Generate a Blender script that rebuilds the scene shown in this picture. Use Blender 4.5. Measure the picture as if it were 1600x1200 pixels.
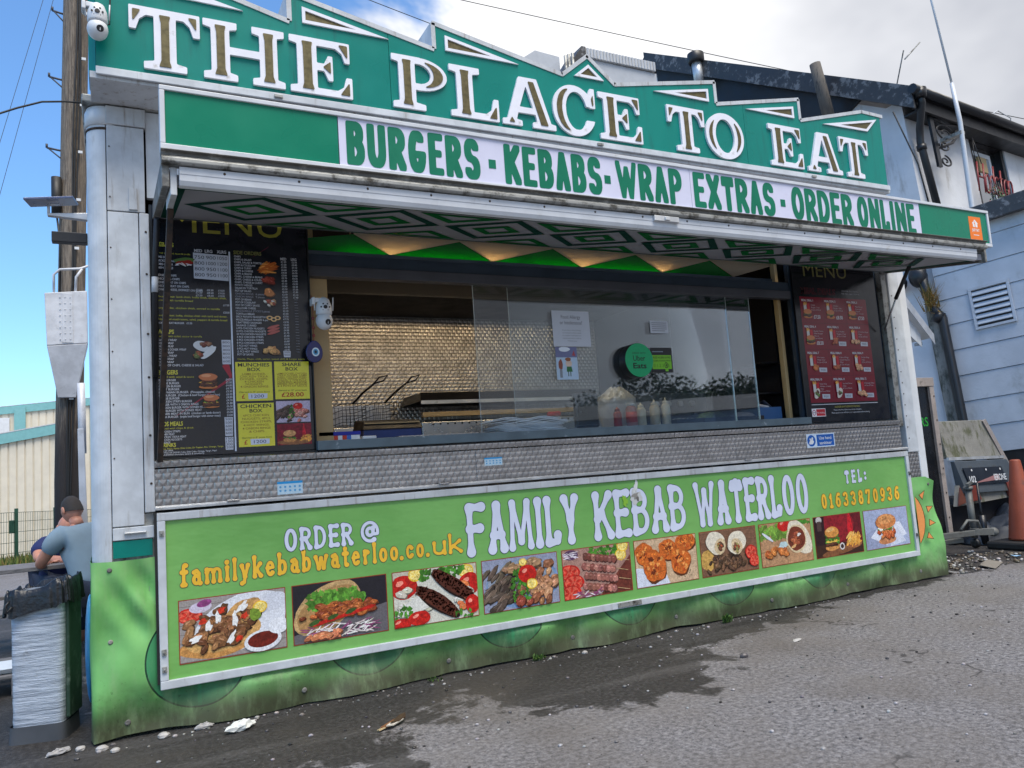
import bpy, bmesh, math, random
import numpy as np
from mathutils import Matrix, Vector, noise

for o in list(bpy.data.objects):
    bpy.data.objects.remove(o)
S = bpy.context.scene
COL = S.collection
rnd = random.Random(7)
PI = math.pi

# ------------------------------------------------------------------ camera
cd = bpy.data.cameras.new('camera')
cam = bpy.data.objects.new('camera', cd)
COL.objects.link(cam)
cd.sensor_width = 36.0
cd.lens = 1215.0 / 1600.0 * 36.0
cd.clip_start = 0.05
cd.clip_end = 2000
cam.matrix_world = Matrix(((0.889585, 0.015240, -0.456514, 0.11736),
                           (-0.451206, -0.126180, -0.883454, -4.84767),
                           (-0.071067, 0.991890, -0.105371, 1.30),
                           (0, 0, 0, 1)))
S.camera = cam

# ------------------------------------------------------------------ sky, sun, exposure
SUN_DIR = Vector((0.04, -0.46, 1.0)).normalized()      # towards the veiled sun: high, behind the viewer
W = bpy.data.worlds.new('World')
S.world = W
W.use_nodes = True
nt = W.node_tree
nt.nodes.clear()
def wn(t, **k):
    n_ = nt.nodes.new(t)
    for a, b in k.items():
        setattr(n_, a, b)
    return n_
out = wn('ShaderNodeOutputWorld')
bg = wn('ShaderNodeBackground')
bg.inputs['Strength'].default_value = 0.10
nt.links.new(bg.outputs[0], out.inputs[0])
sky = wn('ShaderNodeTexSky', sky_type='NISHITA', sun_disc=False)
sky.sun_elevation = math.asin(SUN_DIR.z)
sky.sun_rotation = math.atan2(SUN_DIR.x, SUN_DIR.y)
sky.dust_density = 0.6
sky.ozone_density = 1.5
tc = wn('ShaderNodeTexCoord')
# the cloud bank: fractal noise on the view direction, flattened towards the horizon
sep = wn('ShaderNodeSeparateXYZ')
nt.links.new(tc.outputs['Generated'], sep.inputs[0])
mp = wn('ShaderNodeMapping')
mp.inputs['Scale'].default_value = (1.0, 1.0, 1.7)
mp.inputs['Location'].default_value = (0.33, 0.12, 0.0)
nt.links.new(tc.outputs['Generated'], mp.inputs[0])
n1 = wn('ShaderNodeTexNoise')
n1.inputs['Scale'].default_value = 2.6
n1.inputs['Detail'].default_value = 6
n1.inputs['Roughness'].default_value = 0.58
n1.inputs['Distortion'].default_value = 0.25
nt.links.new(mp.outputs[0], n1.inputs['Vector'])
def wmath(op, a, b=None, c=None):
    m_ = wn('ShaderNodeMath', operation=op)
    for i, v in enumerate((a, b, c)):
        if v is None:
            continue
        if isinstance(v, (int, float)):
            m_.inputs[i].default_value = v
        else:
            nt.links.new(v, m_.inputs[i])
    return m_.outputs[0]
# cloud cover grows towards +X (the east half of the sky), clear towards -X
cover = wmath('MULTIPLY_ADD', sep.outputs['X'], 1.35, -0.42)
cover = wmath('MULTIPLY_ADD', wmath('MAXIMUM', wmath('MULTIPLY', sep.outputs['Y'], -1.0), 0.0), 0.75, cover)  # unseen cloud added behind the viewer to whiten and brighten the ambient light
cover = wmath('MINIMUM', cover, 0.35)
cl = wmath('ADD', n1.outputs['Fac'], cover)
ramp = wn('ShaderNodeMapRange', interpolation_type='SMOOTHSTEP')
ramp.inputs['From Min'].default_value = 0.44
ramp.inputs['From Max'].default_value = 0.58
nt.links.new(cl, ramp.inputs['Value'])
n2 = wn('ShaderNodeTexNoise')
n2.inputs['Scale'].default_value = 3.4
n2.inputs['Detail'].default_value = 4
n2.inputs['Roughness'].default_value = 0.55
nt.links.new(mp.outputs[0], n2.inputs['Vector'])
# one thin, bright part of the cloud bank
vdot = wn('ShaderNodeVectorMath', operation='DOT_PRODUCT')
vdot.inputs[1].default_value = Vector((0.44, 0.73, 0.52))
nt.links.new(tc.outputs['Generated'], vdot.inputs[0])
glow = wn('ShaderNodeMapRange', interpolation_type='SMOOTHSTEP')
glow.inputs['From Min'].default_value = 0.93
glow.inputs['From Max'].default_value = 1.0
glow.inputs['To Min'].default_value = 0.0
glow.inputs['To Max'].default_value = 1.0
nt.links.new(vdot.outputs['Value'], glow.inputs['Value'])
cr = wn('ShaderNodeValToRGB')
cr.color_ramp.elements[0].position = 0.34
cr.color_ramp.elements[0].color = (2.9, 3.05, 3.45, 1)
cr.color_ramp.elements[1].position = 0.66
cr.color_ramp.elements[1].color = (4.7, 4.8, 5.1, 1)
nt.links.new(n2.outputs['Fac'], cr.inputs[0])
cb = wn('ShaderNodeMix', data_type='RGBA', blend_type='ADD')
cb.inputs[7].default_value = (2.6, 2.5, 2.3, 1)
nt.links.new(glow.outputs[0], cb.inputs[0])
nt.links.new(cr.outputs[0], cb.inputs[6])
mx = wn('ShaderNodeMix', data_type='RGBA')
nt.links.new(ramp.outputs[0], mx.inputs[0])
tint = wn('ShaderNodeMix', data_type='RGBA', blend_type='MULTIPLY')
tint.inputs[0].default_value = 1.0
tint.inputs[7].default_value = (0.90, 1.25, 1.52, 1)
nt.links.new(sky.outputs[0], tint.inputs[6])
nt.links.new(tint.outputs[2], mx.inputs[6])
nt.links.new(cb.outputs[2], mx.inputs[7])
nt.links.new(mx.outputs[2], bg.inputs['Color'])

sl = bpy.data.lights.new('sun', 'SUN')
sl.energy = 2.5
sl.angle = math.radians(36)
sl.color = (1.0, 0.92, 0.80)
sun = bpy.data.objects.new('sun', sl)
COL.objects.link(sun)
sun.rotation_euler = SUN_DIR.to_track_quat('Z', 'Y').to_euler()

S.view_settings.view_transform = 'Standard'
S.view_settings.look = 'None'
S.view_settings.gamma = 1
S.view_settings.exposure = 0.80
S.render.engine = 'CYCLES'
S.cycles.max_bounces = 6
S.cycles.diffuse_bounces = 3
S.cycles.glossy_bounces = 3
S.cycles.transparent_max_bounces = 12

# ------------------------------------------------------------------ materials
def srgb(r, g, b):
    f_ = lambda c: (c / 255 / 12.92) if c / 255 <= 0.04045 else ((c / 255 + 0.055) / 1.055) ** 2.4
    return (f_(r), f_(g), f_(b))

class NT:
    """thin wrapper that makes node trees short to write"""
    def __init__(s, name):
        s.m = bpy.data.materials.new(name)
        s.m.use_nodes = True
        s.t = s.m.node_tree
        s.b = s.t.nodes['Principled BSDF']
        s.o = s.t.nodes['Material Output']
    def n(s, t, **k):
        q = s.t.nodes.new(t)
        for a, b in k.items():
            setattr(q, a, b)
        return q
    def l(s, a, b):
        s.t.links.new(a, b)
    def co(s, scale=None):
        q = s.n('ShaderNodeTexCoord').outputs['Object']
        if scale:
            m = s.n('ShaderNodeMapping')
            m.inputs['Scale'].default_value = scale
            s.l(q, m.inputs[0])
            q = m.outputs[0]
        return q
    def noise(s, scale, detail=5, rough=0.6, vec=None, dist=0.0):
        q = s.n('ShaderNodeTexNoise')
        q.inputs['Scale'].default_value = scale
        q.inputs['Detail'].default_value = detail
        q.inputs['Roughness'].default_value = rough
        q.inputs['Distortion'].default_value = dist
        s.l(vec if vec is not None else s.co(), q.inputs['Vector'])
        return q.outputs['Fac']
    def math(s, op, a, b=None, c=None, clamp=False):
        q = s.n('ShaderNodeMath', operation=op, use_clamp=clamp)
        for i, v in enumerate((a, b, c)):
            if v is None:
                continue
            if isinstance(v, (int, float)):
                q.inputs[i].default_value = v
            else:
                s.l(v, q.inputs[i])
        return q.outputs[0]
    def rng(s, v, a, b, c=0.0, d=1.0):
        q = s.n('ShaderNodeMapRange', interpolation_type='SMOOTHSTEP')
        for i, x in zip(('From Min', 'From Max', 'To Min', 'To Max'), (a, b, c, d)):
            q.inputs[i].default_value = x
        s.l(v, q.inputs['Value'])
        return q.outputs[0]
    def mix(s, f, a, b, mode='MIX'):
        q = s.n('ShaderNodeMix', data_type='RGBA', blend_type=mode)
        for i, v in ((0, f), (6, a), (7, b)):
            if isinstance(v, (int, float)):
                q.inputs[i].default_value = v
            elif isinstance(v, tuple):
                q.inputs[i].default_value = (*v[:3], 1)
            else:
                s.l(v, q.inputs[i])
        return q.outputs[2]
    def bump(s, h, strength=0.3, dist=0.01):
        q = s.n('ShaderNodeBump')
        q.inputs['Strength'].default_value = strength
        q.inputs['Distance'].default_value = dist
        s.l(h, q.inputs['Height'])
        s.l(q.outputs[0], s.b.inputs['Normal'])
    def set(s, col=None, rough=None, metal=None, **k):
        for nm, v in (('Base Color', col), ('Roughness', rough), ('Metallic', metal)):
            if v is None:
                continue
            if isinstance(v, (int, float)):
                s.b.inputs[nm].default_value = v
            elif isinstance(v, tuple):
                s.b.inputs[nm].default_value = (*v[:3], 1)
            else:
                s.l(v, s.b.inputs[nm])
        for nm, v in k.items():
            s.b.inputs[nm.replace('_', ' ')].default_value = v
        return s.m

def M(name, col, rough=0.6, metal=0.0, var=0.12, vs=6.0, bump=0.0, bs=60.0, dirt=None, stretch=None, **k):
    """painted / plain surface: base colour with soft mottling, optional grime (colour, scale, low, high)"""
    t = NT(name)
    v = t.noise(vs, 3, 0.62, t.co(stretch))
    c = t.mix(t.rng(v, 0.3, 0.7), tuple(x * (1 - var) for x in col), tuple(min(1, x * (1 + var)) for x in col))
    if dirt:
        dc, ds, lo, hi = dirt[:4]
        d = t.noise(ds, 5, 0.68, t.co(dirt[4] if len(dirt) > 4 else None))
        c = t.mix(t.rng(d, lo, hi), c, dc)
    if bump:
        t.bump(t.noise(bs, 2), bump, 0.01)
    rr = t.rng(v, 0.25, 0.75, max(0.02, rough - 0.08), min(1, rough + 0.1))
    return t.set(c, rr, metal, **k)

MT = {}
GRIME = (0.05, 0.045, 0.035)
MT['white'] = M('white_paint', (0.55, 0.58, 0.61), 0.45, dirt=((0.26, 0.24, 0.21), 5, 0.56, 0.84, (3, 3, 0.5)), bump=0.05)
MT['white_clean'] = M('white_plastic', (0.66, 0.68, 0.70), 0.4, var=0.05)
MT['white_stain'] = M('white_panel_rust_streaked', (0.50, 0.52, 0.54), 0.5, dirt=((0.20, 0.15, 0.11), 7, 0.53, 0.80, (4, 4, 0.35)), bump=0.08)
MT['alu'] = M('worn_aluminium', (0.60, 0.61, 0.62), 0.42, 0.55, dirt=((0.16, 0.14, 0.11), 14, 0.58, 0.8), bump=0.05)
MT['alu_dirty'] = M('weathered_aluminium', (0.36, 0.36, 0.34), 0.5, 0.4, dirt=((0.06, 0.055, 0.045), 12, 0.44, 0.68), bump=0.1)
MT['rail_white'] = M('white_rail', (0.58, 0.60, 0.63), 0.33, dirt=((0.40, 0.37, 0.32), 9, 0.60, 0.82), var=0.06)
MT['gutter'] = M('dark_gutter', (0.13, 0.125, 0.115), 0.6, dirt=((0.30, 0.29, 0.26), 11, 0.5, 0.7), bump=0.2)
MT['teal'] = M('teal_sign_paint', srgb(0, 124, 112), 0.30, var=0.07, vs=1.5, dirt=((0.012, 0.10, 0.095), 2.5, 0.52, 0.85, (5, 5, 0.4)), Specular_IOR_Level=0.28)
MT['green'] = M('green_sign_vinyl', srgb(0, 120, 92), 0.28, var=0.06, vs=2, Specular_IOR_Level=0.28)
MT['letter_green'] = M('green_letter_vinyl', srgb(0, 112, 84), 0.4, var=0.07, vs=5, Specular_IOR_Level=0.3)
MT['sign_white'] = M('pale_sign_vinyl', srgb(206, 206, 226), 0.35, var=0.03)
MT['letter_white'] = M('white_letter', srgb(228, 228, 236), 0.4, var=0.04, dirt=((0.42, 0.40, 0.36), 12, 0.58, 0.80))
MT['gold'] = M('tarnished_gold_leaf', srgb(96, 87, 56), 0.42, 0.35, var=0.22, vs=30)
MT['black'] = M('black_paint', (0.012, 0.012, 0.014), 0.45, var=0.3, bump=0.1)
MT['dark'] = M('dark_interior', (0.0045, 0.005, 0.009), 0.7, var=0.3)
MT['navy'] = M('navy_frame', (0.022, 0.036, 0.055), 0.4, var=0.15)
MT['sill'] = M('slate_blue_sill', (0.085, 0.125, 0.15), 0.38, dirt=((0.42, 0.47, 0.5), 10, 0.62, 0.74), var=0.15)
MT['cream'] = M('cream_panel', srgb(176, 150, 106), 0.5, var=0.05)
MT['steel'] = M('brushed_steel', (0.42, 0.42, 0.43), 0.3, 0.9, var=0.1)
MT['rust'] = M('rusty_steel', (0.055, 0.033, 0.022), 0.8, dirt=((0.02, 0.016, 0.014), 20, 0.45, 0.6), bump=0.3)
MT['rubber'] = M('black_rubber', (0.012, 0.012, 0.012), 0.55)
MT['hole'] = M('screw_hole', (0.006, 0.006, 0.006), 0.9)

def emboss(name, col, px, pz, rough=0.28, bs=0.6):
    t = NT(name)
    sp = t.n('ShaderNodeSeparateXYZ')
    t.l(t.co(), sp.inputs[0])
    zz = t.math('DIVIDE', sp.outputs['Z'], pz)
    row = t.math('FLOOR', zz)
    v = t.math('SUBTRACT', zz, row)
    odd = t.math('MULTIPLY', t.math('MODULO', t.math('ABSOLUTE', row), 2.0), 0.5)
    xx = t.math('ADD', t.math('DIVIDE', sp.outputs['X'], px), odd)
    u = t.math('SUBTRACT', xx, t.math('FLOOR', xx))
    tri = t.math('SUBTRACT', 1.0, t.math('ABSOLUTE', t.math('MULTIPLY_ADD', u, 2.0, -1.0)))
    h = t.math('MULTIPLY', t.math('SMOOTH_MIN', tri, t.math('SUBTRACT', 1.05, v), 0.25), t.math('MULTIPLY_ADD', v, 0.8, 0.2))
    t.bump(h, bs, px * (0.26 if bs > 0.9 else 0.16))
    g = t.noise(9, 6)
    c = t.mix(t.rng(g, 0.35, 0.7), col, tuple(x * 0.72 for x in col))
    c = t.mix(t.rng(t.noise(1.7, 5, 0.65), 0.45, 0.75, 0.0, 0.6), c, tuple(x * 0.5 for x in col))
    c = t.mix(t.math('MULTIPLY', t.rng(v, 0.80, 0.98), 0.55), c, (0.06, 0.055, 0.05))
    return t.set(c, t.rng(g, 0.3, 0.7, rough, rough + 0.14), 0.92)
MT['emboss'] = emboss('embossed_steel', (0.47, 0.465, 0.465), 0.045, 0.036, 0.24, 0.95)
MT['emboss_back'] = emboss('embossed_steel_backwall', (0.55, 0.52, 0.48), 0.046, 0.033, 0.28, 0.95)

def attr_mat(name, rough=0.4, speck=0.12, scale=220, spec=0.4, food=False):
    t = NT(name)
    a = t.n('ShaderNodeAttribute', attribute_name='Col')
    v = t.noise(scale, 4)
    f = t.rng(v, 0.25, 0.75, 1 - speck, 1 + speck)
    if food:                      # printed half-tone detail: stronger on coloured food than on plates
        hs = t.n('ShaderNodeSeparateColor', mode='HSV')
        t.l(a.outputs['Color'], hs.inputs[0])
        v2 = t.noise(34, 5, 0.75, dist=0.6)
        q2 = t.math('MULTIPLY', t.rng(v2, 0.30, 0.70, -0.45, 0.45), t.math('MULTIPLY_ADD', hs.outputs[1], 0.9, 0.10))
        f = t.math('MULTIPLY', f, t.math('ADD', 1.0, q2))
    q = t.n('ShaderNodeVectorMath', operation='SCALE')
    t.l(a.outputs['Color'], q.inputs[0])
    t.l(f, q.inputs['Scale'])
    t.l(q.outputs[0], t.b.inputs['Base Color'])
    t.b.inputs['Roughness'].default_value = rough
    t.b.inputs['Specular IOR Level'].default_value = spec
    return t.m
MT['print'] = attr_mat('printed_vinyl', 0.36, 0.05, 60)
MT['photo'] = attr_mat('printed_food_photo', 0.34, 0.22, 110, 0.4, True)
MT['menu'] = attr_mat('printed_menu_board', 0.22, 0.04, 30, 0.5)
MT['matt_print'] = attr_mat('matt_awning_print', 0.75, 0.04, 20, 0.12)
MT['paint'] = attr_mat('coloured_plastic', 0.4, 0.06, 20)

def glass_mat(name, tint=(0.93, 0.96, 0.97), haze=0.035, refl=1.0):
    t = NT(name)
    tr = t.n('ShaderNodeBsdfTransparent')
    tr.inputs[0].default_value = (*tint, 1)
    gl = t.n('ShaderNodeBsdfGlossy')
    gl.inputs['Roughness'].default_value = 0.015
    gl.inputs['Color'].default_value = (0.95, 0.97, 1, 1)
    df = t.n('ShaderNodeBsdfDiffuse')
    df.inputs[0].default_value = (0.6, 0.63, 0.68, 1)
    fr = t.n('ShaderNodeFresnel')
    fr.inputs['IOR'].default_value = 1.5
    m1 = t.n('ShaderNodeMixShader')
    hz = t.rng(t.noise(3.5, 5), 0.3, 0.75, haze * 0.4, haze * 1.6)
    t.l(hz, m1.inputs[0]); t.l(tr.outputs[0], m1.inputs[1]); t.l(df.outputs[0], m1.inputs[2])
    m2 = t.n('ShaderNodeMixShader')
    t.l(t.math('MULTIPLY', fr.outputs[0], refl, clamp=True), m2.inputs[0])
    t.l(m1.outputs[0], m2.inputs[1]); t.l(gl.outputs[0], m2.inputs[2])
    t.l(m2.outputs[0], t.o.inputs[0])
    return t.m
MT['glass'] = glass_mat('screen_glass', haze=0.012, refl=0.8)

def emit(name, col, e):
    t = NT(name)
    t.set((0.8, 0.8, 0.8), 0.5)
    t.b.inputs['Emission Color'].default_value = (*col, 1)
    t.b.inputs['Emission Strength'].default_value = e
    return t.m

# ------------------------------------------------------------------ mesh builder
WM = {}          # world matrix of each parent we made
class MB:
    def __init__(s):
        s.v = []; s.f = []; s.mi = []; s.c = []; s.cm = 0; s.cc = None; s.sm = []
        s.smooth = False
        s.X = None
    def face(s, idx):
        s.f.append(tuple(idx)); s.mi.append(s.cm); s.c.append(s.cc); s.sm.append(s.smooth)
    def add(s, pts):
        b = len(s.v)
        if s.X is not None:
            pts = [s.X @ Vector(p) for p in pts]
        s.v.extend(tuple(p) for p in pts)
        return b
    def poly(s, pts):
        b = s.add(pts)
        s.face(range(b, b + len(pts)))
    def box(s, x0, x1, y0, y1, z0, z1):
        b = s.add([(x0, y0, z0), (x1, y0, z0), (x1, y1, z0), (x0, y1, z0), (x0, y0, z1), (x1, y0, z1), (x1, y1, z1), (x0, y1, z1)])
        for q in ((0, 3, 2, 1), (4, 5, 6, 7), (0, 1, 5, 4), (1, 2, 6, 5), (2, 3, 7, 6), (3, 0, 4, 7)):
            s.face([b + i for i in q])
        return s
    def hexa(s, p8):
        b = s.add(p8)
        for q in ((0, 3, 2, 1), (4, 5, 6, 7), (0, 1, 5, 4), (1, 2, 6, 5), (2, 3, 7, 6), (3, 0, 4, 7)):
            s.face([b + i for i in q])
        return s
    def prism(s, pts, d, caps=True):
        """pts: closed 3D outline, d: extrusion vector"""
        n_ = len(pts)
        d = Vector(d)
        a = s.add(pts)
        b = s.add([Vector(p) + d for p in pts])
        if caps:
            s.face([a + i for i in range(n_)])
            s.face([b + i for i in reversed(range(n_))])
        for i in range(n_):
            j = (i + 1) % n_
            s.face((a + j, a + i, b + i, b + j))
        return s
    def bar(s, p0, p1, w, h, up=(0, 0, 1)):
        p0 = Vector(p0); p1 = Vector(p1)
        d = (p1 - p0).normalized()
        r = d.cross(Vector(up))
        if r.length < 1e-4:
            r = d.cross(Vector((1, 0, 0)))
        r.normalize()
        u = r.cross(d)
        o = [r * (w / 2) + u * (h / 2), r * (-w / 2) + u * (h / 2), r * (-w / 2) - u * (h / 2), r * (w / 2) - u * (h / 2)]
        return s.prism([p0 + q for q in o], p1 - p0)
    def tube(s, path, r, n_=8, caps=True):
        path = [Vector(p) for p in path]
        rs = r if isinstance(r, (list, tuple)) else [r] * len(path)
        rings = []
        prev = None
        sm = s.smooth
        for i, p in enumerate(path):
            if i == 0: t = path[1] - p
            elif i == len(path) - 1: t = p - path[i - 1]
            else: t = path[i + 1] - path[i - 1]
            t.normalize()
            if prev is None:
                a = Vector((0, 0, 1)) if abs(t.z) < 0.9 else Vector((1, 0, 0))
                u = t.cross(a).normalized()
            else:
                u = (prev - t * prev.dot(t)).normalized()
            prev = u
            w = t.cross(u)
            rings.append(s.add([p + (u * math.cos(2 * PI * k / n_) + w * math.sin(2 * PI * k / n_)) * rs[i] for k in range(n_)]))
        s.smooth = True
        for a, b in zip(rings, rings[1:]):
            for k in range(n_):
                s.face((a + k, a + (k + 1) % n_, b + (k + 1) % n_, b + k))
        s.smooth = False
        if caps:
            s.face([rings[0] + k for k in reversed(range(n_))])
            s.face([rings[-1] + k for k in range(n_)])
        s.smooth = sm
        return s
    def lathe(s, c, prof, n_=20, axis=(0, 0, 1), smooth=True):
        """prof: (radius, height) along the axis from c"""
        ax = Vector(axis).normalized()
        a = Vector((1, 0, 0)) if abs(ax.x) < 0.9 else Vector((0, 1, 0))
        u = ax.cross(a).normalized()
        w = ax.cross(u)
        c = Vector(c)
        rings = []
        for r, h in prof:
            rings.append(s.add([c + ax * h + (u * math.cos(2 * PI * k / n_) + w * math.sin(2 * PI * k / n_)) * max(r, 1e-4) for k in range(n_)]))
        s.smooth = smooth
        for a_, b_ in zip(rings, rings[1:]):
            for k in range(n_):
                s.face((a_ + k, a_ + (k + 1) % n_, b_ + (k + 1) % n_, b_ + k))
        s.smooth = False
        s.face([rings[0] + k for k in reversed(range(n_))])
        s.face([rings[-1] + k for k in range(n_)])
        return s
    def ball(s, c, rx, ry, rz, n_=14, m_=9):
        prof = [(math.sin(PI * i / m_), -math.cos(PI * i / m_)) for i in range(m_ + 1)]
        old = s.X
        T = Matrix.Translation(Vector(c)) @ Matrix.Diagonal((rx, ry, rz, 1))
        s.X = T if old is None else old @ T
        s.lathe((0, 0, 0), prof, n_)
        s.X = old
        return s
    def mesh(s, name, mats):
        me = bpy.data.meshes.new(name)
        me.from_pydata(s.v, [], s.f)
        for m in (mats if isinstance(mats, (list, tuple)) else [mats]):
            me.materials.append(MT[m] if isinstance(m, str) else m)
        if any(s.mi):
            me.polygons.foreach_set('material_index', s.mi)
        me.polygons.foreach_set('use_smooth', s.sm)
        if any(c is not None for c in s.c):
            at = me.color_attributes.new('Col', 'FLOAT_COLOR', 'CORNER')
            buf = np.empty((len(me.loops), 4), np.float32)
            k = 0
            for p, c in zip(s.f, s.c):
                buf[k:k + len(p)] = (*(c or (0.5, 0.5, 0.5)), 1)
                k += len(p)
            at.data.foreach_set('color', buf.ravel())
        me.update()
        return me

def link(name, me, parent=None, bevel=0.0):
    o = bpy.data.objects.new(name, me)
    COL.objects.link(o)
    if parent is not None:
        o.parent = parent
        o.matrix_parent_inverse = WM.get(parent.name, Matrix.Identity(4)).inverted()
    if bevel:
        b = o.modifiers.new('bevel', 'BEVEL')
        b.width = bevel; b.segments = 2; b.limit_method = 'ANGLE'; b.angle_limit = math.radians(36)
    return o
def ob(name, mb, mats, parent=None, bevel=0.0, fix=True):
    me = mb.mesh(name, mats)
    if fix:
        b = bmesh.new(); b.from_mesh(me)
        bmesh.ops.recalc_face_normals(b, faces=b.faces)
        b.to_mesh(me); b.free()
    return link(name, me, parent, bevel)
def tag(o, label=None, cat=None, group=None, kind=None):
    if label: o['label'] = label
    if cat: o['category'] = cat
    if group: o['group'] = group
    if kind: o['kind'] = kind
    return o
def thing(name, loc, label, cat, group=None):
    e = bpy.data.objects.new(name, None)
    e.empty_display_size = 0.2
    COL.objects.link(e)
    e.location = loc
    WM[e.name] = Matrix.Translation(Vector(loc))
    return tag(e, label, cat, group)
def struct(name, mb, mats):
    return tag(ob(name, mb, mats), kind='structure')

# ------------------------------------------------------------------ lettering
TXT = {}
def text2d(s_, size=1.0, bold=0.0):
    """built-in font -> list of (polygon points) triangles/ngons in 2D, and the width"""
    key = (s_, bold)
    if key not in TXT:
        cu = bpy.data.curves.new('t', 'FONT')
        cu.body = s_; cu.size = 1.0; cu.offset = bold; cu.resolution_u = 3
        o = bpy.data.objects.new('t', cu)
        me = o.to_mesh()
        vs = [(v.co.x, v.co.y) for v in me.vertices]
        fs = [[vs[i] for i in p.vertices] for p in me.polygons]
        o.to_mesh_clear()
        bpy.data.objects.remove(o); bpy.data.curves.remove(cu)
        xs = [v[0] for v in vs] or [0]; ys = [v[1] for v in vs] or [0]
        TXT[key] = (fs, min(xs), max(xs), min(ys), max(ys))
    return TXT[key]

def contours(F, iso=0.5):
    F = np.pad(F, 1)
    B = F > iso
    code = B[:-1, :-1] * 1 + B[:-1, 1:] * 2 + B[1:, 1:] * 4 + B[1:, :-1] * 8
    T = {1: [(3, 0)], 2: [(0, 1)], 3: [(3, 1)], 4: [(1, 2)], 5: [(3, 2), (1, 0)], 6: [(0, 2)], 7: [(3, 2)],
         8: [(2, 3)], 9: [(2, 0)], 10: [(0, 3), (2, 1)], 11: [(2, 1)], 12: [(1, 3)], 13: [(1, 0)], 14: [(0, 3)]}
    nb = {}
    for i, j in zip(*np.nonzero((code > 0) & (code < 15))):
        e = ((i, j, 0), (i, j + 1, 1), (i + 1, j, 0), (i, j, 1))
        for a, b in T[int(code[i, j])]:
            nb.setdefault(e[a], []).append(e[b]); nb.setdefault(e[b], []).append(e[a])
    def pos(e):
        i, j, k = e
        a = F[i, j]
        b = F[i, j + 1] if k == 0 else F[i + 1, j]
        t = (iso - a) / (b - a)
        return (j + t - 1, i - 1) if k == 0 else (j - 1, i + t - 1)
    loops = []; seen = set()
    for st in nb:
        if st in seen: continue
        lp = [st]; seen.add(st); cur = st
        while True:
            nx = [q for q in nb[cur] if q not in seen]
            if not nx: break
            cur = nx[0]; seen.add(cur); lp.append(cur)
        P = [pos(e) for e in lp]
        # drop nearly collinear points
        ch = True
        while ch and len(P) > 8:
            ch = False
            Q = []; k = 0
            while k < len(P):
                a, b, c = P[k - 1], P[k], P[(k + 1) % len(P)]
                ar = abs((b[0] - a[0]) * (c[1] - a[1]) - (b[1] - a[1]) * (c[0] - a[0]))
                ln = math.hypot(c[0] - a[0], c[1] - a[1]) + 1e-6
                if ar / ln < 0.10 and ln < 14 and k + 1 < len(P):
                    Q.append(c); k += 2; ch = True
                else:
                    Q.append(b); k += 1
            P = Q
        if len(P) > 3: loops.append(P)
    return loops
def fill_loops(loops, extr=0.0):
    cu = bpy.data.curves.new('g', 'CURVE')
    cu.dimensions = '2D'; cu.fill_mode = 'BOTH'; cu.extrude = extr
    for P in loops:
        sp = cu.splines.new('POLY')
        sp.points.add(len(P) - 1)
        for q, p in zip(sp.points, P):
            q.co = (p[0], p[1], 0, 1)
        sp.use_cyclic_u = True
    o = bpy.data.objects.new('g', cu)
    me = o.to_mesh()
    r = ([tuple(v.co) for v in me.vertices], [tuple(p.vertices) for p in me.polygons])
    o.to_mesh_clear()
    bpy.data.objects.remove(o); bpy.data.curves.remove(cu)
    return r
def arc(cx, cy, rx, ry, a0, a1, n_=14):
    return [(cx + rx * math.cos(math.radians(a0 + (a1 - a0) * i / n_)), cy + ry * math.sin(math.radians(a0 + (a1 - a0) * i / n_))) for i in range(n_ + 1)]
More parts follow.
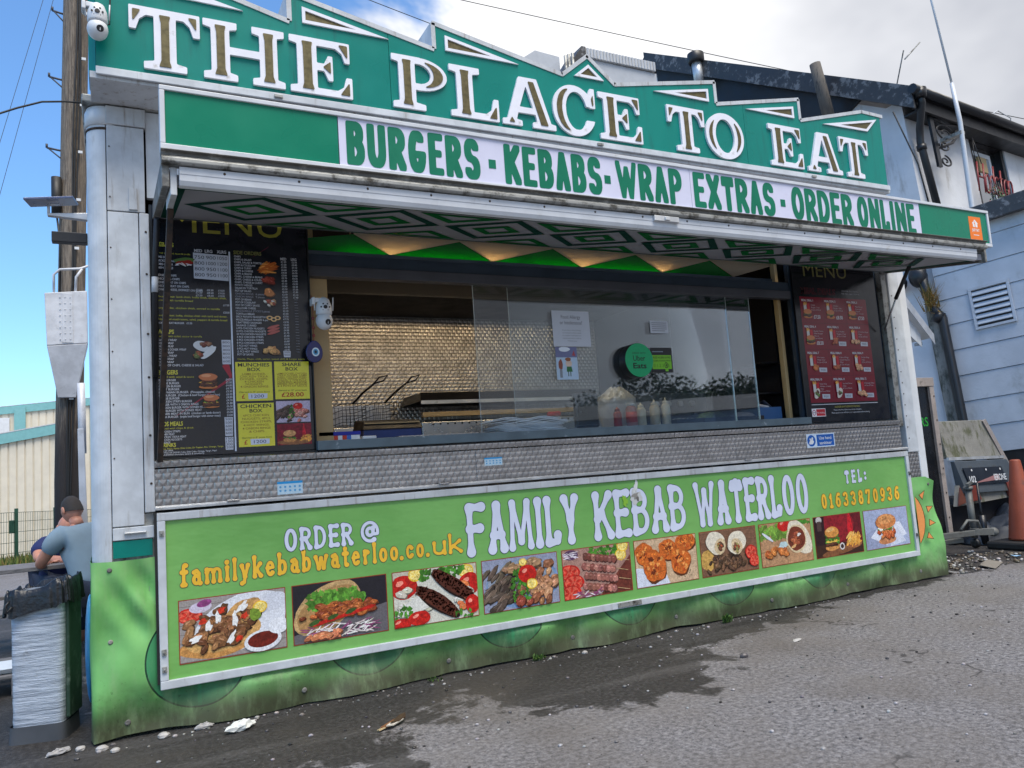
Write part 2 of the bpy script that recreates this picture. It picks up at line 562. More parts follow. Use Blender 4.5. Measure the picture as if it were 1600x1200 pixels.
G = {
 'A': [[(0, 0), (.5, 1)], [(.5, 1), (1, 0)], [(.2, .32), (.8, .32)]],
 'B': [[(0, 0), (0, 1)], [(0, 1)] + arc(.42, .77, .5, .23, 90, -90) + [(0, .54)], [(0, .54)] + arc(.45, .27, .55, .27, 90, -90) + [(0, 0)]],
 'D': [[(0, 0), (0, 1)], [(0, 1)] + arc(.35, .5, .65, .5, 90, -90) + [(0, 0)]],
 'E': [[(0, 0), (0, 1)], [(0, 1), (1, 1)], [(0, .52), (.8, .52)], [(0, 0), (1, 0)]],
 'F': [[(0, 0), (0, 1)], [(0, 1), (1, 1)], [(0, .52), (.8, .52)]],
 'G': [arc(.5, .5, .5, .5, 48, 345, 20) + [(1, .42), (.58, .42)]],
 'I': [[(.5, 0), (.5, 1)]],
 'K': [[(0, 0), (0, 1)], [(1, 1), (.05, .42)], [(.35, .58), (1, 0)]],
 'L': [[(0, 1), (0, 0)], [(0, 0), (1, 0), (1, .16)]],
 'M': [[(0, 0), (.1, 1)], [(.1, 1), (.5, .12)], [(.5, .12), (.9, 1)], [(.9, 1), (1, 0)]],
 'N': [[(0, 0), (0, 1)], [(0, 1), (1, 0)], [(1, 0), (1, 1)]],
 'O': [arc(.5, .5, .5, .5, 0, 360, 26)],
 'P': [[(0, 0), (0, 1)], [(0, 1)] + arc(.42, .72, .58, .28, 90, -90) + [(0, .44)]],
 'R': [[(0, 0), (0, 1)], [(0, 1)] + arc(.42, .75, .55, .25, 90, -90) + [(0, .5)], [(.4, .5), (1, 0)]],
 'S': [arc(.5, .75, .46, .25, 25, 270, 12) + arc(.5, .25, .5, .25, 90, -155, 12)],
 'T': [[(.5, 0), (.5, 1)], [(0, .86), (0, 1), (1, 1), (1, .86)]],
 'U': [[(0, 1), (0, .35)] + arc(.5, .35, .5, .35, 180, 360) + [(1, .35), (1, 1)]],
 'W': [[(0, 1), (.27, 0)], [(.27, 0), (.5, .85)], [(.5, .85), (.73, 0)], [(.73, 0), (1, 1)]],
 'X': [[(0, 0), (1, 1)], [(0, 1), (1, 0)]],
 'Y': [[(0, 1), (.5, .48)], [(1, 1), (.5, .48)], [(.5, .48), (.5, 0)]],
 '-': [[(.1, .45), (.9, .45)]],
 ':': [[(.5, .2), (.5, .22)], [(.5, .68), (.5, .7)]],
 '.': [[(.5, 0), (.5, .02)]],
 '@': [arc(.5, .5, .2, .2, 0, 360, 16), [(.7, .7), (.72, .36)] + arc(.5, .5, .5, .5, -15, 300, 26)],
 '0': [arc(.5, .5, .5, .5, 0, 360, 26)], '1': [[(.12, .76), (.5, 1), (.5, 0)], [(.1, 0), (.9, 0)]],
 '6': [arc(.5, .3, .5, .3, 0, 360, 22), [(0, .3), (.12, .72), (.5, .97), (.86, .95)]],
 '9': [arc(.5, .7, .5, .3, 0, 360, 22), [(1, .7), (.88, .28), (.5, .03), (.14, .05)]],
 '3': [[(.05, .88)] + arc(.48, .76, .46, .24, 120, -90, 12) + arc(.48, .26, .52, .26, 90, -150, 14)],
 '8': [arc(.5, .77, .42, .23, 0, 360, 20), arc(.5, .27, .5, .27, 0, 360, 20)],
 '7': [[(0, .86), (0, 1), (1, 1), (.42, 0)]],
 'a': [arc(.45, .2, .42, .2, 0, 360, 16), [(.12, .58), (.5, .66), (.85, .5), (.85, .04), (1, 0)]],
 'b': [[(0, 1), (0, 0)], arc(.45, .32, .5, .32, 0, 360, 18)],
 'c': [arc(.5, .32, .5, .32, 40, 320, 16)],
 'e': [[(.06, .36), (.95, .36)] + arc(.5, .32, .46, .33, 8, 315, 18)],
 'f': [[(.35, 0), (.35, .8)] + arc(.7, .8, .35, .2, 180, 60, 8), [(0, .64), (.85, .64)], [(.1, 0), (.65, 0)]],
 'i': [[(.5, 0), (.5, .64)], [(.5, .9), (.5, .92)]],
 'k': [[(0, 1), (0, 0)], [(.9, .64), (.08, .26)], [(.3, .36), (1, 0)]],
 'l': [[(.5, 1), (.5, 0)]],
 'm': [[(0, .64), (0, 0)], [(0, .5)] + arc(.25, .46, .25, .18, 150, 0, 8) + [(.5, 0)], [(.5, .5)] + arc(.75, .46, .25, .18, 150, 0, 8) + [(1, 0)]],
 'o': [arc(.5, .32, .5, .32, 0, 360, 18)],
 'r': [[(.15, .64), (.15, 0)], [(.15, .44)] + arc(.55, .44, .4, .2, 160, 40, 8)],
 't': [[(.45, .92), (.45, .15)] + arc(.72, .15, .27, .15, 180, 300, 8), [(.05, .64), (.9, .64)]],
 'u': [[(0, .64), (0, .22)] + arc(.45, .22, .45, .22, 180, 340, 10), [(.95, .64), (.95, 0)]],
 'w': [[(0, .64), (.27, 0)], [(.27, 0), (.5, .55)], [(.5, .55), (.73, 0)], [(.73, 0), (1, .64)]],
 'y': [[(0, .64), (.48, .05)], [(1, .64), (.5, .05), (.3, -.24), (0, -.28)]],
 'd': [[(1, 1), (1, 0)], arc(.5, .32, .5, .32, 0, 360, 18)],
 'n': [[(0, .64), (0, 0)], [(0, .48)] + arc(.45, .42, .5, .22, 150, 0, 10) + [(.95, 0)]],
 's': [arc(.5, .48, .42, .16, 25, 270, 10) + arc(.5, .16, .46, .16, 90, -155, 10)],
 'H': [[(0, 0), (0, 1)], [(1, 0), (1, 1)], [(0, .5), (1, .5)]],
}
GC = {}
def glyph(ch, w, r, flare=1.0, square=False, grow=0.0):
    """stroke letter, height 1, width w -> filled 2D mesh (verts, faces)"""
    key = (ch, round(w, 3), r, flare, square, grow)
    if key in GC: return GC[key]
    st = 1 / 72
    pad = 0.12 + grow
    lo = -0.42 if ch in 'y' else -pad
    xs = np.arange(-pad, w + pad, st); ys = np.arange(lo, 1 + pad, st)
    XX, YY = np.meshgrid(xs, ys)
    F = np.zeros_like(XX)
    m = r * (1 + (flare - 1) * 0.6)
    for strk in G[ch]:
        P = [(m + u * (w - 2 * m), r + v * (1 - 2 * r)) for u, v in strk]
        closed = math.hypot(P[0][0] - P[-1][0], P[0][1] - P[-1][1]) < 1e-3
        L = [0]
        for a, b in zip(P, P[1:]): L.append(L[-1] + math.hypot(b[0] - a[0], b[1] - a[1]))
        n_ = max(3, int(L[-1] / (r * 0.22)))
        for k in range(n_ + 1):
            d = L[-1] * k / n_
            i = min(len(P) - 2, max(0, int(np.searchsorted(L, d)) - 1))
            t = (d - L[i]) / max(1e-6, L[i + 1] - L[i])
            x = P[i][0] + (P[i + 1][0] - P[i][0]) * t; y = P[i][1] + (P[i + 1][1] - P[i][1]) * t
            e = min(d, L[-1] - d)
            rr = r
            if flare > 1 and not closed:
                rr = r * (0.9 + (flare - 0.9) * max(0, 1 - e / 0.2) ** 1.5)
            rr += grow
            if square: dd = (np.abs(XX - x) ** 4 + np.abs(YY - y) ** 4) ** 0.25
            else: dd = np.hypot(XX - x, YY - y)
            F = np.maximum(F, np.clip((rr - dd) / st * 0.5 + 0.5, 0, 1))
    lp = [[(x * st + xs[0], y * st + ys[0]) for x, y in P] for P in contours(F)]
    GC[key] = fill_loops(lp)
    return GC[key]

def shape2d(fn, w, h=1.0, st=1 / 80, pad=0.05):
    """fn(X, Y) -> occupancy array; returns contour loops, slightly rounded"""
    ss = 2
    xs = np.arange(-pad, w + pad, st / ss); ys = np.arange(-pad, h + pad, st / ss)
    XX, YY = np.meshgrid(xs, ys)
    F = fn(XX, YY).astype(float)
    for _ in range(2):
        F = (F + np.roll(F, 1, 0) + np.roll(F, -1, 0)) / 3
        F = (F + np.roll(F, 1, 1) + np.roll(F, -1, 1)) / 3
    F = F[::ss, ::ss]
    return [[(x * st + xs[0], y * st + ys[0]) for x, y in P] for P in contours(F)]
def inpoly(X, Y, P):
    r = np.zeros(X.shape, bool)
    for (x0, y0), (x1, y1) in zip(P, P[1:] + P[:1]):
        if y0 == y1: continue
        c = ((y0 > Y) != (y1 > Y)) & (X < (x1 - x0) * (Y - y0) / (y1 - y0) + x0)
        r ^= c
    return r
def inell(X, Y, cx, cy, rx, ry):
    return ((X - cx) / rx) ** 2 + ((Y - cy) / ry) ** 2 < 1

class Print(MB):
    """flat coloured print on a plane: origin O, right vector R, up vector U; each call lies a hair in front of the last"""
    def __init__(s, O, R, U, step=0.00025):
        super().__init__()
        s.O = Vector(O); s.R = Vector(R).normalized(); s.U = Vector(U).normalized()
        s.N = s.R.cross(s.U); s.k = 0; s.step = step
        s.clip = None
    def pt(s, x, y):
        if s.clip:
            x = min(max(x, s.clip[0]), s.clip[2]); y = min(max(y, s.clip[1]), s.clip[3])
        return s.O + s.R * x + s.U * y + s.N * (s.k * s.step)
    def shape(s, pts, col, lift=True):
        if lift: s.k += 1
        s.cc = col
        s.poly([s.pt(*p) for p in pts])
    def rect(s, x0, y0, x1, y1, col, lift=True):
        s.shape([(x0, y0), (x1, y0), (x1, y1), (x0, y1)], col, lift)
    def ell(s, cx, cy, rx, ry, col, rot=0, n_=18, wob=0.0, lift=True):
        c, q = math.cos(rot), math.sin(rot)
        ph = rnd.random() * 9
        P = []
        for i in range(n_):
            a = 2 * PI * i / n_
            f = 1 + wob * (math.sin(a * 3 + ph) * 0.5 + math.sin(a * 5 + ph * 2) * 0.5 + rnd.uniform(-.4, .4))
            x, y = rx * f * math.cos(a), ry * f * math.sin(a)
            P.append((cx + x * c - y * q, cy + x * q + y * c))
        s.shape(P, col, lift)
    def mesh2d(s, vf, x, y, sx, sy, col):
        s.k += 1; s.cc = col
        b = len(s.v)
        s.add([s.pt(x + v[0] * sx, y + v[1] * sy) for v in vf[0]])
        for f in vf[1]: s.face([b + i for i in f])
    def text(s, st, x, y, h, col, width=None, bold=0.0, align='L', lift=True):
        """h = cap height; width squeezes or stretches the line to fit"""
        fs, x0, x1, y0, y1 = text2d(st, 1.0, bold)
        k = h / 0.70
        kx = k if width is None else width / max(1e-6, x1 - x0)
        w = (x1 - x0) * kx
        ox = x - x0 * kx - (w if align == 'R' else w / 2 if align == 'C' else 0)
        if lift: s.k += 1
        s.cc = col
        for P in fs: s.poly([s.pt(ox + px * kx, y + py * k) for px, py in P])
        return w

# ================================================================== GROUND
def ground_mat():
    t = NT('worn_asphalt')
    sp = t.n('ShaderNodeSeparateXYZ')
    co = t.co()
    t.l(co, sp.inputs[0])
    X, Y = sp.outputs['X'], sp.outputs['Y']
    fine = t.noise(120, 3, 0.75)
    mid = t.noise(38, 5, 0.65)
    big = t.noise(1.3, 3, 0.6)
    c = t.mix(t.rng(mid, 0.3, 0.72), srgb(80, 79, 82), srgb(150, 148, 150))
    c = t.mix(t.rng(fine, 0.58, 0.70), c, srgb(178, 174, 174))
    c = t.mix(t.rng(fine, 0.44, 0.34), c, srgb(52, 52, 56))
    c = t.mix(t.rng(big, 0.35, 0.7, 0.0, 0.5), c, srgb(106, 100, 94))
    # damp, dirty run-off along the kiosk and the puddle stain in front of it
    blob = lambda cx, cy, rx, ry: t.math('SUBTRACT', 1.0, t.math('SQRT', t.math('ADD',
            t.math('POWER', t.math('DIVIDE', t.math('SUBTRACT', X, cx), rx), 2.0),
            t.math('POWER', t.math('DIVIDE', t.math('SUBTRACT', Y, cy), ry), 2.0))))
    b1 = blob(1.0, 0.15, 3.3, 0.62)
    b2 = blob(2.75, -0.62, 0.85, 0.72)
    b3 = blob(0.45, -0.3, 1.35, 0.95)
    b4 = blob(3.4, -0.1, 1.9, 0.42)
    b5 = blob(-1.6, 3.0, 2.2, 4.5)
    b6 = blob(1.15, -1.35, 0.25, 0.12)
    b7 = blob(5.6, 0.1, 1.7, 0.28)
    b8 = blob(8.6, 0.6, 2.2, 0.75)
    m = b1
    for q in (b2, b3, b4, b5, b6, b7, b8):
        m = t.math('MAXIMUM', m, q)
    m = t.math('MULTIPLY', m, 0.75)
    m = t.math('ADD', m, t.math('MULTIPLY_ADD', t.noise(3.2, 6, 0.66, dist=0.5), 1.3, -0.65))
    wet = t.rng(m, -0.05, 0.07)
    c = t.mix(t.math('MULTIPLY', wet, t.rng(mid, 0.3, 0.7, 0.95, 0.80)), c, srgb(36, 33, 31))
    crack = t.n('ShaderNodeTexVoronoi', feature='DISTANCE_TO_EDGE')
    crack.inputs['Scale'].default_value = 0.55
    dn = t.n('ShaderNodeVectorMath', operation='ADD')
    nn = t.n('ShaderNodeTexNoise'); nn.inputs['Scale'].default_value = 2.2; nn.inputs['Detail'].default_value = 4
    t.l(co, nn.inputs['Vector']); t.l(nn.outputs['Color'], dn.inputs[0]); t.l(co, dn.inputs[1]); t.l(dn.outputs[0], crack.inputs['Vector'])
    ck = t.math('MULTIPLY', t.rng(crack.outputs['Distance'], 0.010, 0.002), t.rng(t.noise(0.9, 2), 0.52, 0.60, 0, 0.75))
    c = t.mix(ck, c, srgb(40, 38, 38))
    track = t.rng(t.noise(1.0, 4, 0.6, t.co((0.35, 3.0, 1))), 0.50, 0.68, 0.0, 0.12)
    c = t.mix(track, c, srgb(150, 147, 146))
    dirt = t.rng(t.noise(0.7, 3), 0.52, 0.7, 0.0, 0.4)
    c = t.mix(dirt, c, srgb(84, 78, 72))
    h = t.math('ADD', t.math('MULTIPLY', fine, 0.6), mid)
    t.bump(h, 0.8, 0.016)
    return t.set(c, t.math('SUBTRACT', 0.86, t.math('MULTIPLY', wet, 0.22)), 0.0, Specular_IOR_Level=0.3)
MT['asphalt'] = ground_mat()

def gz(y):
    return 0.0 if y < 3.5 else -0.031 * (y - 3.5)
mb = MB()
ys = [-160, -40, -8, 3.5, 60, 240]
for a, b in zip(ys, ys[1:]):
    mb.poly([(-200, a, gz(a)), (240, a, gz(a)), (240, b, gz(b)), (-200, b, gz(b))])
struct('ground', mb, 'asphalt')

# ================================================================== KIOSK BODY
K = thing('food_kiosk', (3.5, 1.15, 0), 'white kebab kiosk with open serving hatch, steel counter and green vinyl skirt', 'kiosk')
DEP = 2.35
mb = MB()                                   # shell: floor slab, rear wall, side walls, roof
mb.box(0.0, 0.05, 0.10, DEP, 0.25, 3.55)
ob('side_wall', mb, 'white', K, 0.004)
mb = MB().box(6.95, 7.0, 0.06, DEP, 0.25, 3.55)
ob('side_wall', mb, 'white', K, 0.004)
ob('rear_wall', MB().box(0.05, 6.95, DEP - 0.05, DEP, 0.25, 3.55), 'white', K)
ob('roof', MB().box(-0.02, 7.02, -0.01, DEP + 0.03, 3.552, 3.60), 'alu_dirty', K, 0.008)
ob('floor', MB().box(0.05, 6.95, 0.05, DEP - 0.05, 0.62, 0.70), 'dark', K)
# front wall pieces
def quarter(x0, r, z0, z1, side=-1):
    """rounded corner post: front-left quarter round"""
    m = MB()
    pts = []
    n_ = 9
    for i in range(n_ + 1):
        a = PI + (PI / 2) * i / n_
        pts.append((x0 + r + r * math.cos(a), r + r * math.sin(a)))
    pts += [(x0 + r, r)]
    m.prism([(p[0], p[1], z0) for p in pts], (0, 0, z1 - z0))
    return m
ob('corner_post', quarter(0.0, 0.10, 0.06, 3.545), 'white', K, 0.004)
m = MB()
for i in range(8):
    a0 = PI + (PI / 2) * i / 8
mb = MB().lathe((0.10, 0.10, 3.40), [(0.104, 0), (0.104, 0.014)], 24)
ob('post_band', mb, 'rust', K)
mb = MB().lathe((0.10, 0.10, 3.43), [(0.108, 0), (0.108, 0.09), (0.095, 0.115)], 24)
ob('post_cap', mb, 'white_clean', K)
ob('front_panel', MB().box(0.104, 0.30, -0.004, 0.05, 2.92, 3.43), 'white_stain', K, 0.003)
ob('front_panel', MB().box(0.104, 0.262, -0.006, 0.05, 1.125, 2.912), 'white', K, 0.003)
ob('panel_rail', MB().box(0.102, 0.31, -0.012, 0.05, 3.435, 3.545), 'white_stain', K, 0.004)
ob('front_panel', MB().box(0.215, 0.26, -0.014, -0.004, 2.93, 3.06), 'white_stain', K, 0.002)
ob('front_panel', MB().box(0.104, 0.30, -0.004, 0.05, 0.955, 1.045), 'teal', K)
ob('panel_rail', MB().box(0.104, 0.31, -0.010, 0.05, 1.05, 1.118), 'white', K, 0.004)
ob('grab_handle', MB().box(0.16, 0.27, -0.030, -0.008, 1.082, 1.092), 'alu', K, 0.003)
ob('door_frame', MB().box(0.266, 0.318, -0.018, 0.06, 1.19, 2.912), 'white_stain', K, 0.005)
mb = MB()
for z in (1.35, 1.62, 1.95, 2.2, 2.55, 2.8):
    mb.lathe((0.300, -0.018, z), [(0.007, 0), (0.006, 0.004)], 8, (0, -1, 0))
for z in (1.5, 1.8, 2.1, 2.4, 2.7, 3.0, 3.3):
    mb.lathe((0.118, -0.006, z), [(0.0045, 0), (0.004, 0.003)], 8, (0, -1, 0))
ob('screw', mb, 'rust', K)
# right hand post
ob('corner_post', MB().box(6.735, 6.885, -0.012, 0.06, 1.17, 3.545), 'white', K, 0.006)
ob('corner_trim', MB().box(6.888, 6.995, -0.004, 0.055, 0.90, 3.545), 'white_clean', K, 0.012)
ob('door_frame', MB().box(6.655, 6.728, 0.0, 0.055, 1.42, 2.93), 'alu_dirty', K, 0.004)
ob('front_panel', MB().box(6.69, 6.885, 0.0, 0.05, 0.90, 1.165), 'emboss', K)
mb = MB()
for i in range(14):
    mb.lathe((6.765, -0.012, 1.3 + i * 0.105), [(0.006, 0), (0.005, 0.004)], 8, (0, -1, 0))
ob('rivet', mb, 'rust', K)
# header wall over the hatch
ob('front_panel', MB().box(0.312, 6.73, 0.02, 0.06, 3.02, 3.545), 'white', K)
# chassis and lower front (behind the board and vinyl)
ob('lower_front', MB().box(0.1, 6.94, 0.012, 0.045, 0.30, 1.185), 'alu_dirty', K)

# counter front of embossed steel: three sheets, top lip, bottom rail
xs = [0.318, 2.30, 4.62, 6.655]
for a, b in zip(xs, xs[1:]):
    ob('counter_panel', MB().box(a + 0.001, b - 0.001, -0.012, 0.05, 1.222, 1.428), 'emboss', K, 0.002)
for a, b in ((0.318, 1.222), (1.224, 4.0), (4.002, 6.655)):
    mb = MB().prism([(a, -0.022, 1.436), (a, -0.024, 1.470), (a, -0.016, 1.477), (a, 0.05, 1.477), (a, 0.05, 1.436)], (b - a - 0.002, 0, 0))
    ob('counter_lip', mb, 'emboss', K)
mb = MB().prism([(0.316, -0.026, 1.197), (0.316, -0.030, 1.212), (0.316, -0.016, 1.221), (0.316, 0.05, 1.221), (0.316, 0.05, 1.197)], (6.40, 0, 0))
ob('counter_rail', mb, 'alu', K, 0.002)
for x in (0.73, 2.05, 4.72):
    ob('latch', MB().box(x - 0.035, x + 0.035, -0.045, -0.026, 1.214, 1.226), 'steel', K, 0.003)
mb = MB().box(1.235, 5.50, -0.028, 0.06, 1.484, 1.543)
ob('counter_sill', mb, 'sill', K, 0.004)
ob('counter_top', MB().box(0.33, 6.65, 0.06, 0.62, 1.49, 1.533), 'steel', K, 0.004)
ob('hatch_liner', MB().box(0.32, 1.235, 0.05, 0.10, 1.478, 2.99), 'navy', K)
ob('hatch_liner', MB().box(5.50, 6.655, 0.06, 0.10, 1.478, 2.99), 'navy', K)

# vinyl skirt: one wrinkled sheet wrapping the left corner
def skirt_mat():
    t = NT('green_vinyl_skirt')
    sp = t.n('ShaderNodeSeparateXYZ')
    t.l(t.co(), sp.inputs[0])
    X, Z = sp.outputs['X'], sp.outputs['Z']
    base = t.mix(t.rng(t.noise(2.2, 5), 0.3, 0.7), srgb(104, 170, 92), srgb(128, 190, 114))
    # printed discs in a row
    pitch = 0.975
    xx = t.math('WRAP', t.math('SUBTRACT', X, 0.52), pitch / 2, -pitch / 2)
    zz = t.math('SUBTRACT', Z, 0.375)
    d = t.math('SQRT', t.math('ADD', t.math('POWER', xx, 2.0), t.math('POWER', zz, 2.0)))
    inr = t.math('LESS_THAN', X, 6.2)
    disc = t.math('MULTIPLY', t.math('LESS_THAN', d, 0.27), inr)
    ring = t.math('MULTIPLY', t.math('LESS_THAN', t.math('ABSOLUTE', t.math('SUBTRACT', d, 0.27)), 0.0045), inr)
    stem = t.math('MULTIPLY', t.math('LESS_THAN', t.math('ABSOLUTE', t.math('SUBTRACT', t.math('ABSOLUTE', xx), t.math('MULTIPLY', zz, 0.05))), 0.016), disc)
    inst = t.math('MULTIPLY', t.math('LESS_THAN', t.math('ABSOLUTE', xx), 0.010), disc)
    c = t.mix(t.math('MULTIPLY', disc, 0.8), base, srgb(40, 132, 92))
    c = t.mix(stem, c, srgb(14, 70, 48))
    c = t.mix(inst, c, srgb(60, 160, 104))
    c = t.mix(ring, c, srgb(14, 60, 40))
    # splash dirt rising from the ground, mould stains
    up = t.rng(Z, 0.0, 0.50, 1.0, 0.0)
    sm = t.noise(7, 8, 0.7)
    blot = t.noise(2.1, 5, 0.6)
    g1 = t.rng(t.math('MULTIPLY', t.math('ADD', up, t.math('MULTIPLY', blot, 0.5)), t.math('ADD', sm, 0.25)), 0.40, 0.90)
    c = t.mix(t.math('MULTIPLY', g1, 0.66), c, srgb(70, 82, 56))
    low = t.rng(t.math('ADD', Z, t.math('MULTIPLY', sm, 0.16)), 0.27, 0.13)
    c = t.mix(t.math('MULTIPLY', low, 0.85), c, srgb(70, 66, 52))
    sp2 = t.rng(t.noise(48, 3), 0.62, 0.72)
    c = t.mix(t.math('MULTIPLY', sp2, t.math('ADD', t.math('MULTIPLY', up, 0.6), 0.05)), c, srgb(40, 48, 34))
    dust = t.rng(t.noise(5.5, 6, 0.7, t.co((1.6, 1, 0.5))), 0.45, 0.75, 0.0, 0.45)
    c = t.mix(dust, c, srgb(150, 176, 130))
    crs = t.noise(2.6, 3, 0.45, t.co((1.0, 1.0, 0.8)), 0.4)
    t.bump(crs, 0.30, 0.06)
    return t.set(c, 0.55, 0.0, Specular_IOR_Level=0.35)
MT['skirt'] = skirt_mat()
def skirt_y(x, z):
    e = 0.0
    free = 1.0
    if 0.30 < x < 6.67 and z > 0.21: free = 0.25
    f = 0.014 * math.sin(x * 3.1 + z * 5 + 1.1) + 0.010 * math.sin(x * 7.3 - z * 9)
    f += 0.022 * noise.noise(Vector((x * 2.3, 4.2, z * 3.1))) + 0.010 * noise.noise(Vector((x * 7, 1.2, z * 6)))
    # pull folds radiating from the eyelets along the hem
    for k in range(8):
        ex = 0.16 + k * 0.93
        dx = x - ex
        f += 0.016 * math.exp(-(dx * dx) / 0.006) * max(0.0, 1 - z / 0.30)
    if x < 0.34:
        f += 0.032 * math.sin((z * 1.0 + x * 1.6) * 22) * math.exp(-((z - 0.72) / 0.2) ** 2) * (x / 0.3)
    b = 0.05 * max(0, 1 - z / 0.2) ** 1.5
    return -0.030 - b * 0.3 + f * free * 1.5
mb = MB(); mb.smooth = True
nx, nz = 300, 40
prm = []
for i in range(-40, nx + 1):
    col = []
    for j in range(nz + 1):
        if i < 0:                                   # the side of the kiosk
            y = -i / 40 * DEP
            ztop = 0.948
            z = 0.012 + (ztop - 0.012) * j / nz
            col.append((-0.012 + 0.012 * noise.noise(Vector((9, y * 3, z * 3))), y, z))
        else:
            x = 7.02 * i / nx
            ztop = 0.948 - 0.006 * math.sin(x * 9) - (0.02 if x > 6.6 else 0)
            if x > 6.9: ztop -= (x - 6.9) * 0.35
            hem = 0.012 + 0.012 * noise.noise(Vector((x * 1.4, 0, 0))) + 0.004 * math.sin(x * 6.75)
            z = hem + (ztop - hem) * j / nz
            col.append((x, skirt_y(x, z), z))
    prm.append(mb.add(col))
for a, b in zip(prm, prm[1:]):
    for j in range(nz):
        mb.face((a + j, b + j, b + j + 1, a + j + 1))
sk = ob('vinyl_skirt', mb, 'skirt', K)
mb = MB()
for k in range(8):
    x = 0.16 + k * 0.93
    z = 0.085
    mb.lathe((x, skirt_y(x, z) + 0.002, z), [(0.016, 0), (0.016, 0.005), (0.009, 0.007)], 14, (0, -1, 0))
for x, z in ((0.085, 0.90), (0.085, 0.52), (6.94, 0.86), (6.93, 0.50)):
    mb.lathe((x, skirt_y(x, z) + 0.002, z), [(0.013, 0), (0.013, 0.006), (0.007, 0.008)], 12, (0, -1, 0))
ob('eyelet', mb, 'gutter', sk)
# printed half sun at the right end of the skirt
p = Print((0, -0.072, 0), (1, 0, 0), (0, 0, 1))
p.clip = (6.66, 0, 7.0, 1)
o_, dk = srgb(232, 150, 84), srgb(60, 40, 20)
p.shape([(6.55 + 0.215 * math.cos(a), 0.55 + 0.25 * math.sin(a)) for a in [i * PI / 12 - PI / 2 for i in range(13)]] + [(6.55, 0.8), (6.55, 0.3)], dk)
p.shape([(6.55 + 0.207 * math.cos(a), 0.55 + 0.242 * math.sin(a)) for a in [i * PI / 12 - PI / 2 for i in range(13)]] + [(6.55, 0.78), (6.55, 0.32)], o_)
for a, rr in ((0.75, 0.29), (0.28, 0.30), (-0.12, 0.30), (-0.52, 0.29)):
    cx, cz = 6.55 + rr * math.cos(a), 0.55 + rr * 1.12 * math.sin(a)
    for sc, cc in ((1.0, dk), (0.76, o_)):
        tri = [(0.062 * sc, 0), (-0.036 * sc, 0.034 * sc), (-0.036 * sc, -0.034 * sc)]
        p.shape([(cx + u * math.cos(a) - v * math.sin(a), cz + u * math.sin(a) + v * math.cos(a)) for u, v in tri], cc)
ob('sun_print', p, 'print', sk, fix=False)

# ------------------------------------------------------------------ interior
ob('back_lining', MB().box(1.3, 4.62, 1.90, 1.93, 0.7, 3.0), 'emboss_back', K)
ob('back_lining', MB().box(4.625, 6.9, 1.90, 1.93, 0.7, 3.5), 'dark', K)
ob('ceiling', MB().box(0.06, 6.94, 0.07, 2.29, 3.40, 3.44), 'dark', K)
ob('hatch_jamb', MB().box(1.238, 1.375, 0.12, 0.30, 1.535, 2.62), 'cream', K, 0.004)
ob('partition', MB().box(1.30, 1.34, 0.305, 1.89, 0.7, 3.39), 'cream', K)
ob('hatch_jamb', MB().box(5.435, 5.472, 0.15, 0.20, 1.535, 3.0), 'cream', K, 0.004)
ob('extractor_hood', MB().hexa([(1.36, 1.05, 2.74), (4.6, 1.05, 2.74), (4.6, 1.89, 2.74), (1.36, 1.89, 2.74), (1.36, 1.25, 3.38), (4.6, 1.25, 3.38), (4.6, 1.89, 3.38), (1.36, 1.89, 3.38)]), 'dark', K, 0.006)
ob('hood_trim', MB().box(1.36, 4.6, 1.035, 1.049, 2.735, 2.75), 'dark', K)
ob('header_beam', MB().box(1.238, 5.495, 0.045, 0.12, 2.605, 2.675), M('grey_track', (0.055, 0.055, 0.065), 0.4), K, 0.004)
ob('header_beam', MB().box(1.238, 5.495, 0.06, 0.14, 2.678, 2.755), 'navy', K, 0.004)
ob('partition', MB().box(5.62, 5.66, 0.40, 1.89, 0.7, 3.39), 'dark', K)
ob('shelf', MB().box(5.36, 5.61, 0.35, 0.62, 2.07, 2.085), 'black', K)
ob('shelf', MB().box(5.30, 5.61, 0.35, 0.62, 1.79, 1.805), 'black', K)
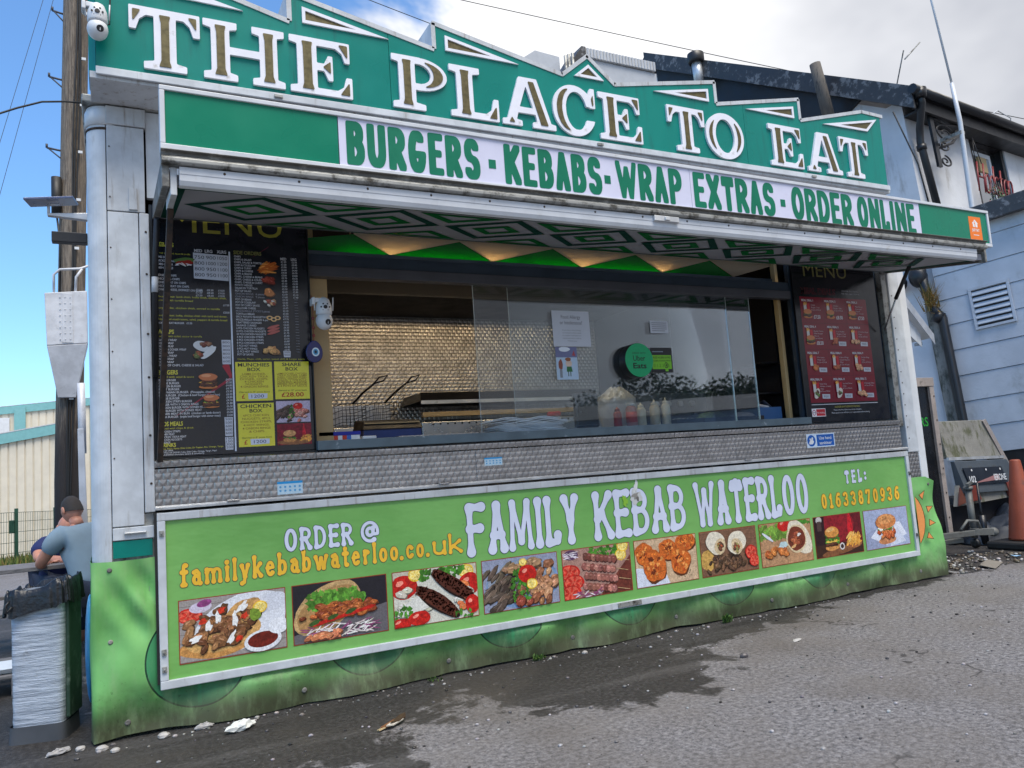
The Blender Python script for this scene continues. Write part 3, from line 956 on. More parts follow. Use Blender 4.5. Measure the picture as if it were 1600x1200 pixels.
# translucent zigzag pelmet, lit by the strip lamp behind it
def translucent(name, col):
    t = NT(name)
    tr = t.n('ShaderNodeBsdfTranslucent')
    tr.inputs[0].default_value = (*col, 1)
    t.b.inputs['Base Color'].default_value = (*col, 1)
    t.b.inputs['Roughness'].default_value = 0.35
    m = t.n('ShaderNodeMixShader')
    m.inputs[0].default_value = 0.75
    t.l(t.b.outputs[0], m.inputs[1]); t.l(tr.outputs[0], m.inputs[2])
    t.l(m.outputs[0], t.o.inputs[0])
    return t.m
MT['pel_green'] = translucent('green_pelmet_acrylic', (0.006, 0.30, 0.04))
MT['pel_cream'] = translucent('cream_pelmet_acrylic', (0.68, 0.58, 0.42))
x0, pt_ = 1.06, 0.785
k = 0
zl, zh = 2.816, 3.00
for k in range(6):
    a = x0 + k * pt_                      # low point at a, high points half way
    b = a + pt_ * 0.68 + 0.05
    c = a + pt_
    cl_ = lambda v: min(max(v, 1.24), 5.495)
    if a >= 1.24 - pt_:
        g = [(a, zl), (c, zl), (b - 0.05, zh - 0.05)]
        if g[0][0] < 1.24: g = [(1.24, zl), (c, zl), (b - 0.05, zh - 0.05), (1.24, zl + 0.08)]
        if c < 5.6:
            g = [(cl_(x), z) for x, z in g]
            ob('pelmet_panel', MB().prism([(x, 0.20, z) for x, z in g], (0, 0.006, 0)), 'pel_green', K)
        pr = a - pt_ + pt_ * 0.68
        q = [(pr, zh - 0.05), (a, zl), (b - 0.05, zh - 0.05), (b - 0.05, zh + 0.02), (pr, zh + 0.02)]
        q = [(cl_(x), z) for x, z in q]
        if a < 5.3 and a > 1.2:
            ob('pelmet_panel', MB().prism([(x, 0.192, z) for x, z in q], (0, 0.006, 0)), 'pel_cream', K)
ob('pelmet_rail', MB().box(1.24, 5.495, 0.185, 0.215, 2.757, 2.8155), 'navy', K)
# warm strip lamps on the ceiling (lit in the photograph)
MT['lamp'] = emit('warm_tube', (1.0, 0.74, 0.43), 15.0)
for a, b in ((1.50, 2.85), (2.95, 4.3)):
    mb = MB().tube([(a, 0.30, 2.785), (b, 0.30, 2.785)], 0.018, 12)
    ob('strip_lamp', mb, 'lamp', K)
    ob('lamp_housing', MB().box(a - 0.04, b + 0.04, 0.27, 0.33, 2.806, 2.83), 'white_clean', K)
mb = MB()
for x in (1.6, 2.7, 3.0, 4.05):
    mb.tube([(x, 0.30, 2.83), (x, 0.30, 3.40)], 0.006, 6)
ob('lamp_rod', mb, 'steel', K)

# sliding screens
for i, (a, b, y) in enumerate(((2.395, 4.745, 0.072), (2.685, 5.035, 0.100))):
    gp = thing('glass_screen', ((a + b) / 2, y, 1.545), ('front glass screen over the counter carrying the notices', 'rear glass screen sliding behind the front one, nearer the right menu')[i], 'glass screen', 'sliding screens of the serving hatch')
    ob('pane', MB().box(a, b, y, y + 0.006, 1.548, 2.64), 'glass', gp)
    for x in (a, b - 0.004):
        ob('edge_strip', MB().box(x, x + 0.004, y - 0.002, y - 0.0003, 1.55, 2.60), MT.setdefault('edge', M('polished_edge', (0.40, 0.45, 0.45), 0.2)), gp)

# ================================================================== AWNING (raised upper hatch)
AW0, AW1 = 0.36, 6.74
hz, fz, fy = 2.895, 2.762, -0.93
aw = MB().hexa([(AW0, 0.0, hz), (AW0, fy, fz), (AW1, fy, fz), (AW1, 0.0, hz), (AW0, 0.0, hz + 0.05), (AW0, fy, fz + 0.05), (AW1, fy, fz + 0.05), (AW1, 0.0, hz + 0.05)])
awp = ob('awning_panel', aw, M('awning_underside', srgb(150, 150, 156), 0.7, var=0.05), K)
sv = Vector((0, fy, fz - hz))
sl_ = sv.length
p = Print((0, 0, hz), (1, 0, 0), sv, 0.0003)
p.N = Vector((0, 1, 0)).cross(Vector((1, 0, 0)))     # replaced below
p.N = Vector((0, (fz - hz), -fy)).normalized() * -1
if p.N.z > 0: p.N = -p.N
d1, d2 = srgb(8, 62, 50), srgb(0, 98, 44)
def dia(cx, cy, rw, rh, w, col):
    p.k += 1; p.cc = col
    O_ = [(cx - rw, cy), (cx, cy - rh), (cx + rw, cy), (cx, cy + rh)]
    I_ = [(cx - rw + w * 1.35, cy), (cx, cy - rh + w * 1.1), (cx + rw - w * 1.35, cy), (cx, cy + rh - w * 1.1)]
    for i in range(4):
        j = (i + 1) % 4
        p.poly([p.pt(*O_[i]), p.pt(*O_[j]), p.pt(*I_[j]), p.pt(*I_[i])])
def trio(P, w, col):
    p.k += 1; p.cc = col
    c = (sum(q[0] for q in P) / 3, sum(q[1] for q in P) / 3)
    I_ = [(c[0] + (q[0] - c[0]) * w, c[1] + (q[1] - c[1]) * w) for q in P]
    for i in range(3):
        j = (i + 1) % 3
        p.poly([p.pt(*P[i]), p.pt(*P[j]), p.pt(*I_[j]), p.pt(*I_[i])])
my = sl_ * 0.52
p.rect(AW0 + 0.02, 0.02, AW0 + 0.09, sl_ - 0.06, d1)
p.rect(AW1 - 0.09, 0.02, AW1 - 0.02, sl_ - 0.06, d1)
p.rect(AW0 + 0.09, 0.015, AW1 - 0.09, 0.035, d1)
p.rect(AW0 + 0.09, sl_ - 0.085, AW1 - 0.09, sl_ - 0.06, d1)
for k in range(8):
    cx = 0.83 + k * 0.755
    dia(cx, my, 0.36, 0.355, 0.062, d1)
    dia(cx, my, 0.175, 0.165, 0.062, d2)
    if k < 7:
        m2 = cx + 0.3775
        trio([(m2 - 0.27, 0.06), (m2 + 0.27, 0.06), (m2, 0.30)], 0.55, d2)
        trio([(m2 - 0.27, sl_ - 0.11), (m2 + 0.27, sl_ - 0.11), (m2, sl_ - 0.35)], 0.55, d2)
ob('diamond_print', p, 'matt_print', awp, fix=False)
# front rail with rolled profile, gutter, end caps
def extr(prof, x0, x1):
    return MB().prism([(x0, y, z) for y, z in prof], (x1 - x0, 0, 0))
ob('awning_rail', extr([(-0.925, 2.748), (-0.945, 2.740), (-0.962, 2.748), (-0.972, 2.770), (-0.972, 2.800), (-0.975, 2.802), (-0.975, 2.838), (-0.925, 2.838)], 0.415, 6.60), 'rail_white', K, 0.004)
ob('awning_gutter', extr([(-0.93, 2.842), (-0.992, 2.842), (-1.0, 2.852), (-1.0, 2.872), (-0.985, 2.875), (-0.985, 2.884), (-0.93, 2.884)], 0.335, 6.72), 'alu_dirty', K, 0.003)
ob('awning_gutter', extr([(-0.93, 2.888), (-0.975, 2.888), (-0.975, 2.905), (-0.998, 2.908), (-0.998, 2.913), (-0.93, 2.913)], 0.335, 6.74), 'gutter', K, 0.002)
mb = MB()
for k in range(17):
    x = 0.62 + k * 0.36
    mb.lathe((x, -0.9745, 2.822), [(0.007, 0), (0.006, 0.003)], 8, (0, -1, 0))
ob('screw', mb, 'rust', K)
ob('awning_latch', MB().box(3.22, 3.42, -0.995, -0.977, 2.800, 2.836).box(3.30, 3.34, -1.004, -0.995, 2.806, 2.83), 'alu', K, 0.003)
for xa, xb in ((0.338, 0.372), (6.725, 6.752)):
    mb = MB().prism([(xa, 0.0, hz - 0.01), (xa, -0.96, fz - 0.025), (xa, -0.96, fz + 0.115), (xa, 0.0, hz + 0.075)], (xb - xa, 0, 0))
    ob('awning_end_cap', mb, 'gutter', K, 0.004)
ob('awning_bracket', MB().hexa([(0.375, -0.955, 2.70), (0.405, -0.955, 2.70), (0.405, -0.62, 2.735), (0.375, -0.62, 2.735), (0.375, -0.955, 2.84), (0.405, -0.955, 2.84), (0.405, -0.62, 2.80), (0.375, -0.62, 2.80)]), 'white_stain', K, 0.004)
# props: rusty bar on the left, gas struts
ob('prop_bar', MB().bar((0.345, -0.05, 1.47), (0.392, -0.66, 2.74), 0.030, 0.030), 'rust', K, 0.003)
mb = MB().tube([(0.335, -0.03, 1.95), (0.345, -0.03, 2.60), (0.352, -0.20, 2.83)], 0.017, 10)
ob('gas_strut', mb, 'black', K)
ob('strut_label', MB().tube([(0.3395, -0.0335, 2.44), (0.3425, -0.0335, 2.53)], 0.0185, 10), 'white_stain', K)
ob('gas_strut', MB().tube([(6.60, -0.02, 2.33), (6.56, -0.21, 2.60)], 0.008, 8), 'steel', K)
ob('gas_strut', MB().tube([(6.562, -0.20, 2.585), (6.52, -0.42, 2.86)], 0.017, 10), 'black', K)

# ================================================================== NAME SIGN
NS = thing('name_sign', (3.28, -0.15, 3.60), 'teal sawtooth sign board with big white slab letters on the kiosk roof', 'sign')
XC = 3.285
half = [(3.285, 4.288), (3.515, 4.104), (4.512, 4.294), (4.512, 4.107), (5.460, 4.297), (5.460, 4.106), (6.268, 4.308), (6.545, 4.300)]
outline = [(2 * XC - x, z) for x, z in reversed(half[1:])] + half
def top_z(x):
    for (xa, za), (xb, zb) in zip(outline, outline[1:]):
        if xa <= x <= xb and xb > xa: return za + (zb - za) * (x - xa) / (xb - xa)
    return 4.1
SB = 3.602
cuts = [outline[0][0] + 0.035, 1.742, 4.800, outline[-1][0] - 0.035]
FY = -0.300
for a, b in zip(cuts, cuts[1:]):
    P = [(a + 0.0015, SB)]
    P += [(b - 0.0015, SB), (b - 0.0015, top_z(b))]
    P += [q for q in reversed(outline) if a < q[0] < b]
    P += [(a + 0.0015, top_z(a))]
    ob('sign_panel', MB().prism([(x, FY, z) for x, z in P], (0, 0.25, 0)), 'teal', NS)
for sgn, xe in ((1, cuts[0]), (-1, cuts[-1])):
    zt = 4.30
    mb = MB().prism([(xe, FY, SB), (xe - sgn * 0.035, FY + 0.05, SB), (xe - sgn * 0.035, -0.05, SB), (xe, -0.05, SB)], (0, 0, zt - SB))
    ob('sign_return', mb, 'teal', NS)
# white capping that follows the sawtooth
for (xa, za), (xb, zb) in zip(outline, outline[1:]):
    d = Vector((xb - xa, 0, zb - za))
    if d.length < 0.01: continue
    d.normalize()
    nrm = Vector((-d.z, 0, d.x))
    ex = 0.004 if abs(d.x) > 0.2 else -0.002
    A = Vector((xa, FY - 0.006, za)) - d * ex; B_ = Vector((xb, FY - 0.006, zb)) + d * ex
    t0, t1 = (-0.018, 0.012)
    ob('sign_capping', MB().prism([A + nrm * t0, B_ + nrm * t0, B_ + nrm * t1, A + nrm * t1], (0, 0.30, 0)), 'white_stain', NS)
ob('sign_soffit', MB().hexa([(0.03, -0.295, 3.560), (6.54, -0.295, 3.560), (6.54, 0.0, 3.555), (0.03, 0.0, 3.555), (0.03, -0.297, 3.599), (6.54, -0.297, 3.599), (6.54, 0.0, 3.599), (0.03, 0.0, 3.599)]), 'white_stain', NS, 0.003)
ob('sign_base_rail', MB().box(0.06, 6.52, -0.318, -0.302, 3.578, 3.622), 'white', NS, 0.003)
for x in (1.0, 3.3, 5.5): ob('sign_clip', MB().box(x, x + 0.05, -0.333, -0.319, 3.588, 3.606), 'alu_dirty', NS, 0.002)

def slab(off): return [(off + x, y) for x, y in [(0, 1), (.52, 1), (.52, .89), (.40, .86), (.40, .14), (.52, .11), (.52, 0), (0, 0), (0, .11), (.12, .14), (.12, .86), (0, .89)]]
def stemin(x0, x1, z0=.09, z1=.91): return [(x0 - .03, z0), (x1 + .03, z0), (x1, z0 + .1), (x1, z1 - .1), (x1 + .02, z1), (x0 - .02, z1), (x0, z1 - .1), (x0, z0 + .1)]
IP = inpoly
SL = {
 'T': (1.02, lambda X, Y: IP(X, Y, [(0, 1), (1.02, 1), (1.02, .62), (.92, .62), (.87, .79), (.78, .87), (.67, .87), (.67, .14), (.82, .11), (.82, 0), (.2, 0), (.2, .11), (.35, .14), (.35, .87), (.24, .87), (.15, .79), (.10, .62), (0, .62)]),
       lambda X, Y: IP(X, Y, stemin(.45, .57, .06, .9)) | IP(X, Y, [(.05, .94), (.17, .94), (.07, .76), (.05, .76)]) | IP(X, Y, [(.97, .94), (.85, .94), (.95, .76), (.97, .76)])),
 'H': (1.27, lambda X, Y: IP(X, Y, slab(0)) | IP(X, Y, slab(.75)) | IP(X, Y, [(.3, .45), (1.0, .45), (1.0, .58), (.3, .58)]),
       lambda X, Y: IP(X, Y, stemin(.20, .33, .08, .92)) | IP(X, Y, stemin(.95, 1.08, .08, .92))),
 'E': (1.06, lambda X, Y: IP(X, Y, [(0, 1), (1.03, 1), (1.03, .64), (.94, .64), (.89, .80), (.78, .88), (.46, .88), (.46, .57), (.58, .57), (.65, .72), (.73, .72), (.73, .28), (.65, .28), (.58, .44), (.46, .44), (.46, .12), (.8, .12), (.91, .2), (.96, .38), (1.06, .38), (1.06, 0), (0, 0), (0, .11), (.13, .14), (.13, .86), (0, .89)]),
       lambda X, Y: IP(X, Y, stemin(.23, .37, .08, .92)) | IP(X, Y, [(.99, .95), (.84, .95), (.97, .74), (.99, .74)]) | IP(X, Y, [(1.01, .05), (.84, .05), (.99, .27), (1.01, .27)]) | IP(X, Y, [(.69, .62), (.56, .51), (.69, .40)])),
 'P': (1.06, lambda X, Y: (IP(X, Y, [(0, 1), (.55, 1), (.55, .88), (.44, .88), (.44, .14), (.62, .11), (.62, 0), (0, 0), (0, .11), (.13, .14), (.13, .86), (0, .89)]) | (inell(X, Y, .52, .69, .54, .31) & (X > .44))) & ~(inell(X, Y, .50, .69, .24, .19) & (X > .44)),
       lambda X, Y: IP(X, Y, stemin(.22, .35, .08, .92)) | (inell(X, Y, .58, .69, .40, .24) & ~inell(X, Y, .48, .69, .32, .26) & (X > .55))),
 'L': (.99, lambda X, Y: IP(X, Y, [(0, 1), (.62, 1), (.62, .89), (.47, .86), (.47, .13), (.72, .13), (.84, .22), (.89, .44), (.99, .44), (.99, 0), (0, 0), (0, .11), (.14, .14), (.14, .86), (0, .89)]),
       lambda X, Y: IP(X, Y, stemin(.24, .38, .07, .92)) | IP(X, Y, [(.94, .05), (.78, .05), (.92, .28), (.94, .28)])),
 'A': (1.18, lambda X, Y: IP(X, Y, [(.40, 1), (.80, 1), (1.07, .13), (1.18, .11), (1.18, 0), (.66, 0), (.66, .11), (.76, .13), (.73, .27), (.35, .27), (.31, .13), (.43, .11), (.43, 0), (0, 0), (0, .11), (.11, .13)]) & ~IP(X, Y, [(.39, .39), (.69, .39), (.55, .83)]),
       lambda X, Y: IP(X, Y, [(.60, .93), (.72, .93), (1.00, .07), (.84, .07)]) | IP(X, Y, [(.20, .16), (.27, .05), (.14, .05)])),
 'C': (1.0, lambda X, Y: ((inell(X, Y, .5, .5, .5, .53) & ~inell(X, Y, .55, .5, .25, .40)) & ~((X > .55) & (Y > .33) & (Y < .62))) | IP(X, Y, [(.87, .60), (1.0, .60), (1.0, 1.02), (.90, 1.02), (.85, .90)]),
       lambda X, Y: inell(X, Y, .36, .5, .27, .43) & ~inell(X, Y, .48, .5, .27, .46) | IP(X, Y, [(.93, .66), (.96, .66), (.96, .9), (.91, .8)])),
 'O': (1.1, lambda X, Y: inell(X, Y, .55, .5, .55, .53) & ~inell(X, Y, .55, .5, .27, .39),
       lambda X, Y: (inell(X, Y, .55, .5, .46, .44) & ~inell(X, Y, .55, .5, .37, .52))),
}
LH = 0.363
SC = {}
for ch, xl in (('T', .224), ('H', .610), ('E', 1.100), ('P', 1.748), ('L', 2.150), ('A', 2.533), ('C', 2.946), ('E', 3.340), ('T', 3.978), ('O', 4.358), ('E', 5.044), ('A', 5.476), ('T', 5.895)):
    w, f1, f2 = SL[ch]
    if ch not in SC:
        parts_ = [(fill_loops(shape2d(f1, w), 0.5), 0.018, 'letter', 'letter_white')] + [(fill_loops([lp], 0.5), 0.004, 'letter_inlay', 'gold') for lp in shape2d(f2, w)]
        res = []
        for (vs, fs), th, nm, mt in parts_:
            m_ = MB(); m_.v = [(v[0] * LH, -v[2] * th, v[1] * LH) for v in vs]
            for f_ in fs: m_.face(f_)
            res.append(m_.mesh(nm, mt))
        SC[ch] = res
    lo = link('letter', SC[ch][0], NS)
    lo.matrix_parent_inverse = WM[NS.name].inverted()
    lo.location = (xl, FY - 0.0095, 3.650)
    for im in SC[ch][1:]:
        li = bpy.data.objects.new('letter_inlay', im); COL.objects.link(li)
        li.parent = lo
        li.location = (0, -0.0112, 0)
# white framed triangles under the sawtooth
def tri_frame(P):
    P = [Vector((x, 0, z)) for x, z in P]
    c = sum(P, Vector()) / 3
    def inset(k):
        # inset along edge normals
        r = []
        for i in range(3):
            a, b, d = P[i - 1], P[i], P[(i + 1) % 3]
            u = (a - b).normalized(); v = (d - b).normalized()
            s_ = math.sqrt(max(1e-4, (1 - u.dot(v)) / 2))
            r.append(b + (u + v).normalized() * (k / s_))
        return r
    mb = MB()
    I_ = inset(0.020)
    for i in range(3):
        j = (i + 1) % 3
        q = [P[i], P[j], I_[j], I_[i]]
        mb.prism([Vector((v.x, FY - 0.012, v.z)) for v in q], (0, 0.0125, 0))
    fr = ob('triangle_frame', mb, 'letter_white', NS)
    ob('triangle_inlay', MB().prism([Vector((v.x, FY - 0.004, v.z)) for v in I_], (0, 0.0045, 0)), 'gold', fr)
TR = [[(3.285, 4.215), (3.155, 4.108), (3.415, 4.108)]]
for T_ in ([(3.875, 4.108), (4.43, 4.108), (4.43, 4.215)], [(4.826, 4.108), (5.38, 4.108), (5.38, 4.213)], [(5.73, 4.108), (6.31, 4.118), (6.45, 4.25)]):
    TR.append(T_)
    TR.append([(2 * XC - x, z) for x, z in T_])
for T_ in TR: tri_frame(T_)

# ================================================================== FASCIA SIGN on the awning edge
FS = thing('fascia_sign', (3.55, -0.95, 2.915), 'long green and white fascia board listing burgers, kebabs and wraps above the hatch', 'sign')
fy0 = -0.95
def fsz(x): return -0.0075 * (x - 0.34)       # the board sags a little to the right
def fbox(xa, xb, ya, yb, za, zb):
    return MB().hexa([(xa, ya, za + fsz(xa)), (xb, ya, za + fsz(xb)), (xb, yb, za + fsz(xb)), (xa, yb, za + fsz(xa)),
                      (xa, ya, zb + fsz(xa)), (xb, ya, zb + fsz(xb)), (xb, yb, zb + fsz(xb)), (xa, yb, zb + fsz(xa))])
ob('sign_panel', fbox(0.36, 1.199, fy0, fy0 + 0.05, 2.955, 3.222), 'green', FS)
ob('sign_panel', fbox(1.204, 3.58, fy0, fy0 + 0.05, 2.955, 3.222), 'sign_white', FS)
ob('sign_panel', fbox(3.583, 5.945, fy0, fy0 + 0.05, 2.955, 3.222), 'sign_white', FS)
ob('sign_panel', fbox(5.95, 6.83, fy0, fy0 + 0.05, 2.955, 3.222), 'green', FS)
ob('sign_frame', fbox(0.335, 6.855, fy0 - 0.012, fy0 + 0.06, 3.222, 3.245), 'rail_white', FS, 0.003)
ob('sign_frame', fbox(0.335, 6.855, fy0 - 0.012, fy0 + 0.06, 2.925, 2.953), 'rail_white', FS, 0.003)
ob('sign_frame', fbox(0.335, 0.359, fy0 - 0.011, fy0 + 0.06, 2.954, 3.221), 'rail_white', FS, 0.003)
ob('sign_frame', fbox(6.831, 6.855, fy0 - 0.011, fy0 + 0.06, 2.954, 3.221), 'rail_white', FS, 0.003)
for x in (0.9, 2.9, 4.9, 6.5): ob('sign_stay', MB().bar((x, fy0 + 0.06, 3.2 + fsz(x)), (x, -0.5, 2.90), 0.025, 0.025), 'alu_dirty', FS)
WID = {'I': .5, 'W': 1.5, 'M': 1.3, 'N': 1.1, 'O': 1.08, 'D': 1.05, 'L': .88, 'E': .9, 'U': 1.05, 'G': 1.05, 'K': 1.05, 'X': 1.05}
def set_line(words, z0, H, y, mat, parent, r, flare, square, gap, name='letter', outline=None, sink=None):
    """each word: (text, x0, x1); every letter its own object"""
    for wd, xa, xb in words:
        ws = [WID.get(c, 1.0) for c in wd] if not wd.islower() else [{'i': .5, 'l': .5, '.': .42, 'm': 1.6, 'w': 1.5, 'f': .8, 't': .8, 'r': .85}.get(c, 1.0) for c in wd]
        if wd.isdigit(): ws = [{'1': .7}.get(c, 1.0) for c in wd]
        unit = (xb - xa - gap * (len(wd) - 1)) / sum(ws)
        x = xa
        for c, w in zip(wd, ws):
            w *= unit
            rc = r * (0.80 if c in 'WM' else 1.0)
            vf = glyph(c, w / H, rc, flare, square)
            zb = z0(x) if callable(z0) else z0
            m_ = MB(); m_.v = [(x + v[0] * H, y, zb + v[1] * H) for v in vf[0]]
            for f_ in vf[1]: m_.face(f_)
            lo = ob(name, m_, mat, parent, fix=False)
            if outline:
                vo = glyph(c, w / H, rc, flare, square, outline[0])
                m_ = MB(); m_.v = [(x + v[0] * H, y + 0.0006, zb + v[1] * H) for v in vo[0]]
                for f_ in vo[1]: m_.face(f_)
                ob('letter_outline', m_, outline[1], lo, fix=False)
            x += w + gap
FZ = lambda x: 2.962 + fsz(x)
set_line([('BURGERS', 1.243, 2.027), ('KEBABS', 2.185, 2.868), ('WRAP', 2.978, 3.507), ('EXTRAS', 3.606, 4.345), ('ORDER', 4.510, 5.150), ('ONLINE', 5.205, 5.880)],
         FZ, 0.246, fy0 - 0.0015, 'letter_green', FS, 0.088, 1.0, True, 0.014)
for x in (2.082, 2.888, 4.400):
    ob('dash', MB().box(x, x + 0.046, fy0 - 0.002, fy0 - 0.0012, 3.045 + fsz(x), 3.098 + fsz(x)), 'letter_green', FS)
p = Print((6.580, fy0 - 0.001, 2.962 + fsz(6.6)), (1, 0, 0), (0, 0, 1))
p.rect(0, 0, 0.165, 0.215, srgb(238, 120, 30))
wh = (0.8, 0.8, 0.8)
p.shape([(0.052, 0.125), (0.052, 0.155), (0.040, 0.155), (0.083, 0.192), (0.126, 0.155), (0.114, 0.155), (0.114, 0.125)], wh)
p.shape([(0.076, 0.125), (0.076, 0.15), (0.069, 0.158), (0.069, 0.178), (0.073, 0.178), (0.073, 0.162), (0.081, 0.162), (0.081, 0.178), (0.085, 0.178), (0.085, 0.15), (0.085, 0.125)], srgb(238, 120, 30))
p.text('JUST EAT', 0.0825, 0.088, 0.022, wh, 0.10, 0.03, 'C')
p.rect(0.045, 0.052, 0.12, 0.058, wh)
st = ob('delivery_sticker', p, 'print', FS, fix=False)
st['label'] = 'orange delivery sticker with white house symbol'

# ================================================================== BANNER BOARD (lowered hatch flap)
BB = thing('banner_board', (3.485, -0.06, 0.235), 'long green banner board in white frame with a row of ten food photos', 'sign')
def banner_mat():
    t = NT('green_banner_vinyl')
    c = t.mix(t.rng(t.noise(1.6, 5), 0.3, 0.7), srgb(112, 172, 88), srgb(126, 184, 100))
    c = t.mix(t.rng(t.noise(3.0, 6, 0.65, t.co((1, 1, 0.35))), 0.60, 0.76, 0.0, 0.5), c, srgb(120, 190, 92))
    c = t.mix(t.rng(t.noise(24, 6), 0.66, 0.8, 0, 0.4), c, srgb(70, 96, 54))
    t.bump(t.noise(2.8, 3, 0.5, t.co((1, 1, 2.2))), 0.35, 0.03)
    return t.set(c, 0.24, 0.0)
MT['banner'] = banner_mat()
BX0, BX1, BZ0, BZ1 = 0.322, 6.648, 0.232, 1.186
by = -0.062
mb = MB(); mb.smooth = True
nx, nz = 120, 16
rows = []
for i in range(nx + 1):
    x = BX0 + 0.03 + (BX1 - BX0 - 0.06) * i / nx
    rows.append(mb.add([(x, by + 0.012, BZ0 + 0.03 + (BZ1 - BZ0 - 0.06) * j / nz) for j in range(nz + 1)]))
for a, b in zip(rows, rows[1:]):
    for j in range(nz): mb.face((a + j, b + j, b + j + 1, a + j + 1))
ob('banner_sheet', mb, 'banner', BB)
ob('board_back', MB().box(BX0 + 0.02, BX1 - 0.02, by + 0.016, by + 0.03, BZ0 + 0.02, BZ1 - 0.02), 'alu_dirty', BB)
ob('board_frame', MB().box(BX0, BX1, by - 0.006, by + 0.028, BZ0, BZ0 + 0.046), 'white', BB, 0.004)
ob('board_frame', MB().box(BX0, BX1, by - 0.006, by + 0.028, BZ1 - 0.048, BZ1 - 0.004), 'white_stain', BB, 0.004)
ob('board_frame', MB().box(BX0, BX0 + 0.042, by - 0.0055, by + 0.028, BZ0 + 0.0465, BZ1 - 0.0485), 'white', BB, 0.003)
ob('board_frame', MB().box(BX1 - 0.040, BX1, by - 0.0055, by + 0.028, BZ0 + 0.0465, BZ1 - 0.0485), 'white', BB, 0.003)
for x, z in ((0.343, 1.07), (0.343, 0.43), (0.343, 0.34), (6.628, 0.98), (6.628, 0.42)):
    mb = MB().box(x - 0.012, x + 0.012, by - 0.016, by - 0.006, z - 0.016, z + 0.016)
    mb.lathe((x, by - 0.016, z), [(0.006, 0), (0.005, 0.008)], 8, (0, -1, 0))
    ob('bolt', mb, 'alu_dirty', BB, 0.002)
ob('latch_plate', MB().box(3.31, 3.52, by - 0.012, by - 0.006, BZ0 + 0.008, BZ0 + 0.043), 'alu_dirty', BB, 0.003)
ob('hinge_edge', MB().box(BX0 - 0.014, BX0 - 0.001, by + 0.004, -0.002, BZ0 + 0.03, BZ1), 'rubber', BB)
ty = by + 0.0095
OUT = MT['out'] = M('dark_letter_outline', (0.02, 0.03, 0.06), 0.4)
MT['letter_yellow'] = M('yellow_letter', srgb(244, 190, 54), 0.4, var=0.08)
MT['letter_pale'] = M('pale_letter', srgb(216, 222, 240), 0.4, var=0.04)
set_line([('FAMILY', 2.178, 3.055), ('KEBAB', 3.175, 4.020), ('WATERLOO', 4.105, 5.335)], 0.735, 0.335, ty, 'letter_pale', BB, 0.066, 1.50, False, 0.010, outline=(0.012, OUT))
set_line([('ORDER', 1.005, 1.420), ('@', 1.465, 1.590)], 0.893, 0.135, ty, 'letter_pale', BB, 0.080, 1.40, False, 0.012, outline=(0.024, OUT))
set_line([('familykebabwaterloo', 0.432, 1.705), ('.', 1.712, 1.736), ('co', 1.752, 1.878), ('.', 1.888, 1.912), ('uk', 1.935, 2.145)], 0.765, 0.128, ty, 'letter_yellow', BB, 0.078, 1.35, False, 0.012, outline=(0.022, OUT))
set_line([('TEL', 5.795, 6.010), (':', 6.035, 6.075)], 0.947, 0.110, ty, 'letter_pale', BB, 0.085, 1.5, False, 0.030, outline=(0.025, OUT))
set_line([('01633870936', 5.478, 6.478)], 0.752, 0.125, ty, 'letter_yellow', BB, 0.085, 1.35, False, 0.030, outline=(0.03, srgb and M('brown_outline', srgb(140, 60, 20), 0.4)))
# torn patch on KEBAB
p = Print((3.50, ty - 0.001, 0.95), (1, 0, 0), (0, 0, 1), 0.0004)
p.ell(0.06, 0.06, 0.055, 0.055, srgb(206, 206, 204), 0.3, 16, 0.35)
p.ell(0.065, 0.14, 0.018, 0.05, srgb(222, 222, 220), -0.3, 12, 0.4)
p.ell(0.055, 0.07, 0.03, 0.025, srgb(150, 146, 138), 0.2, 12, 0.5)
p.ell(0.075, 0.045, 0.012, 0.018, srgb(112, 108, 100), 0.2, 10, 0.4)
p.ell(-0.04, 0.04, 0.022, 0.04, srgb(140, 190, 60), 0.1, 12, 0.4)
ob('torn_patch', p, 'print', BB, fix=False)

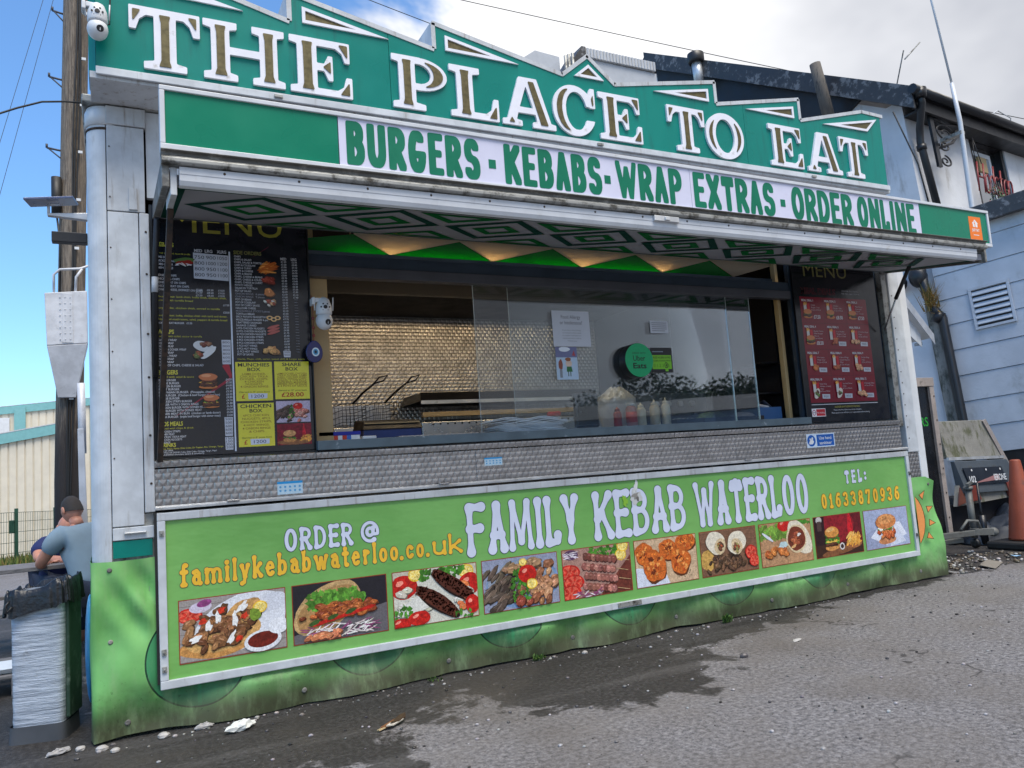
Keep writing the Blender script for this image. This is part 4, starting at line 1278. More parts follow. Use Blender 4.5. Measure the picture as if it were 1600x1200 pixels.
# ---- food photographs
def J(c, v=0.25):
    f = 1 + rnd.uniform(-v, v)
    return tuple(max(0.0, x * f * (1 + rnd.uniform(-0.06, 0.06))) for x in c)
class Photo(Print):
    def chunk(s, cx, cy, rx, ry, col, rot=0, wob=0.12, v=0.2):
        """one piece of food: shadow, body, darker and lighter flecks"""
        s.ell(cx + 0.003, cy - 0.005, rx * 1.08, ry * 1.12, tuple(x * 0.25 for x in col), rot, 14, wob)
        c = J(col, v)
        s.ell(cx, cy, rx, ry, c, rot, 16, wob)
        for _ in range(4):
            a = rnd.uniform(0, 6.3); q = rnd.uniform(0, .6)
            s.ell(cx + rx * q * math.cos(a), cy + ry * q * math.sin(a), rx * rnd.uniform(.12, .34), ry * rnd.uniform(.12, .34), J(c, 0.45), rot + rnd.uniform(-.4, .4), 8, 0.3)
        s.ell(cx - rx * .15, cy + ry * .38, rx * .42, ry * .20, tuple(min(.9, x * 1.6 + .05) for x in c), rot, 10, 0.3)
    def pile(s, n_, cx, cy, sx, sy, rx, ry, cols, rot=0, dr=0.6, wob=0.15):
        P = sorted(((rnd.gauss(0, .45), rnd.gauss(0, .45)) for _ in range(n_)), key=lambda q: -q[1])
        for a, b in P:
            a = max(-1, min(1, a)); b = max(-1, min(1, b))
            k = rnd.uniform(.7, 1.3)
            s.chunk(cx + a * sx, cy + b * sy, rx * k, ry * k, rnd.choice(cols), rot + rnd.uniform(-dr, dr), wob)
    def leaf(s, n_, cx, cy, sx, sy, r, col=srgb(70, 130, 40)):
        for _ in range(n_):
            s.ell(cx + rnd.uniform(-sx, sx), cy + rnd.uniform(-sy, sy), r * rnd.uniform(.5, 1.2), r * rnd.uniform(.4, .9), J(col, .5), rnd.uniform(0, 3), 10, .45)
    def tomato(s, cx, cy, rx, ry, slice_=True):
        s.ell(cx, cy, rx, ry, srgb(196, 34, 26), 0, 20, .04)
        if slice_:
            s.ell(cx, cy, rx * .84, ry * .84, srgb(226, 96, 74), 0, 18, .05)
            for k in range(6):
                a = k * PI / 3 + .3
                s.ell(cx + rx * .48 * math.cos(a), cy + ry * .48 * math.sin(a), rx * .26, ry * .17, srgb(204, 50, 36), a, 10, .1)
        else:
            s.ell(cx - rx * .3, cy + ry * .35, rx * .3, ry * .22, srgb(244, 150, 130), .4, 10, .1)
    def lemon(s, cx, cy, r):
        s.ell(cx, cy, r, r * .85, srgb(238, 196, 60), 0, 18, .05)
        s.ell(cx, cy, r * .8, r * .66, srgb(248, 226, 140), 0, 16, .05)
        for k in range(7): s.ell(cx + r * .4 * math.cos(k * .9), cy + r * .34 * math.sin(k * .9), r * .2, r * .1, srgb(240, 206, 90), k * .9, 8, .1)
    def strand(s, n_, cx, cy, sx, sy, ln, w, cols, rot=0):
        for _ in range(n_):
            s.ell(cx + rnd.uniform(-sx, sx), cy + rnd.uniform(-sy, sy), ln * rnd.uniform(.6, 1.2), w, J(rnd.choice(cols), .15), rot + rnd.uniform(-.6, .6), 8, .2)
PW, PH = 0.571, 0.336
meat = [srgb(136, 90, 56), srgb(160, 112, 72), srgb(110, 70, 42)]
def ph1(p):
    p.rect(0, 0, PW, PH, srgb(158, 150, 146))
    for k in range(7): p.rect(0, .0 + k * .05, PW, .004 + k * .05, srgb(128, 120, 116))
    p.tomato(.05, .25, .07, .04); p.ell(.11, .29, .06, .03, srgb(206, 196, 214), .1); p.ell(.13, .31, .04, .02, srgb(150, 70, 130), .2)
    p.ell(.33, .18, .27, .15, srgb(226, 228, 234), .3, 30, .02); p.ell(.5, .27, .09, .05, srgb(216, 218, 226), .2)
    p.ell(.20, .08, .20, .075, srgb(196, 140, 78), .08, 26, .06); p.ell(.24, .12, .2, .08, srgb(214, 166, 100), .2, 26, .06)
    p.ell(.33, .23, .12, .06, srgb(204, 156, 96), .5, 20, .08)
    p.pile(70, .22, .16, .20, .10, .032, .017, meat, .4, .9)
    for x, y in ((.08, .12), (.20, .22), (.29, .20), (.15, .18), (.27, .10), (.33, .26)): p.ell(x, y, rnd.uniform(.025, .045), rnd.uniform(.012, .022), srgb(240, 238, 234), rnd.uniform(0, 2), 14, .35)
    for x, y in ((.31, .09), (.22, .26), (.12, .21), (.34, .21)): p.ell(x, y, .022, .016, srgb(206, 56, 32), .5, 10, .3)
    p.lemon(.43, .25, .04); p.ell(.40, .21, .03, .035, srgb(124, 152, 52), .3, 12, .2)
    p.ell(.44, .06, .105, .06, srgb(232, 232, 236), .1, 24); p.ell(.44, .065, .085, .043, srgb(110, 34, 24), .1, 22)
    p.ell(.53, .13, .06, .045, srgb(236, 237, 241), .1, 20)
def ph2(p):
    p.rect(0, 0, PW, PH, srgb(38, 36, 42)); p.shape([(0, 0), (PW, 0), (PW, .17), (.35, .13), (0, .05)], srgb(104, 100, 104))
    p.ell(.20, .19, .22, .125, srgb(200, 164, 112), .5, 26, .03); p.ell(.20, .18, .20, .105, srgb(178, 136, 86), .5, 24, .05)
    p.leaf(90, .26, .235, .17, .045, .026, srgb(92, 150, 52))
    p.pile(80, .27, .165, .22, .035, .028, .014, [srgb(168, 88, 44), srgb(190, 104, 50), srgb(140, 66, 34)], .25, .5)
    for k in range(5): p.ell(.16 + k * .07, .105 + k * .012, .06, .011, srgb(190, 36, 26), .22, 12, .1)
    for k in range(3): p.ell(.12 + k * .11, .11 + k * .02, .035, .013, srgb(60, 90, 40), .3, 12, .1)
    p.strand(90, .28, .055, .22, .035, .035, .0035, [srgb(236, 230, 226), srgb(226, 214, 210), srgb(150, 74, 120)], .2)
    p.pile(10, .2, .03, .12, .02, .03, .015, [srgb(214, 130, 90)], 0)
def ph3(p):
    p.rect(0, 0, PW, PH, srgb(196, 190, 170)); p.ell(.3, .15, .3, .2, srgb(214, 212, 198))
    p.tomato(.07, .24, .09, .075, False); p.lemon(.15, .31, .05); p.lemon(.5, .29, .055); p.tomato(.52, .21, .08, .07, False)
    p.leaf(60, .33, .3, .16, .03, .02); p.pile(30, .1, .12, .12, .1, .03, .016, [srgb(226, 222, 206), srgb(206, 200, 180)]); p.pile(16, .48, .12, .08, .1, .03, .018, [srgb(222, 120, 70), srgb(226, 222, 206)]); p.ell(.17, .13, .13, .05, srgb(226, 224, 214), .3, 18, .15); p.leaf(18, .06, .07, .06, .05, .018)
    for cx, cy in ((.29, .13), (.40, .22)):
        p.ell(cx + .004, cy - .012, .175, .05, srgb(34, 16, 10), -.62, 24, .05)
        p.ell(cx, cy, .172, .046, srgb(84, 40, 26), -.62, 26, .05)
        for _ in range(120):
            a = rnd.uniform(-1, 1); b = rnd.uniform(-1, 1)
            u, v = a * .155, b * .036
            p.ell(cx + u * .814 + v * .581, cy - u * .581 + v * .814, .007, .005, J(rnd.choice([srgb(120, 62, 42), srgb(84, 42, 30), srgb(140, 80, 56)]), .3), rnd.random(), 6, .3, lift=False)
        p.k += 1
    p.tomato(.16, .04, .075, .045, False); p.tomato(.04, .02, .07, .035, False); p.tomato(.53, .08, .05, .06, False); p.leaf(10, .45, .03, .07, .02, .015)
def ph4(p):
    p.rect(0, 0, PW, PH, srgb(150, 156, 178)); p.ell(.30, .16, .28, .16, srgb(120, 150, 190), 0, 30); p.ell(.29, .17, .26, .145, srgb(150, 160, 176), 0, 30)
    p.pile(46, .15, .14, .16, .13, .055, .015, [srgb(92, 78, 66), srgb(70, 58, 50), srgb(112, 94, 78)], .65, .3)
    p.pile(46, .42, .14, .14, .13, .034, .022, [srgb(176, 122, 84), srgb(150, 96, 66), srgb(190, 140, 104)], .8, .7)
    p.pile(10, .28, .28, .12, .03, .035, .02, [srgb(170, 130, 96)], 0)
    p.leaf(70, .27, .15, .07, .10, .016); p.tomato(.33, .22, .07, .06, False); p.lemon(.36, .15, .042); p.lemon(.30, .30, .03)
    p.pile(8, .28, .04, .06, .03, .03, .018, [srgb(150, 70, 52)], .5)
def ph5(p):
    p.rect(0, 0, PW, PH, srgb(172, 132, 118)); p.shape([(.3, 0), (PW, 0), (PW, .25)], srgb(110, 52, 40))
    p.leaf(40, .36, .30, .14, .03, .02); p.lemon(.49, .26, .05); p.lemon(.51, .32, .05)
    p.ell(.07, .30, .06, .035, srgb(90, 60, 90)); p.strand(14, .07, .3, .05, .02, .03, .003, [srgb(230, 220, 226)])
    for cx, cy in ((.05, .18), (.08, .11), (.05, .04)): p.tomato(cx, cy, .085, .055)
    for k in range(4):
        y0 = .28 - k * .068
        x0 = .19 + (k % 2) * -.015
        for i in range(8):
            p.chunk(x0 + i * .034, y0 - i * .0065, .024, .026, rnd.choice([srgb(150, 92, 80), srgb(176, 116, 102), srgb(126, 70, 60)]), -.2, .14)
        p.shape([(x0 + .27, y0 - .048), (x0 + .37, y0 - .07), (x0 + .37, y0 - .066), (x0 + .27, y0 - .043)], srgb(200, 166, 120))
    p.strand(26, .2, .02, .11, .02, .03, .004, [srgb(230, 222, 228), srgb(140, 70, 110)])
def ph6(p):
    p.rect(0, 0, PW, PH, srgb(206, 176, 142)); p.shape([(0, 0), (.30, 0), (.26, .10), (.02, .14), (0, .14)], srgb(216, 220, 232))
    p.leaf(12, .46, .06, .08, .03, .006, srgb(60, 70, 30))
    for cx, cy, rx, ry in ((.08, .24, .08, .08), (.47, .29, .10, .07), (.30, .25, .085, .075), (.17, .14, .105, .115), (.41, .16, .095, .105)):
        p.ell(cx + .004, cy - .014, rx, ry, srgb(96, 52, 26), .2, 20, .08)
        p.ell(cx, cy, rx, ry, srgb(206, 104, 40), .2, 22, .09)
        for _ in range(40):
            a = rnd.uniform(0, 6.3); q = rnd.uniform(0, .85)
            p.ell(cx + rx * q * math.cos(a), cy + ry * q * math.sin(a), rx * rnd.uniform(.05, .2), ry * rnd.uniform(.04, .15), J(rnd.choice([srgb(226, 128, 50), srgb(180, 76, 28), srgb(240, 160, 84), srgb(110, 46, 20)]), .2), rnd.random() * 3, 8, .4)
def ph7(p):
    p.rect(0, 0, PW, PH, srgb(128, 92, 70))
    for k in range(9): p.rect(0, k * .04, PW, k * .04 + .003, srgb(104, 72, 54))
    p.ell(.06, .12, .08, .08, srgb(204, 160, 84), .4, 16, .2)
    p.pile(70, .28, .09, .22, .06, .026, .012, [srgb(92, 66, 46), srgb(70, 50, 36), srgb(116, 84, 60)], .1, 1.2)
    for cx, cy, r_ in ((.17, .215, -.5), (.34, .20, .5)):
        p.ell(cx - .02 * (1 if r_ < 0 else -1), cy + .03, .10, .085, srgb(232, 222, 200), r_, 22, .05)
        p.ell(cx + .02, cy, .055, .065, srgb(214, 190, 150), r_, 18, .06)
        p.pile(16, cx + .02, cy, .03, .038, .014, .010, [srgb(120, 70, 48), srgb(176, 84, 50), srgb(150, 140, 80), srgb(94, 60, 44)], 0, 2)
    p.tomato(.50, .14, .06, .055); p.tomato(.53, .07, .055, .045)
def ph8(p):
    p.rect(0, 0, PW, PH, srgb(186, 142, 104))
    p.leaf(60, .14, .27, .15, .05, .03, srgb(116, 156, 60)); p.tomato(.27, .31, .07, .05, False); p.leaf(20, .46, .32, .1, .02, .02)
    p.ell(.44, .20, .17, .10, srgb(232, 220, 196), -.9, 24, .03); p.ell(.40, .19, .115, .115, srgb(222, 200, 160), 0, 22, .03)
    p.ell(.40, .19, .10, .10, srgb(120, 54, 34), 0, 22, .05)
    p.pile(20, .40, .19, .06, .06, .026, .017, [srgb(150, 70, 44), srgb(178, 92, 56), srgb(104, 50, 34)], 0, 2)
    p.ell(.43, .22, .022, .012, srgb(230, 220, 210), .4, 10, .3); p.ell(.36, .13, .03, .012, srgb(232, 180, 120), .4, 10, .3)
    p.ell(.08, .23, .07, .012, srgb(220, 224, 232), -.6, 14); p.ell(.24, .15, .05, .03, srgb(190, 212, 214), .2, 14, .2)
    p.pile(14, .15, .10, .12, .035, .030, .024, [srgb(206, 122, 60), srgb(186, 98, 44)], 0, 2)
def ph9(p):
    p.rect(0, 0, PW, PH, srgb(104, 22, 30)); p.ell(.28, .25, .2, .14, srgb(142, 26, 36), 0, 24); p.rect(0, 0, .12, PH, srgb(44, 20, 24)); p.rect(0, 0, PW, .10, srgb(60, 34, 24))
    p.ell(.06, .31, .035, .03, srgb(196, 190, 186)); p.rect(.035, .22, .085, .30, srgb(80, 60, 56))
    p.shape([(.395, .12), (.465, .12), (.46, .25), (.44, .34), (.42, .34), (.40, .25)], srgb(206, 30, 40))
    p.ell(.28, .035, .22, .03, srgb(132, 84, 52), .1, 20)
    p.ell(.20, .075, .09, .03, srgb(206, 142, 78), .05); p.leaf(26, .20, .11, .08, .012, .016); p.ell(.20, .125, .08, .014, srgb(230, 190, 80), 0, 14, .2)
    p.pile(9, .19, .10, .06, .006, .03, .010, [srgb(96, 52, 32)], 0, .3); p.leaf(26, .20, .145, .075, .012, .016); p.ell(.20, .165, .078, .018, srgb(110, 60, 36), 0, 14, .1)
    p.leaf(14, .20, .172, .075, .006, .014); p.ell(.20, .20, .085, .045, srgb(216, 146, 70), 0, 20, .03); p.ell(.18, .22, .05, .016, srgb(238, 186, 116), .1, 14)
    p.ell(.31, .07, .03, .03, srgb(220, 214, 210)); p.ell(.31, .07, .019, .019, srgb(60, 40, 36))
    p.ell(.46, .08, .10, .04, srgb(160, 100, 60)); p.strand(40, .46, .12, .07, .04, .045, .0095, [srgb(238, 176, 80), srgb(226, 156, 62), srgb(246, 196, 110)], .7)
def ph10(p):
    p.rect(0, 0, PW, PH, srgb(166, 176, 204)); p.ell(.10, .06, .2, .1, srgb(150, 158, 186), .2, 20); p.shape([(.06, .10), (.26, .02), (.54, .09), (.46, .21), (.2, .2)], srgb(222, 226, 238)); p.shape([(.30, .0), (.52, .03), (.42, .16)], srgb(206, 212, 228))
    p.ell(.275, .060, .115, .034, srgb(206, 136, 90), .04, 22, .03)
    p.pile(60, .275, .125, .10, .035, .020, .015, [srgb(206, 106, 56), srgb(186, 84, 40), srgb(222, 130, 74)], 0, 2)
    p.leaf(24, .27, .175, .10, .012, .018, srgb(110, 150, 60)); p.ell(.26, .180, .10, .022, srgb(236, 230, 214), .05, 18, .18); p.ell(.2, .165, .025, .02, srgb(240, 236, 224), 0, 10, .2); p.leaf(14, .27, .175, .05, .02, .012, srgb(86, 130, 50))
    p.ell(.27, .225, .135, .065, srgb(208, 130, 74), .03, 26, .02); p.ell(.27, .245, .10, .04, srgb(226, 156, 96), .03, 22, .03)
    for _ in range(50): p.ell(.27 + rnd.gauss(0, .045), .25 + rnd.gauss(0, .018), .004, .0025, srgb(246, 220, 170), rnd.random() * 3, 6, 0, lift=False)
    p.k += 1
for k, fn in enumerate((ph1, ph2, ph3, ph4, ph5, ph6, ph7, ph8, ph9, ph10)):
    p = Photo((0.4245 + 0.6165 * k, ty - 0.0004, 0.352), (1, 0, 0), (0, 0, 1), 0.000012)
    p.k = 30
    p.clip = (-0.001, -0.001, PW + 0.001, PH + 0.001)
    fn(p)
    q = Print((0.4245 + 0.6165 * k, ty, 0.352), (1, 0, 0), (0, 0, 1))
    q.rect(-.005, -.005, PW + .005, PH + .005, srgb(150, 56, 30))
    fo = ob('food_photo', p, 'photo', BB, fix=False)
    fo['label'] = ('photo of doner meat on a plate with sauce cup', 'photo of a pitta stuffed with lettuce and meat', 'photo of two dark kofta kebabs with tomatoes', 'photo of mixed grill on a blue plate', 'photo of skewered meat cubes with tomato slices', 'photo of orange chicken pieces', 'photo of two wraps over sliced meat', 'photo of salad, nuggets and a filled wrap', 'photo of burger and chips on dark red', 'photo of chicken burger in sesame bun')[k]
    ob('photo_border', q, 'print', fo, fix=False)

# ================================================================== MENU BOARDS
WHT, YEL, GRY = srgb(206, 206, 210), srgb(196, 190, 70), srgb(150, 150, 158)
MLB = thing('menu_board', (0.78, 0.03, 1.50), 'tall black menu board with yellow meal boxes at the left of the hatch', 'menu board')
ob('board', MB().box(0.336, 1.232, 0.03, 0.048, 1.492, 2.985), M('black_menu_board', (0.012, 0.013, 0.018), 0.16, var=0.2), MLB, 0.003)
p = Print((0, 0.0295, 0), (1, 0, 0), (0, 0, 1), 0.00003)
p.text('MENU', 0.42, 2.832, 0.16, srgb(150, 146, 60), 0.66)
p.shape([(0.90, 2.70), (0.905, 2.705), (0.99, 2.765), (1.0, 2.775)], srgb(150, 30, 70))
p.shape([(0.40, 1.70), (0.74, 1.93), (0.76, 1.96), (0.74, 1.95)], srgb(150, 24, 50))
p.shape([(0.70, 2.02), (0.735, 2.05), (0.755, 1.96), (0.74, 1.95)], srgb(170, 30, 50))
p.rect(0.757, 1.508, 0.766, 2.725, srgb(214, 220, 232))
# left column
p.text('MED', 0.562, 2.712, 0.018, WHT, 0.045, .02); p.text('LRG', 0.622, 2.712, 0.018, WHT, 0.043, .02); p.text('XLRG', 0.690, 2.712, 0.018, WHT, 0.054, .02)
p.text('served with salad, sauce & tortilla', 0.355, 2.690, 0.010, YEL, 0.185)
def lines(items, x, z, dz, h, col=WHT, price=None, px=0.752, wmax=0.30):
    for i, s_ in enumerate(items):
        if s_:
            c = col
            if s_.startswith('~'): s_ = s_[1:]; c = YEL
            w = min(wmax, 0.0084 * len(s_) * h / 0.0125)
            p.text(s_, x, z - i * dz, h, c, w, .012)
            if price and price[i % len(price)]: p.text(price[i % len(price)], px, z - i * dz, h, WHT, 0.034, .012, 'R')
    return z - len(items) * dz
p.text('KEBABS', 0.350, 2.735, 0.024, YEL, 0.10, .03)
lines(['LAMB DONER', 'CHICKEN DONER', 'MIXED DONER', 'SHISH KEBAB'], 0.352, 2.664, 0.0215, 0.0125)
lines(['DONER & CHIPS', 'CHICKEN & CHIPS', 'DONER MEAT ON CHIPS', 'CHICKEN MEAT ON CHIPS', 'DONER, CHEESE, DONKEY ON CHIPS'], 0.352, 2.555, 0.0215, 0.0125)
for i in range(3):
    for k, pr in enumerate(('£7.50', '£8.50', '£10.50')): p.text(pr, 0.565 + k * 0.063, 2.475 - i * 0.017, 0.011, WHT, 0.036, .01)
lines(['~Mixed kebab: lamb shish, kofte shish, chicken shish,', '~served with tortilla bread', '', '~Large kofte, chicken shish, served in tortilla', '', '~Family platter: kofte, chicken shish with lamb and doner,', '~chips, fried mushrooms, salad, peppers & tortilla bread', 'DONER MEAT BURGER   £5.50'], 0.352, 2.428, 0.0225, 0.0112, wmax=0.385)
p.text('£17.00', 0.752, 2.385, 0.012, WHT, 0.036, .01, 'R'); p.text('£20.00', 0.752, 2.34, 0.012, WHT, 0.036, .01, 'R')
p.text('WRAPS', 0.350, 2.212, 0.024, YEL, 0.09, .03)
p.text('served with salad, sauce & tortilla', 0.352, 2.192, 0.0105, YEL, 0.24)
lines(['CHICKEN WRAP', 'DONER WRAP', 'SHISH WRAP', 'CHICKEN DONER WRAP', 'KOFTE WRAP', 'FALAFEL WRAP', 'MIXED WRAP', 'CHIPS WRAP', 'WRAP OF CHIPS, CHEESE & SALAD'], 0.352, 2.168, 0.0186, 0.0125)
p.text('BURGERS', 0.350, 1.972, 0.024, YEL, 0.105, .03)
p.text('served with salad & sauce', 0.352, 1.952, 0.0105, YEL, 0.19)
BU = ['BEEF BURGER', 'CHEESE BURGER', 'CHICKEN BURGER', 'FILLET BURGER', 'HAWAIIAN BURGER  (Pineapple, cheese)', 'MIX BURGER  (Chicken & beef burger in one bun)', 'VEGGIE BURGER', 'CHICKEN STRIPS BURGER', 'BURGER WITH 3 ONION RINGS', 'CHICKEN BURGER WITH DONER MEAT', 'BEEF BURGER WITH DONER MEAT', 'DONER MEAT IN BUN  (chicken or lamb doner)', 'MEGA BURGER  (triple beef burger with doner meat)']
lines(BU, 0.352, 1.932, 0.0178, 0.0125, price=['£4.50', '£5.00', '£4.80', '£4.70', '£5.50', '£6.00', '£4.80', '£4.70', '£5.80', '£6.50'], wmax=0.33)
p.text('KIDS MEALS', 0.350, 1.672, 0.024, YEL, 0.125, .03)
p.text('served with chips & drink', 0.352, 1.653, 0.0105, YEL, 0.18)
lines(['CHICKEN STRIPS', 'DONER MEAT', 'CHICKEN TIKKA MEAT', 'CHICKEN NUGGETS', 'SAUSAGE'], 0.352, 1.634, 0.0155, 0.0115)
p.text('DRINKS', 0.350, 1.552, 0.021, YEL, 0.085, .03)
lines(['~Coke, Pepsi, Fanta, Diet Coke, Dr Pepper, Rio, Orange, Tango', 'CAN OF DRINK', 'BOTTLE OF DRINK Coke, Diet Coke, Orange, Tango, Pepsi', 'MILKSHAKES chocolate, banana & strawberry'], 0.352, 1.5375, 0.0115, 0.0085, wmax=0.34)
# handwritten price patches
def patch(x0, z0, x1, z1, rows, h, cols=1, tilt=0.0):
    p.shape([(x0, z0 + tilt), (x1, z0 - tilt), (x1 + 0.002, z1 - tilt), (x0 - 0.002, z1 + tilt)], srgb(196, 198, 206))
    n_ = len(rows)
    for i, r_ in enumerate(rows):
        it = r_.split()
        for k, s_ in enumerate(it):
            w = (x1 - x0) / len(it)
            p.text(s_, x0 + (k + .5) * w, z1 - (i + 1) * (z1 - z0) / (n_ + .4) + h * .15, h, (0.02, 0.02, 0.025), min(w * .84, 0.055), .0, 'C')
patch(0.557, 2.545, 0.753, 2.703, ['750 900 1050', '800 1000 1200', '800 950 1100', '800 950 1100'], 0.021, 3, 0.004)
patch(0.702, 2.030, 0.750, 2.178, ['800', '800', '800', '800', '600', '600'], 0.013)
patch(0.705, 1.600, 0.748, 1.712, ['500', '500', '600', '600', '600'], 0.014)
patch(0.705, 1.518, 0.748, 1.594, ['150', '150', '300', '200'], 0.013)
# right column
p.text('SIDE ORDERS', 0.785, 2.712, 0.022, srgb(120, 118, 66), 0.165, .03)
p.text('MED', 1.065, 2.690, 0.016, WHT, 0.036, .02); p.text('LRG', 1.130, 2.690, 0.016, WHT, 0.034, .02)
SD = ['CHIPS', 'CHIPS & SALAD', 'CHIPS, SALAD & TORTILLA', 'CHIPS & COLESLAW', 'CHIPS & CURRY', 'CHIPS & CHEESE', 'CHIPS & BEANS', 'CHIPS, CHEESE & BEANS', 'CHIPS, CHEESE & COLESLAW', 'CHIPS, CHEESE & CURRY', 'POTATO WEDGES', 'SALAD IN TORTILLA', 'POT OF SALAD', 'ONION RINGS   ~6 pieces', 'ONION RINGS   ~9 pieces', 'POT OF BEANS', 'POT OF COLESLAW', 'POT OF CURRY SAUCE', 'HALLOUMI CHEESE', 'MOZZARELLA STICKS 5 pieces', 'TORTILLA BREAD', 'SPICY POTATO NUGGETS 8 PCS', 'MOZZARELLA FINGERS 6 pcs', '2 BATTERED SAUSAGES', 'SAUSAGE CURRIED', '6 PCS CHICKEN NUGGETS', '12 PCS CHICKEN NUGGETS', '20 PCS CHICKEN NUGGETS', '4 PCS CHICKEN STRIPS', '6 PCS CHICKEN STRIPS', '8 PCS CHICKEN STRIPS', '5 PCS HOT WINGS', '8 PCS HOT WINGS', '12 PCS HOT WINGS', 'POT OF SAUCE']
z = 2.692
for i, s_ in enumerate(SD):
    s2 = s_.replace('~', '')
    p.text(s2, 0.788, z - i * 0.0179, 0.0118, WHT if 'pieces' not in s2 else GRY, min(0.20, 0.0078 * len(s2)), .012)
    p.text('£%.2f' % (1.5 + (i * 37 % 60) / 10), 1.068, z - 0.018 - i * 0.0175, 0.0112, WHT, 0.032, .01)
    if i < 14: p.text('£%.2f' % (2.5 + (i * 23 % 50) / 10), 1.134, z - 0.018 - i * 0.0175, 0.0112, WHT, 0.032, .01)
    elif i < 34: p.rect(1.140, z - 0.010 - i * 0.0175, 1.162, z - 0.008 - i * 0.0175, GRY)
p.text('Garlic, Mayo, chilli, tartar, sweet chilli & burger sauce', 0.788, 2.056, 0.0105, YEL, 0.40)
patch(1.062, 2.072, 1.102, 2.112, ['500', '900'], 0.012)
# little food pictures on the black board
p.k *= 3; p.step = 0.00001
P_ = Photo.__dict__
for nm in ('chunk', 'pile', 'leaf', 'tomato', 'lemon', 'strand'):
    setattr(Print, nm, P_[nm])
p.strand(46, 0.985, 2.635, .035, .03, .032, .0048, [srgb(206, 120, 46), srgb(180, 92, 36), srgb(224, 150, 70)], .4)
p.pile(8, 0.985, 2.552, .035, .012, .018, .012, [srgb(132, 42, 26), srgb(160, 60, 36)])
p.pile(5, 0.990, 2.475, .03, .012, .016, .022, [srgb(206, 128, 70)], 1.2)
p.pile(12, 0.995, 2.415, .035, .02, .014, .009, [srgb(200, 150, 110), srgb(150, 60, 40), srgb(220, 216, 210)])
for k in range(3):
    p.ell(0.985 + k * .024, 2.318 - (k % 2) * .010, .019, .014, srgb(226, 180, 120), 0, 16, .05); p.ell(0.985 + k * .024, 2.318 - (k % 2) * .010, .010, .007, (0.012, 0.013, 0.018), 0, 12)
for k in range(3): p.ell(1.005, 2.262 - k * .018, .040, .0085, srgb(182, 92, 84), .3, 14, .05)
p.pile(12, 0.995, 2.115, .045, .016, .020, .012, [srgb(214, 160, 98), srgb(196, 138, 80)])
# kebab, wrap, burgers of the left column
p.ell(0.505, 2.650, .055, .022, srgb(90, 120, 60), .1, 18, .15); p.ell(0.507, 2.640, .050, .014, srgb(150, 40, 30), .1, 16, .15); p.strand(12, .5, 2.628, .045, .006, .012, .003, [srgb(220, 216, 212)])
p.ell(0.60, 2.135, .062, .030, srgb(214, 214, 212), -.25, 20, .05); p.pile(10, 0.612, 2.150, .028, .010, .012, .008, [srgb(150, 100, 70), srgb(120, 50, 36)])
p.ell(0.625, 2.098, .055, .018, srgb(222, 222, 220), .7, 18, .05); p.pile(10, 0.565, 2.088, .022, .018, .012, .009, [srgb(160, 70, 46), srgb(110, 120, 60)])
for cx, cz, s_ in ((0.618, 1.925, 1.0), (0.632, 1.805, .85)):
    p.ell(cx, cz - .030 * s_, .052 * s_, .013 * s_, srgb(196, 116, 60), 0, 18, .05); p.pile(8, cx, cz - .014 * s_, .040 * s_, .003, .022 * s_, .008 * s_, [srgb(90, 44, 26)])
    p.ell(cx, cz - .003 * s_, .050 * s_, .007 * s_, srgb(226, 170, 60), 0, 14, .2); p.leaf(10, cx, cz + .004 * s_, .045 * s_, .003, .010 * s_)
    p.pile(7, cx, cz + .010 * s_, .040 * s_, .003, .022 * s_, .008 * s_, [srgb(110, 54, 32)]); p.ell(cx, cz + .028 * s_, .052 * s_, .022 * s_, srgb(204, 116, 70), 0, 20, .03); p.ell(cx - .01, cz + .036 * s_, .028 * s_, .009 * s_, srgb(230, 156, 110), 0, 12, .05)
ob('menu_print', p, 'menu', MLB, fix=False)
